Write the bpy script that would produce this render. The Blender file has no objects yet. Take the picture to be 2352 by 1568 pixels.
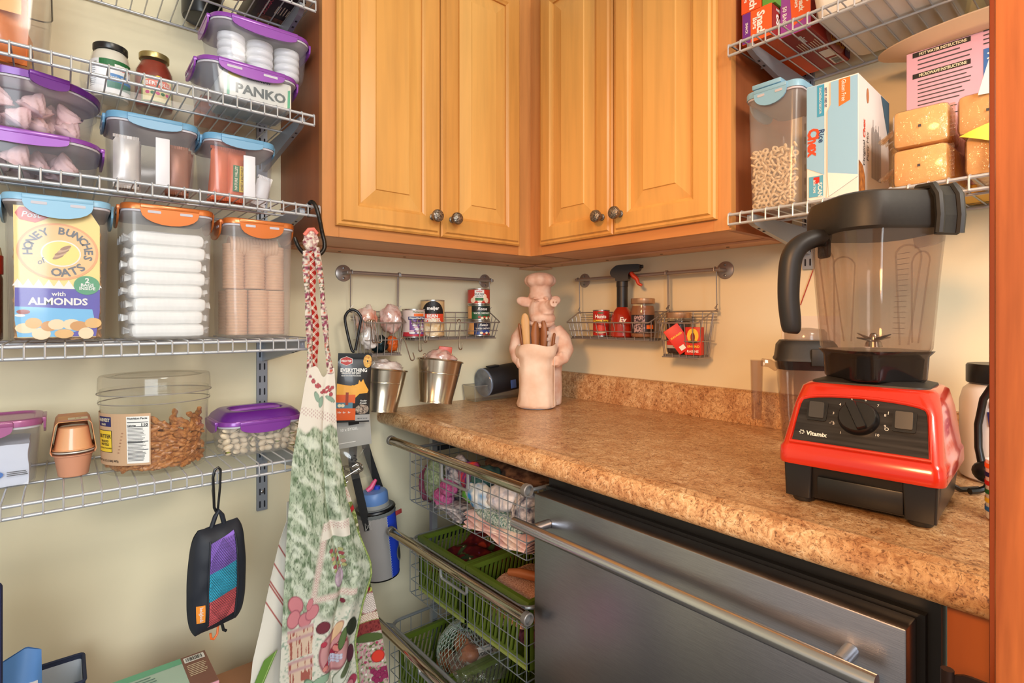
import bpy, bmesh, math, random
from math import pi, sin, cos, radians
from mathutils import Vector, Matrix, noise

scene = bpy.context.scene
col = scene.collection
R = random.Random(7)

# ------------------------------------------------------------------ camera
FPX, YH = 1232.0, 733.0            # focal length and horizon row of a 2352 x 1568 picture
cam_d = bpy.data.cameras.new('camera')
cam = bpy.data.objects.new('camera', cam_d); col.objects.link(cam)
cam_d.sensor_width = 36.0
cam_d.lens = 36.0 * FPX / 2352.0
cam_d.shift_y = (YH - 784.0) / 2352.0
cam_d.clip_start = 0.02
cam.location = (-1.355, -1.473, 1.182)
cam.rotation_euler = (pi / 2, 0, -radians(40.0))
scene.camera = cam

# ------------------------------------------------------------------ world and lamps
world = bpy.data.worlds.new('world'); scene.world = world
world.use_nodes = True
bg = world.node_tree.nodes['Background']
bg.inputs[0].default_value = (1.0, 0.95, 0.88, 1)
bg.inputs[1].default_value = 0.60

def area(name, loc, target, sx, sy, power, color):
    l = bpy.data.lights.new(name, 'AREA'); l.shape = 'RECTANGLE'
    l.size = sx; l.size_y = sy; l.energy = power; l.color = color
    o = bpy.data.objects.new(name, l); col.objects.link(o)
    o.location = loc
    d = Vector(target) - Vector(loc)
    o.rotation_euler = d.to_track_quat('-Z', 'Y').to_euler()
    return o
area('kitchen_window_light', (-2.2, -3.4, 1.65), (-1.05, 0.0, 1.05), 1.3, 1.5, 64, (0.86, 0.94, 1.0))
area('kitchen_ceiling_light', (-0.95, -2.5, 2.36), (-0.75, -0.1, 1.0), 0.5, 0.5, 27, (1.0, 0.91, 0.79))
sl = bpy.data.lights.new('added_warm_spot', 'SPOT'); sl.energy = 205; sl.color = (1.0, 0.50, 0.20)  # added to warm the right wall; stands for no known fixture
sl.spot_size = radians(46); sl.spot_blend = 1.0; sl.shadow_soft_size = 0.22
slo = bpy.data.objects.new('added_warm_spot', sl); col.objects.link(slo); slo.location = (-2.7, -1.55, 1.95)
slo.rotation_euler = (Vector((0.0, -0.95, 1.05)) - Vector(slo.location)).to_track_quat('-Z', 'Y').to_euler()

scene.view_settings.view_transform = 'Standard'
scene.view_settings.look = 'None'
scene.view_settings.gamma = 1.0
scene.view_settings.use_curve_mapping = False
scene.view_settings.exposure = 0.0
scene.cycles.transparent_max_bounces = 32
scene.cycles.max_bounces = 7

# ------------------------------------------------------------------ materials
def lin(c):
    c /= 255.0
    return c / 12.92 if c <= 0.04045 else ((c + 0.055) / 1.055) ** 2.4
def rgb(r, g, b): return (lin(r), lin(g), lin(b), 1)
_m = {}
def mat(name, c, rough=0.5, metal=0.0, spec=0.5, var=0.0, scale=60.0, bump=0.0, stretch=(1, 1, 1), coat=0.0, c2=None, detail=4.0, trans=0.0):
    """plain procedural material; var mixes towards a second colour with noise"""
    if name in _m: return _m[name]
    m = bpy.data.materials.new(name); m.use_nodes = True
    nt = m.node_tree; p = nt.nodes['Principled BSDF']
    if not isinstance(c, tuple) or len(c) == 3: c = rgb(*c)
    p.inputs['Base Color'].default_value = c
    p.inputs['Roughness'].default_value = rough
    p.inputs['Metallic'].default_value = metal
    p.inputs['Specular IOR Level'].default_value = spec
    if coat: p.inputs['Coat Weight'].default_value = coat; p.inputs['Coat Roughness'].default_value = 0.08
    if trans: p.inputs['Transmission Weight'].default_value = trans
    if var or bump or c2:
        tc = nt.nodes.new('ShaderNodeTexCoord'); mp = nt.nodes.new('ShaderNodeMapping')
        mp.inputs['Scale'].default_value = stretch
        nz = nt.nodes.new('ShaderNodeTexNoise'); nz.inputs['Scale'].default_value = scale; nz.inputs['Detail'].default_value = detail
        nt.links.new(tc.outputs['Object'], mp.inputs[0]); nt.links.new(mp.outputs[0], nz.inputs['Vector'])
        if var or c2:
            mx = nt.nodes.new('ShaderNodeMix'); mx.data_type = 'RGBA'
            d = tuple(x * (1 - var) for x in c[:3]) + (1,) if c2 is None else rgb(*c2)
            mx.inputs['A'].default_value = c; mx.inputs['B'].default_value = d
            rp = nt.nodes.new('ShaderNodeValToRGB'); rp.color_ramp.elements[0].position = 0.35; rp.color_ramp.elements[1].position = 0.68
            nt.links.new(nz.outputs['Fac'], rp.inputs[0])
            nt.links.new(rp.outputs[0], mx.inputs['Factor']); nt.links.new(mx.outputs['Result'], p.inputs['Base Color'])
        if bump:
            b = nt.nodes.new('ShaderNodeBump'); b.inputs['Strength'].default_value = bump; b.inputs['Distance'].default_value = 0.002
            nt.links.new(nz.outputs['Fac'], b.inputs['Height']); nt.links.new(b.outputs[0], p.inputs['Normal'])
    _m[name] = m
    return m

def clear(name, tint, haze=0.06, rough=0.08, gloss=1.0, crinkle=0.0):
    """clear plastic or glass as a thin wall: straight-through light, a little haze and a reflection"""
    if name in _m: return _m[name]
    m = bpy.data.materials.new(name); m.use_nodes = True
    nt = m.node_tree; nt.nodes.clear()
    out = nt.nodes.new('ShaderNodeOutputMaterial')
    tr = nt.nodes.new('ShaderNodeBsdfTransparent'); tr.inputs[0].default_value = rgb(*tint)
    d1 = nt.nodes.new('ShaderNodeBsdfDiffuse'); d2 = nt.nodes.new('ShaderNodeBsdfTranslucent')
    d1.inputs[0].default_value = rgb(*tint); d2.inputs[0].default_value = rgb(*tint)
    df = nt.nodes.new('ShaderNodeMixShader'); df.inputs[0].default_value = .5
    nt.links.new(d1.outputs[0], df.inputs[1]); nt.links.new(d2.outputs[0], df.inputs[2])
    gl = nt.nodes.new('ShaderNodeBsdfGlossy'); gl.inputs['Roughness'].default_value = rough
    lw = nt.nodes.new('ShaderNodeLayerWeight'); lw.inputs['Blend'].default_value = .5
    pw = nt.nodes.new('ShaderNodeMath'); pw.operation = 'POWER'; pw.inputs[1].default_value = 5.0
    fr = nt.nodes.new('ShaderNodeMath'); fr.operation = 'MULTIPLY_ADD'; fr.inputs[1].default_value = .70; fr.inputs[2].default_value = .04
    nt.links.new(lw.outputs['Facing'], pw.inputs[0]); nt.links.new(pw.outputs[0], fr.inputs[0])
    m1 = nt.nodes.new('ShaderNodeMixShader'); m1.inputs[0].default_value = haze
    m2 = nt.nodes.new('ShaderNodeMixShader')
    ml = nt.nodes.new('ShaderNodeMath'); ml.operation = 'MULTIPLY'; ml.inputs[1].default_value = gloss
    nt.links.new(fr.outputs[0], ml.inputs[0])
    nt.links.new(tr.outputs[0], m1.inputs[1]); nt.links.new(df.outputs[0], m1.inputs[2])
    nt.links.new(ml.outputs[0], m2.inputs[0]); nt.links.new(m1.outputs[0], m2.inputs[1]); nt.links.new(gl.outputs[0], m2.inputs[2])
    nt.links.new(m2.outputs[0], out.inputs[0])
    if crinkle:
        nz = nt.nodes.new('ShaderNodeTexNoise'); nz.inputs['Scale'].default_value = 70; nz.inputs['Detail'].default_value = 3
        b = nt.nodes.new('ShaderNodeBump'); b.inputs['Strength'].default_value = crinkle; b.inputs['Distance'].default_value = 0.01
        tc = nt.nodes.new('ShaderNodeTexCoord')
        nt.links.new(tc.outputs['Object'], nz.inputs['Vector'])
        nt.links.new(nz.outputs['Fac'], b.inputs['Height']); nt.links.new(b.outputs[0], gl.inputs['Normal'])
    _m[name] = m
    return m

def wood(name, ca, cb, scale=9.0, axis='Z', rough=0.38, cc=None):
    if name in _m: return _m[name]
    m = bpy.data.materials.new(name); m.use_nodes = True
    nt = m.node_tree; p = nt.nodes['Principled BSDF']
    p.inputs['Roughness'].default_value = rough
    tc = nt.nodes.new('ShaderNodeTexCoord'); mp = nt.nodes.new('ShaderNodeMapping')
    s = {'Z': (1, 1, 0.07), 'X': (0.07, 1, 1), 'Y': (1, 0.07, 1)}[axis]
    mp.inputs['Scale'].default_value = s
    oi = nt.nodes.new('ShaderNodeObjectInfo')
    ad = nt.nodes.new('ShaderNodeVectorMath'); ad.operation = 'ADD'
    sc = nt.nodes.new('ShaderNodeMath'); sc.operation = 'MULTIPLY'; sc.inputs[1].default_value = 13.0
    nt.links.new(oi.outputs['Random'], sc.inputs[0])
    nt.links.new(tc.outputs['Object'], ad.inputs[0]); nt.links.new(sc.outputs[0], ad.inputs[1])
    nt.links.new(ad.outputs[0], mp.inputs[0])
    n1 = nt.nodes.new('ShaderNodeTexNoise'); n1.inputs['Scale'].default_value = scale; n1.inputs['Detail'].default_value = 5; n1.inputs['Distortion'].default_value = 0.6
    n2 = nt.nodes.new('ShaderNodeTexNoise'); n2.inputs['Scale'].default_value = scale * 14; n2.inputs['Detail'].default_value = 3
    nt.links.new(mp.outputs[0], n1.inputs['Vector']); nt.links.new(mp.outputs[0], n2.inputs['Vector'])
    rp = nt.nodes.new('ShaderNodeValToRGB'); e = rp.color_ramp.elements
    e[0].position = 0.30; e[0].color = rgb(*cb); e[1].position = 0.62; e[1].color = rgb(*ca)
    if cc:
        k = e.new(0.46); k.color = rgb(*cc)
    nt.links.new(n1.outputs['Fac'], rp.inputs[0])
    mx = nt.nodes.new('ShaderNodeMix'); mx.data_type = 'RGBA'; mx.blend_type = 'MULTIPLY'; mx.inputs['Factor'].default_value = 0.13
    r2 = nt.nodes.new('ShaderNodeValToRGB'); r2.color_ramp.elements[0].position = 0.3; r2.color_ramp.elements[1].position = 0.6
    nt.links.new(n2.outputs['Fac'], r2.inputs[0])
    nt.links.new(rp.outputs[0], mx.inputs['A']); nt.links.new(r2.outputs[0], mx.inputs['B'])
    nt.links.new(mx.outputs['Result'], p.inputs['Base Color'])
    _m[name] = m
    return m

def vcol(name, rough=0.8, bump=0.0, scale=900, attr='print', spec=0.2):
    """printed surface: colours come from the mesh's own print attribute"""
    if name in _m: return _m[name]
    m = bpy.data.materials.new(name); m.use_nodes = True
    nt = m.node_tree; p = nt.nodes['Principled BSDF']
    p.inputs['Roughness'].default_value = rough; p.inputs['Specular IOR Level'].default_value = spec
    a = nt.nodes.new('ShaderNodeVertexColor'); a.layer_name = attr
    nt.links.new(a.outputs[0], p.inputs['Base Color'])
    if bump:
        nz = nt.nodes.new('ShaderNodeTexNoise'); nz.inputs['Scale'].default_value = scale
        tc = nt.nodes.new('ShaderNodeTexCoord'); nt.links.new(tc.outputs['Object'], nz.inputs['Vector'])
        b = nt.nodes.new('ShaderNodeBump'); b.inputs['Strength'].default_value = bump; b.inputs['Distance'].default_value = 0.001
        nt.links.new(nz.outputs['Fac'], b.inputs['Height']); nt.links.new(b.outputs[0], p.inputs['Normal'])
    _m[name] = m
    return m

# ------------------------------------------------------------------ mesh builder
def rr(hx, hy, r, n=4):
    """rounded rectangle loop"""
    r = min(r, hx, hy); pts = []
    for cx, cy, a0 in ((hx - r, hy - r, 0), (-hx + r, hy - r, pi / 2), (-hx + r, -hy + r, pi), (hx - r, -hy + r, 1.5 * pi)):
        for i in range(n + 1):
            a = a0 + i * pi / 2 / n
            pts.append((cx + r * cos(a), cy + r * sin(a)))
    return pts
def circ(r, n=24, ry=None):
    ry = r if ry is None else ry
    return [(r * cos(2 * pi * i / n), ry * sin(2 * pi * i / n)) for i in range(n)]

def sm(pts, k=5):
    """points of a smooth curve through pts (numbers interpolate too)"""
    num = not isinstance(pts[0], (tuple, list, Vector))
    P = [Vector((p, 0, 0)) if num else Vector(p) for p in pts]; o = []
    for i in range(len(P) - 1):
        a, b, c, d = P[max(i - 1, 0)], P[i], P[i + 1], P[min(i + 2, len(P) - 1)]
        for q in range(k):
            t = q / k
            o.append(.5 * ((2 * b) + (c - a) * t + (2 * a - 5 * b + 4 * c - d) * t * t + (3 * b - a - 3 * c + d) * t ** 3))
    o.append(P[-1])
    return [v.x for v in o] if num else o

class MB:
    def __init__(s): s.v = []; s.f = []; s.mi = []; s.cur = 0
    def add(s, vs, fs):
        o = len(s.v); s.v += [tuple(v) for v in vs]
        for f in fs: s.f.append(tuple(i + o for i in f)); s.mi.append(s.cur)
        return s
    def box(s, x0, x1, y0, y1, z0, z1):
        v = [(x0, y0, z0), (x1, y0, z0), (x1, y1, z0), (x0, y1, z0), (x0, y0, z1), (x1, y0, z1), (x1, y1, z1), (x0, y1, z1)]
        return s.add(v, [(3, 2, 1, 0), (4, 5, 6, 7), (0, 1, 5, 4), (1, 2, 6, 5), (2, 3, 7, 6), (3, 0, 4, 7)])
    def cbox(s, x0, x1, y0, y1, z0, z1, b=0.002):
        """box with chamfered edges"""
        cx, cy, cz = (x0 + x1) / 2, (y0 + y1) / 2, (z0 + z1) / 2
        hx, hy, hz = (x1 - x0) / 2, (y1 - y0) / 2, (z1 - z0) / 2
        b = min(b, hx * .9, hy * .9, hz * .9)
        bm = bmesh.new(); bmesh.ops.create_cube(bm, size=1)
        for v in bm.verts: v.co = Vector((cx + v.co.x * 2 * hx, cy + v.co.y * 2 * hy, cz + v.co.z * 2 * hz))
        bmesh.ops.bevel(bm, geom=bm.edges[:] + bm.verts[:], offset=b, segments=2, affect='EDGES', profile=0.5)
        s.bm(bm); bm.free(); return s
    def bm(s, bm, M=None):
        bm.verts.index_update()
        return s.add([(M @ v.co) if M else v.co for v in bm.verts], [[v.index for v in f.verts] for f in bm.faces])
    def loft(s, loops, cap0=True, cap1=True, closed=True):
        """loops: lists of 3-D points, all of one length"""
        n = len(loops[0]); vs = [p for l in loops for p in l]; fs = []
        for k in range(len(loops) - 1):
            for i in range(n if closed else n - 1):
                j = (i + 1) % n
                fs.append((k * n + i, k * n + j, (k + 1) * n + j, (k + 1) * n + i))
        if cap0: fs.append(tuple(range(n - 1, -1, -1)))
        if cap1: fs.append(tuple((len(loops) - 1) * n + i for i in range(n)))
        return s.add(vs, fs)
    def rloft(s, secs, cx=0, cy=0, n=4, cap0=True, cap1=True):
        """secs: (z, hx, hy, r)"""
        return s.loft([[(cx + x, cy + y, z) for x, y in rr(hx, hy, r, n)] for z, hx, hy, r in secs], cap0, cap1)
    def lathe(s, prof, n=24, cx=0, cy=0, cap0=True, cap1=True, sy=1.0):
        return s.loft([[(cx + x, cy + y, z) for x, y in circ(r, n, r * sy)] for r, z in prof], cap0, cap1)
    def cyl(s, p0, p1, r0, r1=None, n=12, caps=True):
        r1 = r0 if r1 is None else r1
        p0, p1 = Vector(p0), Vector(p1); d = (p1 - p0).normalized()
        u = d.orthogonal().normalized(); w = d.cross(u)
        lo = [[p + (u * cos(2 * pi * i / n) + w * sin(2 * pi * i / n)) * r for i in range(n)] for p, r in ((p0, r0), (p1, r1))]
        return s.loft(lo, caps, caps)
    def tube(s, pts, r, n=8, closed=False, caps=True):
        pts = [Vector(p) for p in pts]; m = len(pts)
        rs = r if isinstance(r, (list, tuple)) else [r] * m
        def tan(i):
            if closed: return (pts[(i + 1) % m] - pts[i - 1]).normalized()
            if i == 0: return (pts[1] - pts[0]).normalized()
            if i == m - 1: return (pts[-1] - pts[-2]).normalized()
            return ((pts[i + 1] - pts[i]).normalized() + (pts[i] - pts[i - 1]).normalized()).normalized()
        t = tan(0); u = t.orthogonal().normalized(); loops = []
        for i in range(m):
            t2 = tan(i); q = t.rotation_difference(t2); u = q @ u; t = t2
            u = (u - t * u.dot(t)).normalized(); w = t.cross(u)
            loops.append([pts[i] + (u * cos(2 * pi * k / n) + w * sin(2 * pi * k / n)) * rs[i] for k in range(n)])
        if closed: loops.append(loops[0])
        return s.loft(loops, caps and not closed, caps and not closed)
    def ell(s, c, rx, ry, rz, nu=12, nv=8, M=None):
        vs = []; fs = []; c = Vector(c)
        P = lambda x, y, z: (c + ((M @ Vector((x, y, z))) if M else Vector((x, y, z))))
        vs.append(P(0, 0, -rz))
        for k in range(1, nv):
            a = -pi / 2 + pi * k / nv
            for i in range(nu): vs.append(P(rx * cos(a) * cos(2 * pi * i / nu), ry * cos(a) * sin(2 * pi * i / nu), rz * sin(a)))
        vs.append(P(0, 0, rz)); L = len(vs) - 1
        for i in range(nu): fs.append((0, 1 + (i + 1) % nu, 1 + i))
        for k in range(nv - 2):
            for i in range(nu):
                j = (i + 1) % nu
                fs.append((1 + k * nu + i, 1 + k * nu + j, 1 + (k + 1) * nu + j, 1 + (k + 1) * nu + i))
        for i in range(nu): fs.append((L, 1 + (nv - 2) * nu + i, 1 + (nv - 2) * nu + (i + 1) % nu))
        return s.add(vs, fs)
    def torus(s, c, Rr, r, nu=16, nv=6, M=None):
        c = Vector(c); vs = []; fs = []
        for i in range(nu):
            a = 2 * pi * i / nu
            for k in range(nv):
                b = 2 * pi * k / nv; v = Vector(((Rr + r * cos(b)) * cos(a), (Rr + r * cos(b)) * sin(a), r * sin(b)))
                vs.append(c + (M @ v if M else v))
        for i in range(nu):
            for k in range(nv):
                fs.append((i * nv + k, ((i + 1) % nu) * nv + k, ((i + 1) % nu) * nv + (k + 1) % nv, i * nv + (k + 1) % nv))
        return s.add(vs, fs)
    def prism(s, poly, d0, d1, axis='y'):
        """poly in the plane across the axis: x,z for y; x,y for z; y,z for x"""
        P = {'y': lambda a, b, d: (a, d, b), 'z': lambda a, b, d: (a, b, d), 'x': lambda a, b, d: (d, a, b)}[axis]
        return s.loft([[P(a, b, d0) for a, b in poly], [P(a, b, d1) for a, b in poly]])
    def surf(s, fn, nu, nv, thick=0.0):
        """grid surface; thick > 0 gives it a back along the local normal"""
        g = [[Vector(fn(i / (nu - 1), j / (nv - 1))) for j in range(nv)] for i in range(nu)]
        idx = lambda i, j: i * nv + j
        vs = [g[i][j] for i in range(nu) for j in range(nv)]
        fs = [(idx(i, j), idx(i + 1, j), idx(i + 1, j + 1), idx(i, j + 1)) for i in range(nu - 1) for j in range(nv - 1)]
        if thick:
            N = len(vs); back = []
            for i in range(nu):
                for j in range(nv):
                    a = g[min(i + 1, nu - 1)][j] - g[max(i - 1, 0)][j]; b = g[i][min(j + 1, nv - 1)] - g[i][max(j - 1, 0)]
                    n = a.cross(b)
                    n = n.normalized() if n.length > 1e-12 else Vector((0, 0, 1))
                    back.append(g[i][j] - n * thick)
            vs += back
            fs += [tuple(N + k for k in reversed(f)) for f in fs]
            for i in range(nu - 1):
                for j in (0, nv - 1):
                    q = (idx(i, j), idx(i + 1, j), N + idx(i + 1, j), N + idx(i, j)); fs.append(q if j else q[::-1])
            for j in range(nv - 1):
                for i in (0, nu - 1):
                    q = (idx(i, j), idx(i, j + 1), N + idx(i, j + 1), N + idx(i, j)); fs.append(q if not i else q[::-1])
        return s.add(vs, fs)
    def xf(s, M):
        s.v = [tuple(M @ Vector(v)) for v in s.v]; return s
    def warp(s, fn):
        s.v = [tuple(fn(*v)) for v in s.v]; return s
    def mesh(s, name, mats=None, smooth=True, angle=40):
        me = bpy.data.meshes.new(name); me.from_pydata(s.v, [], s.f)
        for m in (mats if isinstance(mats, (list, tuple)) else [mats]):
            if m: me.materials.append(m)
        if any(s.mi): me.polygons.foreach_set('material_index', s.mi)
        b = bmesh.new(); b.from_mesh(me); bmesh.ops.recalc_face_normals(b, faces=b.faces); b.to_mesh(me); b.free()
        if smooth:
            me.shade_smooth(); me.set_sharp_from_angle(angle=radians(angle))
        me.update()
        return me

# ------------------------------------------------------------------ objects
def link(o, parent=None):
    col.objects.link(o)
    if parent is not None: o.parent = parent
    return o
def tag(o, label=None, cat=None, group=None, kind=None):
    if label: o['label'] = label
    if cat: o['category'] = cat
    if group: o['group'] = group
    if kind: o['kind'] = kind
    return o
def thing(name, label, cat, loc=(0, 0, 0), rz=0.0, group=None):
    o = bpy.data.objects.new(name, None); o.empty_display_size = 0.02
    o.location = loc; o.rotation_euler = (0, 0, rz)
    return tag(link(o), label, cat, group)
def part(name, mb, m, parent, smooth=True, label=None, kind=None, loc=None, rot=None, angle=40):
    me = mb if isinstance(mb, bpy.types.Mesh) else mb.mesh(name, m, smooth, angle)
    o = bpy.data.objects.new(name, me); link(o, parent)
    if loc: o.location = loc
    if rot: o.rotation_euler = rot
    return tag(o, label, kind=kind)
def single(name, mb, m, label, cat, loc=(0, 0, 0), rot=(0, 0, 0), group=None, smooth=True, angle=40):
    me = mb if isinstance(mb, bpy.types.Mesh) else mb.mesh(name, m, smooth, angle)
    o = bpy.data.objects.new(name, me); o.location = loc; o.rotation_euler = rot
    return tag(link(o), label, cat, group)
def struct(name, mb, m, parent=None, smooth=False):
    o = bpy.data.objects.new(name, mb.mesh(name, m, smooth)); link(o, parent)
    if parent is None: o['kind'] = 'structure'
    return o
def dup(root, loc=None, rot=None, label=None, group=None):
    r = root.copy(); col.objects.link(r)
    if loc is not None: r.location = loc
    if rot is not None: r.rotation_euler = rot
    if label: r['label'] = label
    if group: r['group'] = group
    for ch in list(root.children):
        c = ch.copy(); col.objects.link(c); c.parent = r
        for g in list(ch.children):
            d = g.copy(); col.objects.link(d); d.parent = c
    return r

# ------------------------------------------------------------------ lettering and flat print
_tx = {}
def text_pts(s, size, bold=0.0, width=None, align='CENTER', slant=0.0):
    key = (s, size, bold, width, align, slant)
    if key in _tx: return _tx[key]
    cu = bpy.data.curves.new('lettering', 'FONT'); cu.body = s; cu.size = size
    cu.align_x = align; cu.align_y = 'CENTER'; cu.offset = bold * size; cu.resolution_u = 2; cu.shear = slant
    ob = bpy.data.objects.new('lettering', cu)
    me = bpy.data.meshes.new_from_object(ob)
    v = [tuple(p.co[:2]) for p in me.vertices]; f = [tuple(q.vertices) for q in me.polygons]
    bpy.data.objects.remove(ob); bpy.data.curves.remove(cu); bpy.data.meshes.remove(me)
    if v and width:
        x0 = min(p[0] for p in v); x1 = max(p[0] for p in v); k = width / max(1e-6, x1 - x0)
        v = [(p[0] * k, p[1]) for p in v]
    if v:
        y0 = min(p[1] for p in v); y1 = max(p[1] for p in v); my = (y0 + y1) / 2
        v = [(p[0], p[1] - my) for p in v]
    _tx[key] = (v, f)
    return _tx[key]
def on_front(y, x=0.0, z=0.0, rot=0.0, out=0.0006):
    """map flat print to a front facing local -Y"""
    def fn(a, b):
        c, s_ = cos(rot), sin(rot)
        return (x + a * c - b * s_, y - out, z + a * s_ + b * c)
    return fn
def on_left(xp, y=0.0, z=0.0, rot=0.0, out=0.0006):
    """side facing local -X; the reader's right is -Y"""
    def fn(a, b):
        c, s_ = cos(rot), sin(rot)
        return (xp - out, y - (a * c - b * s_), z + a * s_ + b * c)
    return fn
def on_top(zp, x=0.0, y=0.0, rot=0.0, out=0.0006, up=1):
    def fn(a, b):
        c, s_ = cos(rot), sin(rot)
        return (x + a * c - b * s_, y + up * (a * s_ + b * c), zp + up * out)
    return fn
def on_cyl(r, z=0.0, ang=-pi / 2, cx=0.0, cy=0.0, out=0.0006, sy=1.0):
    """round a vertical cylinder; ang is where the middle of the print faces"""
    def fn(a, b):
        t = ang + a / r
        return (cx + (r + out) * cos(t), cy + (r * sy + out) * sin(t), z + b)
    return fn
def lift(fn, d):
    """the same mapping, d further off the surface"""
    def g(a, b):
        p = Vector(fn(a, b)); u = Vector(fn(a + 1e-4, b)) - p; v = Vector(fn(a, b + 1e-4)) - p
        return tuple(p + u.cross(v).normalized() * d)
    return g
def shift(fn, da, db, rot=0.0, k=1.0):
    c, s_ = cos(rot), sin(rot)
    return lambda a, b: fn(da + k * (a * c - b * s_), db + k * (a * s_ + b * c))
def text(s, size, fn, m, parent, bold=0.02, width=None, name='lettering', align='CENTER', slant=0.0):
    v, f = text_pts(s, size, bold, width, align, slant)
    if not v: return None
    me = bpy.data.meshes.new(name); me.from_pydata([fn(a, b) for a, b in v], [], f); me.materials.append(m)
    return part(name, me, m, parent)
def flat(poly, fn, m, parent, name='print', sub=1):
    """flat printed patch: polygon (a, b) mapped by fn; sub splits it across a for curved surfaces"""
    me = bpy.data.meshes.new(name)
    if sub > 1:                                     # poly taken as rectangle a0,b0,a1,b1
        a0, b0, a1, b1 = poly
        vs = []; fs = []
        for i in range(sub + 1):
            a = a0 + (a1 - a0) * i / sub
            vs += [fn(a, b0), fn(a, b1)]
        for i in range(sub): fs.append((2 * i, 2 * i + 2, 2 * i + 3, 2 * i + 1))
        me.from_pydata(vs, [], fs)
    else:
        if len(poly) == 4 and not isinstance(poly[0], (tuple, list)):
            a0, b0, a1, b1 = poly; poly = [(a0, b0), (a1, b0), (a1, b1), (a0, b1)]
        me.from_pydata([fn(a, b) for a, b in poly], [], [tuple(range(len(poly)))])
    me.materials.append(m)
    return part(name, me, m, parent)
def oval(rx, ry, n=24, cx=0, cy=0): return [(cx + rx * cos(2 * pi * i / n), cy + ry * sin(2 * pi * i / n)) for i in range(n)]
def lines(n, w, gap, hgt, fn, m, parent, x0=0.0, z0=0.0, name='small_print', rag=0.25):
    """n rows of small print drawn as thin bars, joined"""
    vs = []; fs = []
    for i in range(n):
        ww = w * (1 - rag * R.random()); b0 = z0 - i * gap
        for q in range(5):
            a0, a1 = x0 + ww * q / 5, x0 + ww * (q + 1) / 5
            o = len(vs); vs += [fn(a0, b0), fn(a1, b0), fn(a1, b0 + hgt), fn(a0, b0 + hgt)]; fs.append((o, o + 1, o + 2, o + 3))
    me = bpy.data.meshes.new(name); me.from_pydata(vs, [], fs); me.materials.append(m)
    return part(name, me, m, parent)
def barcode(w, h, fn, parent, x0=0.0, z0=0.0):
    flat((x0 - .003, z0 - .003, x0 + w + .003, z0 + h + .003), fn, M_WHITE, parent, 'barcode_field')
    vs = []; fs = []; x = x0
    fn = lift(fn, 0.0004)
    while x < x0 + w - .0005:
        t = R.choice((.0005, .0008, .0013)); o = len(vs)
        vs += [fn(x, z0), fn(x + t, z0), fn(x + t, z0 + h), fn(x, z0 + h)]; fs.append((o, o + 1, o + 2, o + 3)); x += t + R.choice((.0005, .0009, .0012))
    me = bpy.data.meshes.new('barcode'); me.from_pydata(vs, [], fs); me.materials.append(M_BLACK)
    return part('barcode', me, M_BLACK, parent)

M_WHITE = mat('white_print', (240, 238, 232), 0.6)
M_BLACK = mat('black_print', (22, 21, 22), 0.5)
M_INK = mat('grey_ink', (70, 66, 66), 0.6)
M_RED = mat('red_print', (206, 40, 30), 0.5)
M_ORANGE = mat('orange_print', (240, 110, 30), 0.5)
M_YELLOW = mat('yellow_print', (246, 206, 60), 0.5)
M_GREEN = mat('green_print', (40, 110, 60), 0.5)
M_BLUE = mat('blue_print', (40, 110, 190), 0.5)
M_NAVY = mat('navy_print', (30, 40, 100), 0.5)
M_PURPLE = mat('purple_print', (110, 40, 140), 0.5)
M_CREAM = mat('cream_print', (240, 226, 190), 0.6)
# ================================================================== the room
def wall_paint(name):
    m = mat(name, (237, 226, 193), 0.62, spec=0.25, var=0.045, scale=3.0, bump=0.05)
    return m
M_WALL = wall_paint('yellow_wall_paint')
struct('floor', MB().box(-4.5, 0.1, -5.0, 0.1, -0.05, 0.0), mat('floor_tile', (112, 108, 104), .4, var=.2, scale=5))
struct('ceiling', MB().box(-4.5, 0.1, -5.0, 0.1, 2.44, 2.5), mat('ceiling_paint', (236, 230, 215), 0.8))
struct('wall_left', MB().box(-4.5, 0.1, 0.0, 0.1, 0.0, 2.44), M_WALL)
struct('wall_right', MB().box(0.0, 0.1, -5.0, 0.0, 0.0, 2.44), M_WALL)
M_JAMB = wood('jamb_cherry', (224, 146, 84), (164, 86, 44), 16, 'Z', 0.4, (204, 116, 60))
t1 = struct('trim_1', MB().cbox(-0.745, -0.715, -1.62, -1.3865, 0.0, 2.2, .004), M_JAMB, smooth=True)
struct('trim_2', MB().cbox(-0.714, -0.690, -1.62, -1.3785, 0.0, 2.2, .003), wood('jamb_dark', (172, 84, 40), (136, 58, 26), 7, 'Z', 0.45), smooth=True)
hg = thing('door_hinge', 'dark bronze hinge leaf on the cherry door jamb', 'hinge', (-0.7475, -1.390, 0.848))
part('leaf', MB().prism([(x, z) for x, z in rr(.036, .022, .018, 5)], -.0015, .0015, 'x'), mat('bronze_dark', (70, 52, 46), .35, .9), hg, loc=(0, 0, 0))
part('pin', MB().cyl((-.002, .034, -.05), (-.002, .034, .022), .005, n=12), mat('bronze_dark', (70, 52, 46), .35, .9), hg)

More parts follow.
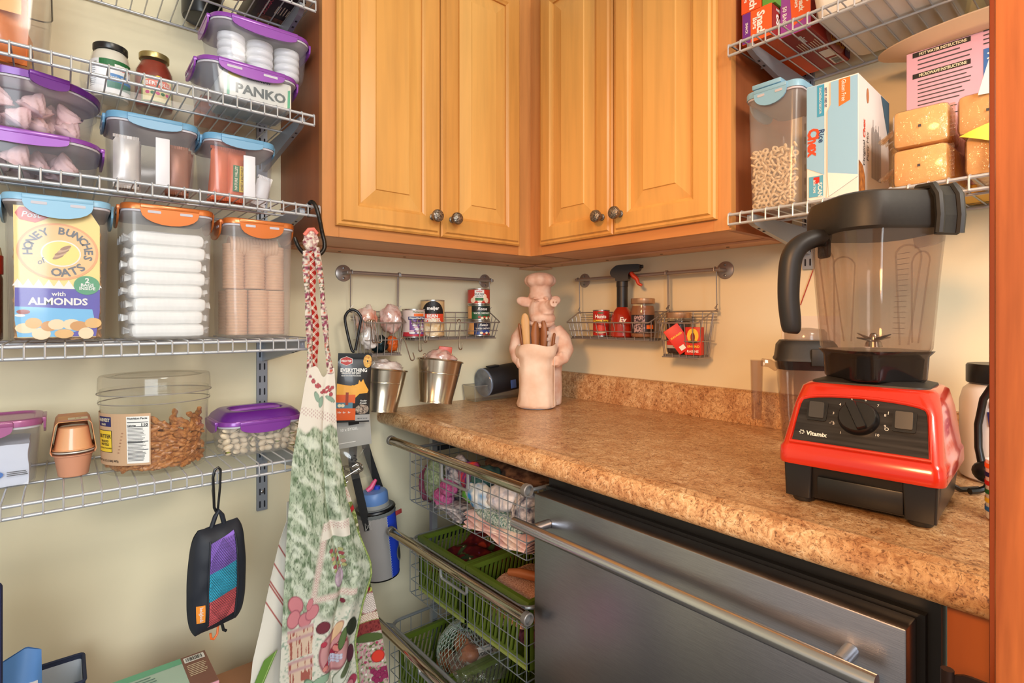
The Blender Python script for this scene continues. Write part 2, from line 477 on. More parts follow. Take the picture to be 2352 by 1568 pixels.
# ================================================================== wall cabinets
M_DOOR = wood('maple_door', (224, 166, 88), (202, 138, 64), 4.0, 'Z', 0.36, (216, 154, 78))
M_PANEL = wood('maple_panel', (228, 172, 94), (208, 146, 70), 3.2, 'Z', 0.36, (220, 160, 82))
M_FRAME = wood('maple_frame', (214, 150, 86), (190, 118, 60), 5.0, 'Z', 0.4)
M_RAILH = wood('maple_rail', (206, 138, 76), (180, 104, 50), 5.0, 'X', 0.4)
M_RAILY = wood('maple_rail_y', (206, 138, 76), (180, 104, 50), 5.0, 'Y', 0.4)
M_SIDE = wood('maple_side', (168, 98, 58), (146, 78, 42), 4.0, 'Z', 0.45)
M_UNDER = wood('maple_under', (226, 178, 140), (206, 152, 112), 4.0, 'X', 0.5)
M_UNDERY = wood('maple_under_y', (226, 178, 140), (206, 152, 112), 4.0, 'Y', 0.5)
def knob_metal():
    m = mat('hammered_pewter', (160, 150, 138), 0.30, 0.85, bump=0.9, scale=260, c2=(84, 76, 68), detail=2)
    return m
M_KNOB = knob_metal()
CZ, CT, D0, W0 = 1.368, 2.14, 0.2935, 0.914
def knob_mesh(mp, u, z):
    mb = MB().lathe([(.0085, 0), (.0085, .002), (.006, .004), (.0055, .012), (.009, .015), (.0140, .019), (.0160, .0245), (.0145, .030), (.009, .0335), (.002, .0345)], 20)
    mb.warp(lambda x, y, h: (u + x, D0 + .0195 + h, z + y)); mb.warp(mp); return mb
def cabinet(mp, label, railm, underm, corner):
    t = thing('wall_cabinet', label, 'cabinet', (0, 0, 0), group=None)
    bx = lambda *a, **k: MB().box(*a).warp(mp)
    part('side_panel', bx(W0 - .016, W0, .002, D0 - .019, CZ, CT), M_SIDE, t, False)
    part('bottom_panel', bx(.0 if corner else D0, W0 - .0165, .0, D0 - .0195, CZ + .006, CZ + .022), underm, t, False)
    part('back_cleat', bx(.03, W0 - .017, .001, .075, CZ + .0005, CZ + .0055), underm, t, False)
    part('top_panel', bx(.0 if corner else D0, W0 - .0165, .0, D0 - .0195, CT - .018, CT), underm, t, False)
    for k in range(4):
        part('screw_hole', MB().cyl((.17 + k * .2, .0375, CZ), (.17 + k * .2, .0375, CZ + .001), .0045, n=10).warp(mp), mat('hole_dark', (30, 24, 20), .8), t)
    part('stile', bx(W0 - .038, W0, D0 - .019, D0, CZ, CT), M_FRAME, t, False)
    part('stile', bx(D0, D0 + .048, D0 - .019, D0, CZ, CT), M_FRAME, t, False)
    part('rail', bx(D0 + .0485, W0 - .0385, D0 - .019, D0 - .0003, CZ, CZ + .042), railm, t, False)
    part('rail', bx(D0 + .0485, W0 - .0385, D0 - .019, D0 - .0003, CT - .05, CT), railm, t, False)
    z0, z1 = 1.393, 2.118
    for (u0, u1, ku) in ((.345, .6115, .584), (.6145, .885, .642)):
        def rect(i, v): return [(u0 + i, v, z0 + i), (u1 - i, v, z0 + i), (u1 - i, v, z1 - i), (u0 + i, v, z1 - i)]
        fr = MB().loft([rect(0, D0 + .0008), rect(0, D0 + .010), rect(.004, D0 + .0135), rect(.009, D0 + .0135), rect(.0125, D0 + .019), rect(.0465, D0 + .0195), rect(.050, D0 + .0165), rect(.0545, D0 + .0145), rect(.0545, D0 + .0008)], False, False).warp(mp)
        d = part('door', fr, M_DOOR, t, False)
        pn = MB().loft([rect(.053, D0 + .001), rect(.053, D0 + .0085), rect(.091, D0 + .0155), rect(.0925, D0 + .0185), rect(.0935, D0 + .0186)], True, True).warp(mp)
        part('raised_panel', pn, M_PANEL, d, False)
        part('knob', knob_mesh(mp, ku, 1.4385), M_KNOB, d)
    return t
mapL = lambda u, v, z: (-u, -v, z)
mapR = lambda u, v, z: (-v, -u, z)
cabinet(mapL, 'maple wall cabinet with two raised-panel doors beside the wire shelves of food boxes', M_RAILH, M_UNDER, True)
cabinet(mapR, 'maple wall cabinet with two raised-panel doors above the spray bottle rail', M_RAILY, M_UNDERY, False)
single('corner_block', MB().box(-.085, -.001, -.085, -.001, 1.3615, 1.3675), wood('pale_block', (232, 192, 156), (220, 176, 138), 4, 'X', .5), 'small square wood block under the corner of the wall cabinets', 'wood block', smooth=False)

# ================================================================== countertop
def laminate():
    m = bpy.data.materials.new('granite_laminate'); m.use_nodes = True
    nt = m.node_tree; p = nt.nodes['Principled BSDF']; p.inputs['Roughness'].default_value = 0.3
    tc = nt.nodes.new('ShaderNodeTexCoord'); mp = nt.nodes.new('ShaderNodeMapping'); mp.inputs['Scale'].default_value = (1, 1, 1)
    nt.links.new(tc.outputs['Object'], mp.inputs[0])
    n1 = nt.nodes.new('ShaderNodeTexNoise'); n1.inputs['Scale'].default_value = 75; n1.inputs['Detail'].default_value = 8; n1.inputs['Roughness'].default_value = .7; n1.inputs['Distortion'].default_value = 1.2
    n2 = nt.nodes.new('ShaderNodeTexNoise'); n2.inputs['Scale'].default_value = 16; n2.inputs['Detail'].default_value = 4
    n3 = nt.nodes.new('ShaderNodeTexNoise'); n3.inputs['Scale'].default_value = 170; n3.inputs['Detail'].default_value = 4; n3.inputs['Distortion'].default_value = 2
    for n in (n1, n2, n3): nt.links.new(mp.outputs[0], n.inputs['Vector'])
    r1 = nt.nodes.new('ShaderNodeValToRGB'); e = r1.color_ramp.elements
    e[0].position = .30; e[0].color = rgb(132, 84, 54); e[1].position = .68; e[1].color = rgb(240, 214, 176)
    k = e.new(.44); k.color = rgb(200, 156, 110); k = e.new(.55); k.color = rgb(222, 184, 136)
    nt.links.new(n1.outputs['Fac'], r1.inputs[0])
    r3 = nt.nodes.new('ShaderNodeValToRGB'); r3.color_ramp.elements[0].position = .34; r3.color_ramp.elements[0].color = rgb(120, 84, 66); r3.color_ramp.elements[1].position = .46; r3.color_ramp.elements[1].color = (1, 1, 1, 1)
    nt.links.new(n3.outputs['Fac'], r3.inputs[0])
    mx = nt.nodes.new('ShaderNodeMix'); mx.data_type = 'RGBA'; mx.blend_type = 'MULTIPLY'; mx.inputs['Factor'].default_value = .75
    nt.links.new(r1.outputs[0], mx.inputs['A']); nt.links.new(r3.outputs[0], mx.inputs['B'])
    r2 = nt.nodes.new('ShaderNodeValToRGB'); r2.color_ramp.elements[0].position = .35; r2.color_ramp.elements[0].color = rgb(214, 180, 150); r2.color_ramp.elements[1].position = .65
    nt.links.new(n2.outputs['Fac'], r2.inputs[0])
    m2 = nt.nodes.new('ShaderNodeMix'); m2.data_type = 'RGBA'; m2.blend_type = 'MULTIPLY'; m2.inputs['Factor'].default_value = .6
    nt.links.new(mx.outputs['Result'], m2.inputs['A']); nt.links.new(r2.outputs[0], m2.inputs['B'])
    nt.links.new(m2.outputs['Result'], p.inputs['Base Color'])
    return m
M_LAM = laminate()
ct = thing('countertop', 'tan speckled granite-look laminate countertop with rolled front edge', 'countertop', (-0.3, -0.8, 0.914))
prof = [(0, 0), (-.585, 0), (-.596, .0005), (-.604, .004), (-.612, .0045), (-.620, .0015), (-.627, .0015), (-.633, -.002), (-.6385, -.008), (-.641, -.016), (-.641, -.026), (-.638, -.033), (-.632, -.038), (-.615, -.038), (-.615, -.024), (0, -.024)]
slab = MB().loft([[(x, y, .914 + z) for x, z in prof] for y in (-.0005, -1.7)]).xf(Matrix.Translation((.3, .8, -.914)))
part('worktop', slab, M_LAM, ct, True, angle=30)
bs = [(0, 0), (-.020, 0), (-.020, .078), (-.017, .083), (-.012, .086), (0, .086)]
single('backsplash', MB().loft([[(x - .0004, y, .9143 + z) for x, z in bs] for y in (-.001, -1.7)]), M_LAM, 'low speckled laminate backsplash along the wall behind the red blender', 'backsplash')
struct('trim_3', MB().box(-.60, -.58, -1.7, -1.327, 0, .875), wood('end_panel', (196, 110, 48), (176, 92, 36), 3, 'Z', .5))

# ================================================================== dishwasher
def steel():
    m = mat('brushed_steel', (160, 161, 168), .3, 1.0, bump=.05, scale=40, stretch=(1, 1, 22), var=.12, detail=6)
    return m
M_STEEL = steel()
M_BLACKPL = mat('black_plastic', (16, 16, 17), .35)
dw = thing('dishwasher', 'brushed stainless steel dishwasher with bar handle under the countertop', 'dishwasher', (-.64, -1.0, 0))
T = Matrix.Translation((.64, 1.0, 0))
part('door_panel', MB().cbox(-.660, -.622, -1.304, -.711, .12, .848, .0025).xf(T), M_STEEL, dw, True, angle=30)
part('gasket', MB().box(-.6215, -.612, -1.312, -.704, .11, .853).xf(T), M_BLACKPL, dw, False)
part('tub', MB().box(-.6115, -.06, -1.324, -.702, .1, .868).xf(T), M_BLACKPL, dw, False)
part('kick_plate', MB().box(-.55, -.10, -1.315, -.705, .0, .0995).xf(T), M_BLACKPL, dw, False)
hb = part('handle', MB().cyl((-.705, -1.289, .8015), (-.705, -.704, .8015), .0098, n=20).xf(T), mat('satin_steel', (200, 202, 207), .24, 1.0), dw)
for y in (-1.251, -.751):
    part('handle_post', MB().cyl((-.6965, y, .8015), (-.6605, y, .8015), .0085, n=16).xf(T), mat('satin_steel', (200, 202, 207), .24, 1.0), hb)

# ================================================================== wire shelves
M_WIRE = mat('silver_epoxy', (204, 206, 210), .3, .45)
M_STD = mat('silver_painted_steel', (158, 164, 174), .4, .4)
M_HOLE = mat('slot_dark', (34, 36, 44), .7)
_wire = {}
def wire_mesh(depth):
    if depth not in _wire:
        _wire[depth] = MB().tube([(0, -.004, .0043), (0, -depth + .002, .0043), (0, -depth - .0035, .0015), (0, -depth - .0043, -.004), (0, -depth - .0043, -.0205)], .0015, 6).mesh('wire', M_WIRE)
    return _wire[depth]
def wire_shelf(label, z, x0, x1, rz, brackets, depth=.305, group=None):
    t = thing('wire_shelf', label, 'wire shelf', (0, 0, z), rz, group)
    for y, zz, r in ((-depth, 0, .0030), (-depth, -.0195, .0030), (-.006, 0, .0030), (-.16, -.0002, .0025)):
        part('rail', MB().cyl((x0, y, zz), (x1, y, zz), r, n=10), M_WIRE, t)
    n = int((x1 - x0) / .0254); wm = wire_mesh(depth)
    for i in range(n + 1):
        part('wire', wm, None, t, loc=(x1 - .0015 - i * .0254 if rz == 0 else x0 + .0015 + i * .0254, 0, 0))
    for bx_ in brackets:
        pl = MB().prism([(-.0105, -.0035), (-depth + .012, -.0035), (-depth + .010, -.018), (-depth + .03, -.024), (-.013, -.062), (-.0105, -.062)], bx_ - .0055, bx_ + .0055, 'x')
        b = part('bracket', pl, M_STD, t, False)
        for k in range(2):
            y = -depth + .052 + k * .022; zz = -.024 - (y + depth - .03) * .038 / (depth - .043)
            part('bracket_slot', MB().box(bx_ - .002, bx_ + .002, y - .003, y + .003, zz - .0008, zz + .0004), M_HOLE, b, False)
        part('bracket_clip', MB().torus((bx_ + .0005, -depth + .018, -.0095), .0065, .0012, 12, 5, Matrix.Rotation(pi / 2, 3, 'Y')), M_WIRE, b)
    return t
SH = dict(z0=1.870, z1=1.622, z2=1.426, z3=1.1375, z4=.884, z5=.315)
wire_shelf('wire shelf at the top of the yellow wall, seen from beneath', SH['z0'], -2.0, -.932, 0, (-.957, -1.575), group='silver wire wall shelves')
wire_shelf('wire shelf holding the two glass sauce jars', SH['z1'], -2.0, -.935, 0, (-.957, -1.575), group='silver wire wall shelves')
wire_shelf('wire shelf with blue-lidded snack boxes and the iron hook at its end', SH['z2'], -2.0, -.923, 0, (-.957, -1.575), group='silver wire wall shelves')
wire_shelf('wire shelf holding the tall cereal and cracker boxes', SH['z3'], -2.0, -.943, 0, (-.957, -1.575), group='silver wire wall shelves')
wire_shelf('wire shelf holding the pretzel tub and pistachio box', SH['z4'], -2.0, -.945, 0, (-.957, -1.575), group='silver wire wall shelves')
wire_shelf('low wire shelf under the soda can carton', SH['z5'], -2.0, -1.10, 0, (-1.2, -1.575), group='silver wire wall shelves')
ZR1, ZR2 = 1.742, 1.396
wire_shelf('wire shelf holding the snack bag boxes', ZR1, .914, 1.75, -pi / 2, (.953,), group='silver wire wall shelves')
wire_shelf('wire shelf above the red blender holding the cereal rings box', ZR2, .914, 1.75, -pi / 2, (.953,), group='silver wire wall shelves')
slotm = MB().prism(rr(.0019, .0085, .0018, 3), -.0003, .0003, 'y').mesh('slot', M_HOLE)
def standard(label, x, z0, z1, rz=0, vis=True):
    t = thing('shelf_standard', label, 'shelf track', (0, 0, 0), rz, 'slotted shelf tracks')
    part('channel', MB().prism([(x - .0125, -.0005), (x - .0125, -.0095), (x + .0125, -.0095), (x + .0125, -.0005)], z0, z1, 'z'), M_STD, t, False)
    z = z0 + .016
    while z < z1 - .01:
        for dx in (-.0055, .0055): part('slot', slotm, None, t, loc=(x + dx, -.0097, z))
        z += .032
    for k, zz in enumerate((z0 + .048, z0 + .27)):
        part('screw', MB().lathe([(.0045, 0), (.0045, .0012), (.003, .0024), (.0005, .0026)], 12).warp(lambda a, b, c: (x + a, -.0098 - c, zz + b)), mat('screw_steel', (150, 150, 152), .3, .9), t)
standard('slotted steel shelf track on the yellow wall behind the pistachio box', -.962, .693, 2.1)
standard('slotted steel shelf track on the wall beyond the cereal boxes', -1.575, .2, 2.1)
standard('slotted steel shelf track behind the snack bag boxes', .953, 1.30, 2.1, -pi / 2)
# ================================================================== lidded food boxes
M_CLR = clear('clear_box_plastic', (254, 254, 255), .03, .12, .5)
M_CLRB = clear('smoky_box_plastic', (250, 251, 254), .06, .14, .45)
M_FROST = clear('frosted_box_plastic', (254, 254, 254), .12, .2, .5)
M_GLASS = clear('jar_glass', (252, 253, 252), .01, .03, .8)
M_FILM = clear('clear_film', (248, 246, 244), .05, .12, 1.6, crinkle=.9)
M_PURP = mat('purple_lid', (138, 66, 164), .3, .15, coat=.3)
M_PURPD = mat('deep_purple_lid', (104, 34, 140), .3, .15, coat=.3)
M_PINKP = mat('mauve_lid', (166, 92, 140), .3, .15, coat=.3)
M_BLUEL = mat('light_blue_lid', (140, 188, 216), .35)
M_BLUEM = mat('mid_blue_lid', (108, 160, 194), .35)
M_COPPER = mat('copper_lid', (206, 112, 48), .3, .35, coat=.3)
M_SLOT = mat('slot_pale', (196, 192, 200), .5)
DK = .0058
def shell(w0, d0, w1, d1, h, r, t=.0016, n=5):
    """open box wall: outer, rim, inner; w0 at the base, w1 at the top"""
    S = lambda z, k, e=0: (z, (w0 + (w1 - w0) * k) / 2 - e, (d0 + (d1 - d0) * k) / 2 - e, r)
    o = [S(0, 0, .006), S(.0015, 0, .002), S(.006, 0)] + [S(h * k, k) for k in (.25, .5, .75, 1)]
    i = [S(h, 1, t), S(h * .5, .5, t), S(.007, 0, t), S(t, 0, .007)]
    return MB().rloft(o + i, n=n)
def clip_poly(cw, drop):
    p = [(-cw / 2, 0)]
    for k in range(11):
        a = pi + pi * k / 10
        p.append((cw / 2 * .98 * cos(a), -.010 + (drop - .010) * sin(a)))
    p.append((cw / 2, 0))
    return p
def clip(parent, m, cw, drop, y, z, rot, slots=True, name='clip'):
    """hinged lid clip on the side that lies y in front of the middle, turned by rot"""
    mb = MB().prism(clip_poly(cw, drop), -.0032, .0, 'y')
    mb.add(*(lambda b: (b.v, b.f))(MB().cbox(-cw / 2, cw / 2, -.004, .006, -.004, .004, .0015)))
    M = Matrix.Rotation(rot, 4, 'Z') @ Matrix.Translation((0, y, z))
    c = part(name, mb.xf(M), m, parent, True, angle=30)
    if slots:
        for s in (-1, 1):
            part('clip_slot', MB().prism([(a + s * cw * .27, b - .0095) for a, b in rr(cw * .11, .0024, .0012, 2)], -.0038, -.0028, 'y').xf(M), M_SLOT, c)
    return c
def lid_mesh(w, d, h, lh, r, recess=.003):
    a, b = w / 2 + .004, d / 2 + .004
    return MB().rloft([(h - lh, a, b, r + .004), (h - .004, a, b, r + .004), (h - .0012, a - .0012, b - .0012, r + .003), (h, a - .004, b - .004, r), (h, a - .011, b - .011, r * .8), (h - recess, a - .013, b - .013, r * .8)], n=6)
def lidbox(name, label, loc, w0, w1, d0, d1, h, r, lm, body, rz=0, lh=.012, cw=.7, drop=.03, slots=(True, True, True), sides=(1, 1, 1), group=None, clipm=None):
    t = thing(name, label, 'food container', loc, rz, group)
    part('body', shell(w0, d0, w1, d1, h - lh, r), body, t)
    part('lid', lid_mesh(w1, d1, h, lh, r), lm, t, angle=35)
    part('seal', MB().rloft([(h - lh - .004, w1 / 2 + .0022, d1 / 2 + .0022, r + .002), (h - lh - .0002, w1 / 2 + .0022, d1 / 2 + .0022, r + .002)], n=6), M_SLOT, t)
    cm = clipm or lm
    if sides[0]: clip(t, cm, w1 * cw, drop, -(d1 / 2 + .0045), h - .006, 0, slots[0])
    if sides[1]: clip(t, cm, d1 * cw, drop, -(w1 / 2 + .0045), h - .006, -pi / 2, slots[1])
    if sides[2]: clip(t, cm, d1 * cw, drop, -(w1 / 2 + .0045), h - .006, pi / 2, slots[2])
    return t

Z3 = SH['z3'] + DK; Z4 = SH['z4'] + DK; Z2 = SH['z2'] + DK; Z1 = SH['z1'] + DK; Z0 = SH['z0'] + DK
# ---- third shelf: tall boxes
XA = -1.359
lidbox('cereal_box', 'tall clear box with light blue clip lid holding honey oat cereal', (XA, -.188, Z3),   .127, .137, .18, .19, .247, .018, M_BLUEL, M_CLR, cw=.68, drop=.033)
def lumpy(w, d, h, amp, sc, seed, n=(40, 26, 40)):
    """block of loose food with lumpy faces"""
    mb = MB(); bm = bmesh.new(); bmesh.ops.create_cube(bm, size=1)
    bmesh.ops.subdivide_edges(bm, edges=bm.edges[:], cuts=n[0], use_grid_fill=True)
    for v in bm.verts:
        p = Vector((v.co.x * w, v.co.y * d, (v.co.z + .5) * h))
        q = p * sc + Vector((seed, seed, seed))
        nn = noise.noise_vector(q)
        v.co = p + Vector((nn.x, nn.y, nn.z)) * amp
    mb.bm(bm); bm.free(); return mb
o = single('cereal_flakes', lumpy(.112, .165, .185, .0045, 110, 3), mat('oat_flakes', (206, 160, 108), .8, var=.3, scale=110, bump=.9, c2=(150, 104, 62)), 'brown oat flakes filling the blue-lidded cereal box', 'cereal', (XA, -.185, Z3 + .006))
o['kind'] = 'stuff'
cf = thing('cereal_card', 'cut-out cereal carton front with yellow honey dipper print inside the blue-lidded box', 'carton panel', (XA, -.2733, Z3 + .008))
pw = .111; ph = .219
card = [(-.052, 0), (.050, 0), (pw / 2, .045), (pw / 2, .195), (.042, ph), (-pw / 2 - .002, ph), (-pw / 2, .03)]
part('card', MB().prism([(x, z) for x, z in card], 0, .0008, 'y'), mat('cereal_yellow', (250, 222, 140), .5), cf, False)
f0 = on_front(0, 0, 0)
flat([(-pw / 2, .03), (-.052, 0.001), (.050, 0.001), (pw / 2, .045), (pw / 2, .083), (-pw / 2, .083)], f0, mat('cereal_violet', (92, 84, 176), .5), cf)
flat([(-pw / 2, .03), (-.052, 0.001), (.0, 0.001), (.05, .02), (.045, .048), (-pw / 2, .052)], lift(f0, .0003), mat('cereal_sky', (120, 190, 232), .5), cf)
for i in range(9):
    x = -.052 + i * .013
    flat([(x - .0065, .086), (x + .0065, .086), (x, .098)], lift(f0, .0002), M_WHITE, cf, 'ray')
flat((-pw / 2, .083, pw / 2, .087), lift(f0, .0003), M_WHITE, cf)
flat(oval(.0535, .0485, 40, 0, .146), lift(f0, .0004), mat('cereal_peach', (240, 172, 120), .5), cf, 'emblem')
flat(oval(.050, .045, 40, 0, .146), lift(f0, .0006), mat('cereal_peach_in', (246, 200, 140), .5), cf, 'emblem')
flat(oval(.0265, .0225, 32, .003, .143), lift(f0, .0008), M_WHITE, cf, 'emblem')
flat(oval(.0245, .0205, 32, .003, .143), lift(f0, .0010), mat('cereal_yellow2', (250, 226, 130), .5), cf, 'emblem')
M_DIP = mat('dipper_brown', (166, 128, 104), .5)
for i in range(5):
    e = .0065 + .0035 * sin(pi * (i + 1) / 6.0) + (i == 2) * .001
    k = (i - 2) * .0045
    flat([(a * cos(.5) - b * sin(.5) + .004 + k * .55, a * sin(.5) + b * cos(.5) + .145 + k * .9) for a, b in oval(e, .0027, 14)], lift(f0, .0012 + i * .0001), M_DIP if i % 2 == 0 else mat('dipper_light', (206, 170, 140), .5), cf, 'dipper_ring')
def arc_text(s, size, cx, cz, rx, rz_, a0, a1, m, parent, fn, bold=.03, flip=False):
    n = len(s)
    for i, ch in enumerate(s):
        if ch == ' ': continue
        a = a0 + (a1 - a0) * (i + .5) / n
        rot = a - pi / 2 if not flip else a + pi / 2
        text(ch, size, shift(fn, cx + rx * cos(a), cz + rz_ * sin(a), rot), m, parent, bold, name='letter')
M_SLATE = mat('cereal_slate', (108, 112, 118), .5)
fz = lift(f0, .0012)
arc_text('HONEY BUNCHES', .0165, .0, .146, .040, .0355, radians(192), radians(-22), M_SLATE, cf, fz)
arc_text('OATS', .0185, .003, .148, .038, .0375, radians(252), radians(322), M_SLATE, cf, fz, flip=True)
text('of', .013, shift(fz, -.024, .128, .5), M_SLATE, cf, .01, slant=.2)
text('with', .0105, shift(fz, .0, .074), M_WHITE, cf, .02)
text('ALMONDS', .0165, shift(fz, .0, .061), M_WHITE, cf, .035, width=.078)
flat(oval(.018, .0165, 24, .0375, .090), lift(f0, .0010), mat('badge_green', (84, 160, 116), .5), cf, 'badge')
fb = lift(f0, .0014)
text('2', .012, shift(fb, .038, .0985), M_WHITE, cf, .03); text('BAGS', .0075, shift(fb, .038, .0905), M_WHITE, cf, .03); text('INSIDE', .0075, shift(fb, .038, .0845), M_WHITE, cf, .03)
flat([(-pw / 2, .206), (-.05, .2165), (-.02, .2165), (-.012, .203), (-.03, .192), (-.05, .196)], lift(f0, .0006), mat('post_red', (220, 104, 92), .5), cf, 'brand_patch')
text('Post', .0135, shift(fb, -.036, .205), M_WHITE, cf, .01, slant=.2)
for i in range(10):
    a = (-.042 + .0098 * i, .016 + .010 * sin(i * 2.2)); c_ = R.choice(((232, 186, 120), (214, 158, 96), (246, 220, 180), (196, 140, 110)))
    flat(oval(.0105 + .003 * R.random(), .0075 + .003 * R.random(), 14, *a), lift(f0, .0006 + i * .00008), mat('flake_%d' % (i % 4), c_, .6), cf, 'flake_picture')
flat(oval(.0085, .004, 16, -.045, .043), lift(f0, .0006), mat('almond_red', (168, 92, 84), .5), cf, 'almond_picture')
flat(oval(.0065, .0024, 16, -.049, .037), lift(f0, .0007), M_WHITE, cf, 'almond_picture')

XB = -1.198
lidbox('cracker_box', 'tall clear box with copper clip lid full of white cracker sleeves', (XB, -.197, Z3), .138, .144, .158, .162, .253, .018, M_COPPER, M_FROST, cw=.66, drop=.033)
M_WAX = mat('white_wax_paper', (244, 243, 241), .45, var=.05, scale=60, bump=.25, stretch=(3, 1, .6))
slv = MB()
def sleeve_fn(w, d, h, seed):
    mb = MB().cbox(-w / 2, w / 2, -d / 2, d / 2, 0, h, h * .36)
    bm = bmesh.new(); me = mb.mesh('s'); bm.from_mesh(me); bmesh.ops.subdivide_edges(bm, edges=bm.edges[:], cuts=3, use_grid_fill=True)
    for v in bm.verts:
        q = v.co * 60 + Vector((seed, seed * 2, 0)); v.co += noise.noise_vector(q) * .0016
    o = MB(); o.bm(bm); bm.free(); bpy.data.meshes.remove(me)
    for s in (-1, 1):
        o.surf(lambda u, v: (s * (w / 2 - .003 + u * .013), (v - .5) * d * .7 + .006 * sin(v * 17 + seed), h * .5 + (.003 + .004 * u) * sin(v * 24 + seed + u)), 4, 22, .0006)
    return o
for k in range(8):
    single('cracker_sleeve', sleeve_fn(.120, .140, .0256, k * 1.7), M_WAX, 'white paper cracker sleeve stacked inside the copper-lidded box', 'cracker sleeve', (XB + .002 * (-1) ** k, -.198, Z3 + .004 + k * .0250), (0, 0, .03 * ((k * 37 % 5) - 2) / 2), 'stacked white cracker sleeves')
XC = -1.036
lidbox('cookie_box', 'tall clear box with copper clip lid full of ribbed cookie sleeves', (XC, -.205, Z3), .122, .130, .148, .152, .245, .016, M_COPPER, M_FROST, cw=.66, drop=.033)
M_COOK = mat('cookie_tan', (222, 176, 140), .6, var=.12, scale=50)
def ribbed(r, n, L):
    pr = []
    for i in range(n):
        z = L * i / n; e = L / n
        pr += [(r * .93, z), (r, z + e * .3), (r, z + e * .7), (r * .93, z + e * .97)]
    return MB().lathe(pr, 20)
rb = ribbed(.021, 15, .095).mesh('cookie_sleeve', M_COOK)
for (x, y, z, rot, l) in ((-.005, -.038, .188, (0, pi / 2, 0), 1), (-.037, -.046, .006, (0, 0, 0), 0), (.006, -.046, .006, (0, 0, 0), 0), (.040, -.042, .006, (0, 0, 0), 0), (.0, -.04, .104, (0, 0, 0), 0), (-.040, -.035, .103, (0, 0, 0), 0), (.042, -.032, .103, (0, 0, 0), 0), (-.037, .02, .006, (0, 0, 0), 0), (.03, .02, .006, (0, 0, 0), 0)):
    lab = 'ribbed tan cookie sleeve lying on top in the copper-lidded box' if l else 'ribbed tan cookie sleeve standing in the copper-lidded box'
    single('cookie_sleeve', rb, None, lab, 'cookie sleeve', (XC + x - (.045 if l else 0), -.205 + y + .02, Z3 + z + (.006 if l else 0)), rot, None if l else 'upright cookie sleeves')
# bottle at the frame edge
b = thing('sauce_bottle', 'dark sauce bottle with red band and black cap beside the cereal box', 'bottle', (-1.462, -.16, Z3))
part('body', MB().lathe([(.024, 0), (.027, .004), (.027, .11), (.022, .13)], 20), mat('brown_sauce', (94, 44, 32), .2), b)
part('band', MB().lathe([(.0272, .118), (.0275, .119), (.0275, .150), (.0272, .151)], 20), mat('red_band', (186, 36, 24), .35), b)
part('neck', MB().lathe([(.026, .1512), (.024, .165), (.018, .172), (.0165, .176)], 20), mat('cream_cap', (226, 206, 160), .5), b)
part('cap', MB().lathe([(.0165, .1762), (.0165, .192), (.015, .1935)], 16), M_BLACKPL, b)

# ---- second shelf
t = thing('meringue_tub', 'round clear tub with purple clip lid of pink meringues, on top of another tub', 'food container', (-1.408, -.175, Z2 + .064))
def rsh(r0, r1, h): return MB().lathe([(r0 - .006, 0), (r0 - .001, .002), (r0, .006), (r1, h * .72), (r1 + .004, h * .74), (r1 + .005, h), (r1 + .003, h), (r1 - .002, h * .72), (r0 - .002, .006), (r0 - .008, .002)], 40)
part('body', rsh(.092, .100, .086), M_CLRB, t)
part('lid', MB().lathe([(.109, .085), (.110, .096), (.107, .0985), (.099, .099), (.097, .096), (.02, .096)], 40), M_PURPD, t)
part('seal', MB().lathe([(.1065, .0815), (.1065, .0848)], 40), M_SLOT, t)
for a in (-35, 20, -90, 145): clip(t, M_PURPD, .055, .02, -.1085, .094, radians(a), False)
lidbox('meringue_box', 'shallow clear box with purple clip lid of pink meringues under the round tub', (-1.412, -.185, Z2), .208, .218, .185, .195, .0625, .05, M_PURP, M_CLRB, lh=.009, cw=.62, drop=.02, slots=(False, False, False))
def meringue():
    loops = []
    for k in range(13):
        u = k / 12; rr_ = .0200 * (1 - u) ** .75 * (1 if u > .12 else .85) + .0008; z = .038 * u; tw = u * 2.0
        loops.append([((rr_ * (1 + .16 * cos(6 * (a + tw)))) * cos(a), (rr_ * (1 + .16 * cos(6 * (a + tw)))) * sin(a), z) for a in [2 * pi * i / 24 for i in range(24)]])
    return MB().loft(loops).mesh('meringue', mat('pink_meringue', (246, 206, 200), .6), True, 85)
mg = meringue()
for (cz, lab, grp, ys, cy) in ((Z2 + .0665, 'pink swirled meringue in the round purple-lidded tub', 'meringues in the round tub', 2, -.175), (Z2 + .003, 'pink swirled meringue in the shallow purple-lidded box', 'meringues in the shallow box', 1, -.185)):
    for k in range(22 if ys == 2 else 12):
        lay = k // 11
        a = 2 * pi * (k % 11) / 11 + lay * .3; rd = .068 if k % 11 % 3 else .04
        single('meringue', mg, None, lab, 'meringue', (-1.408 + rd * cos(a), cy + rd * sin(a), cz + .003 + lay * .026 + (.012 if ys == 2 else .004)), (R.uniform(-.7, .7), R.uniform(-.7, .7), R.uniform(0, 6)), grp)
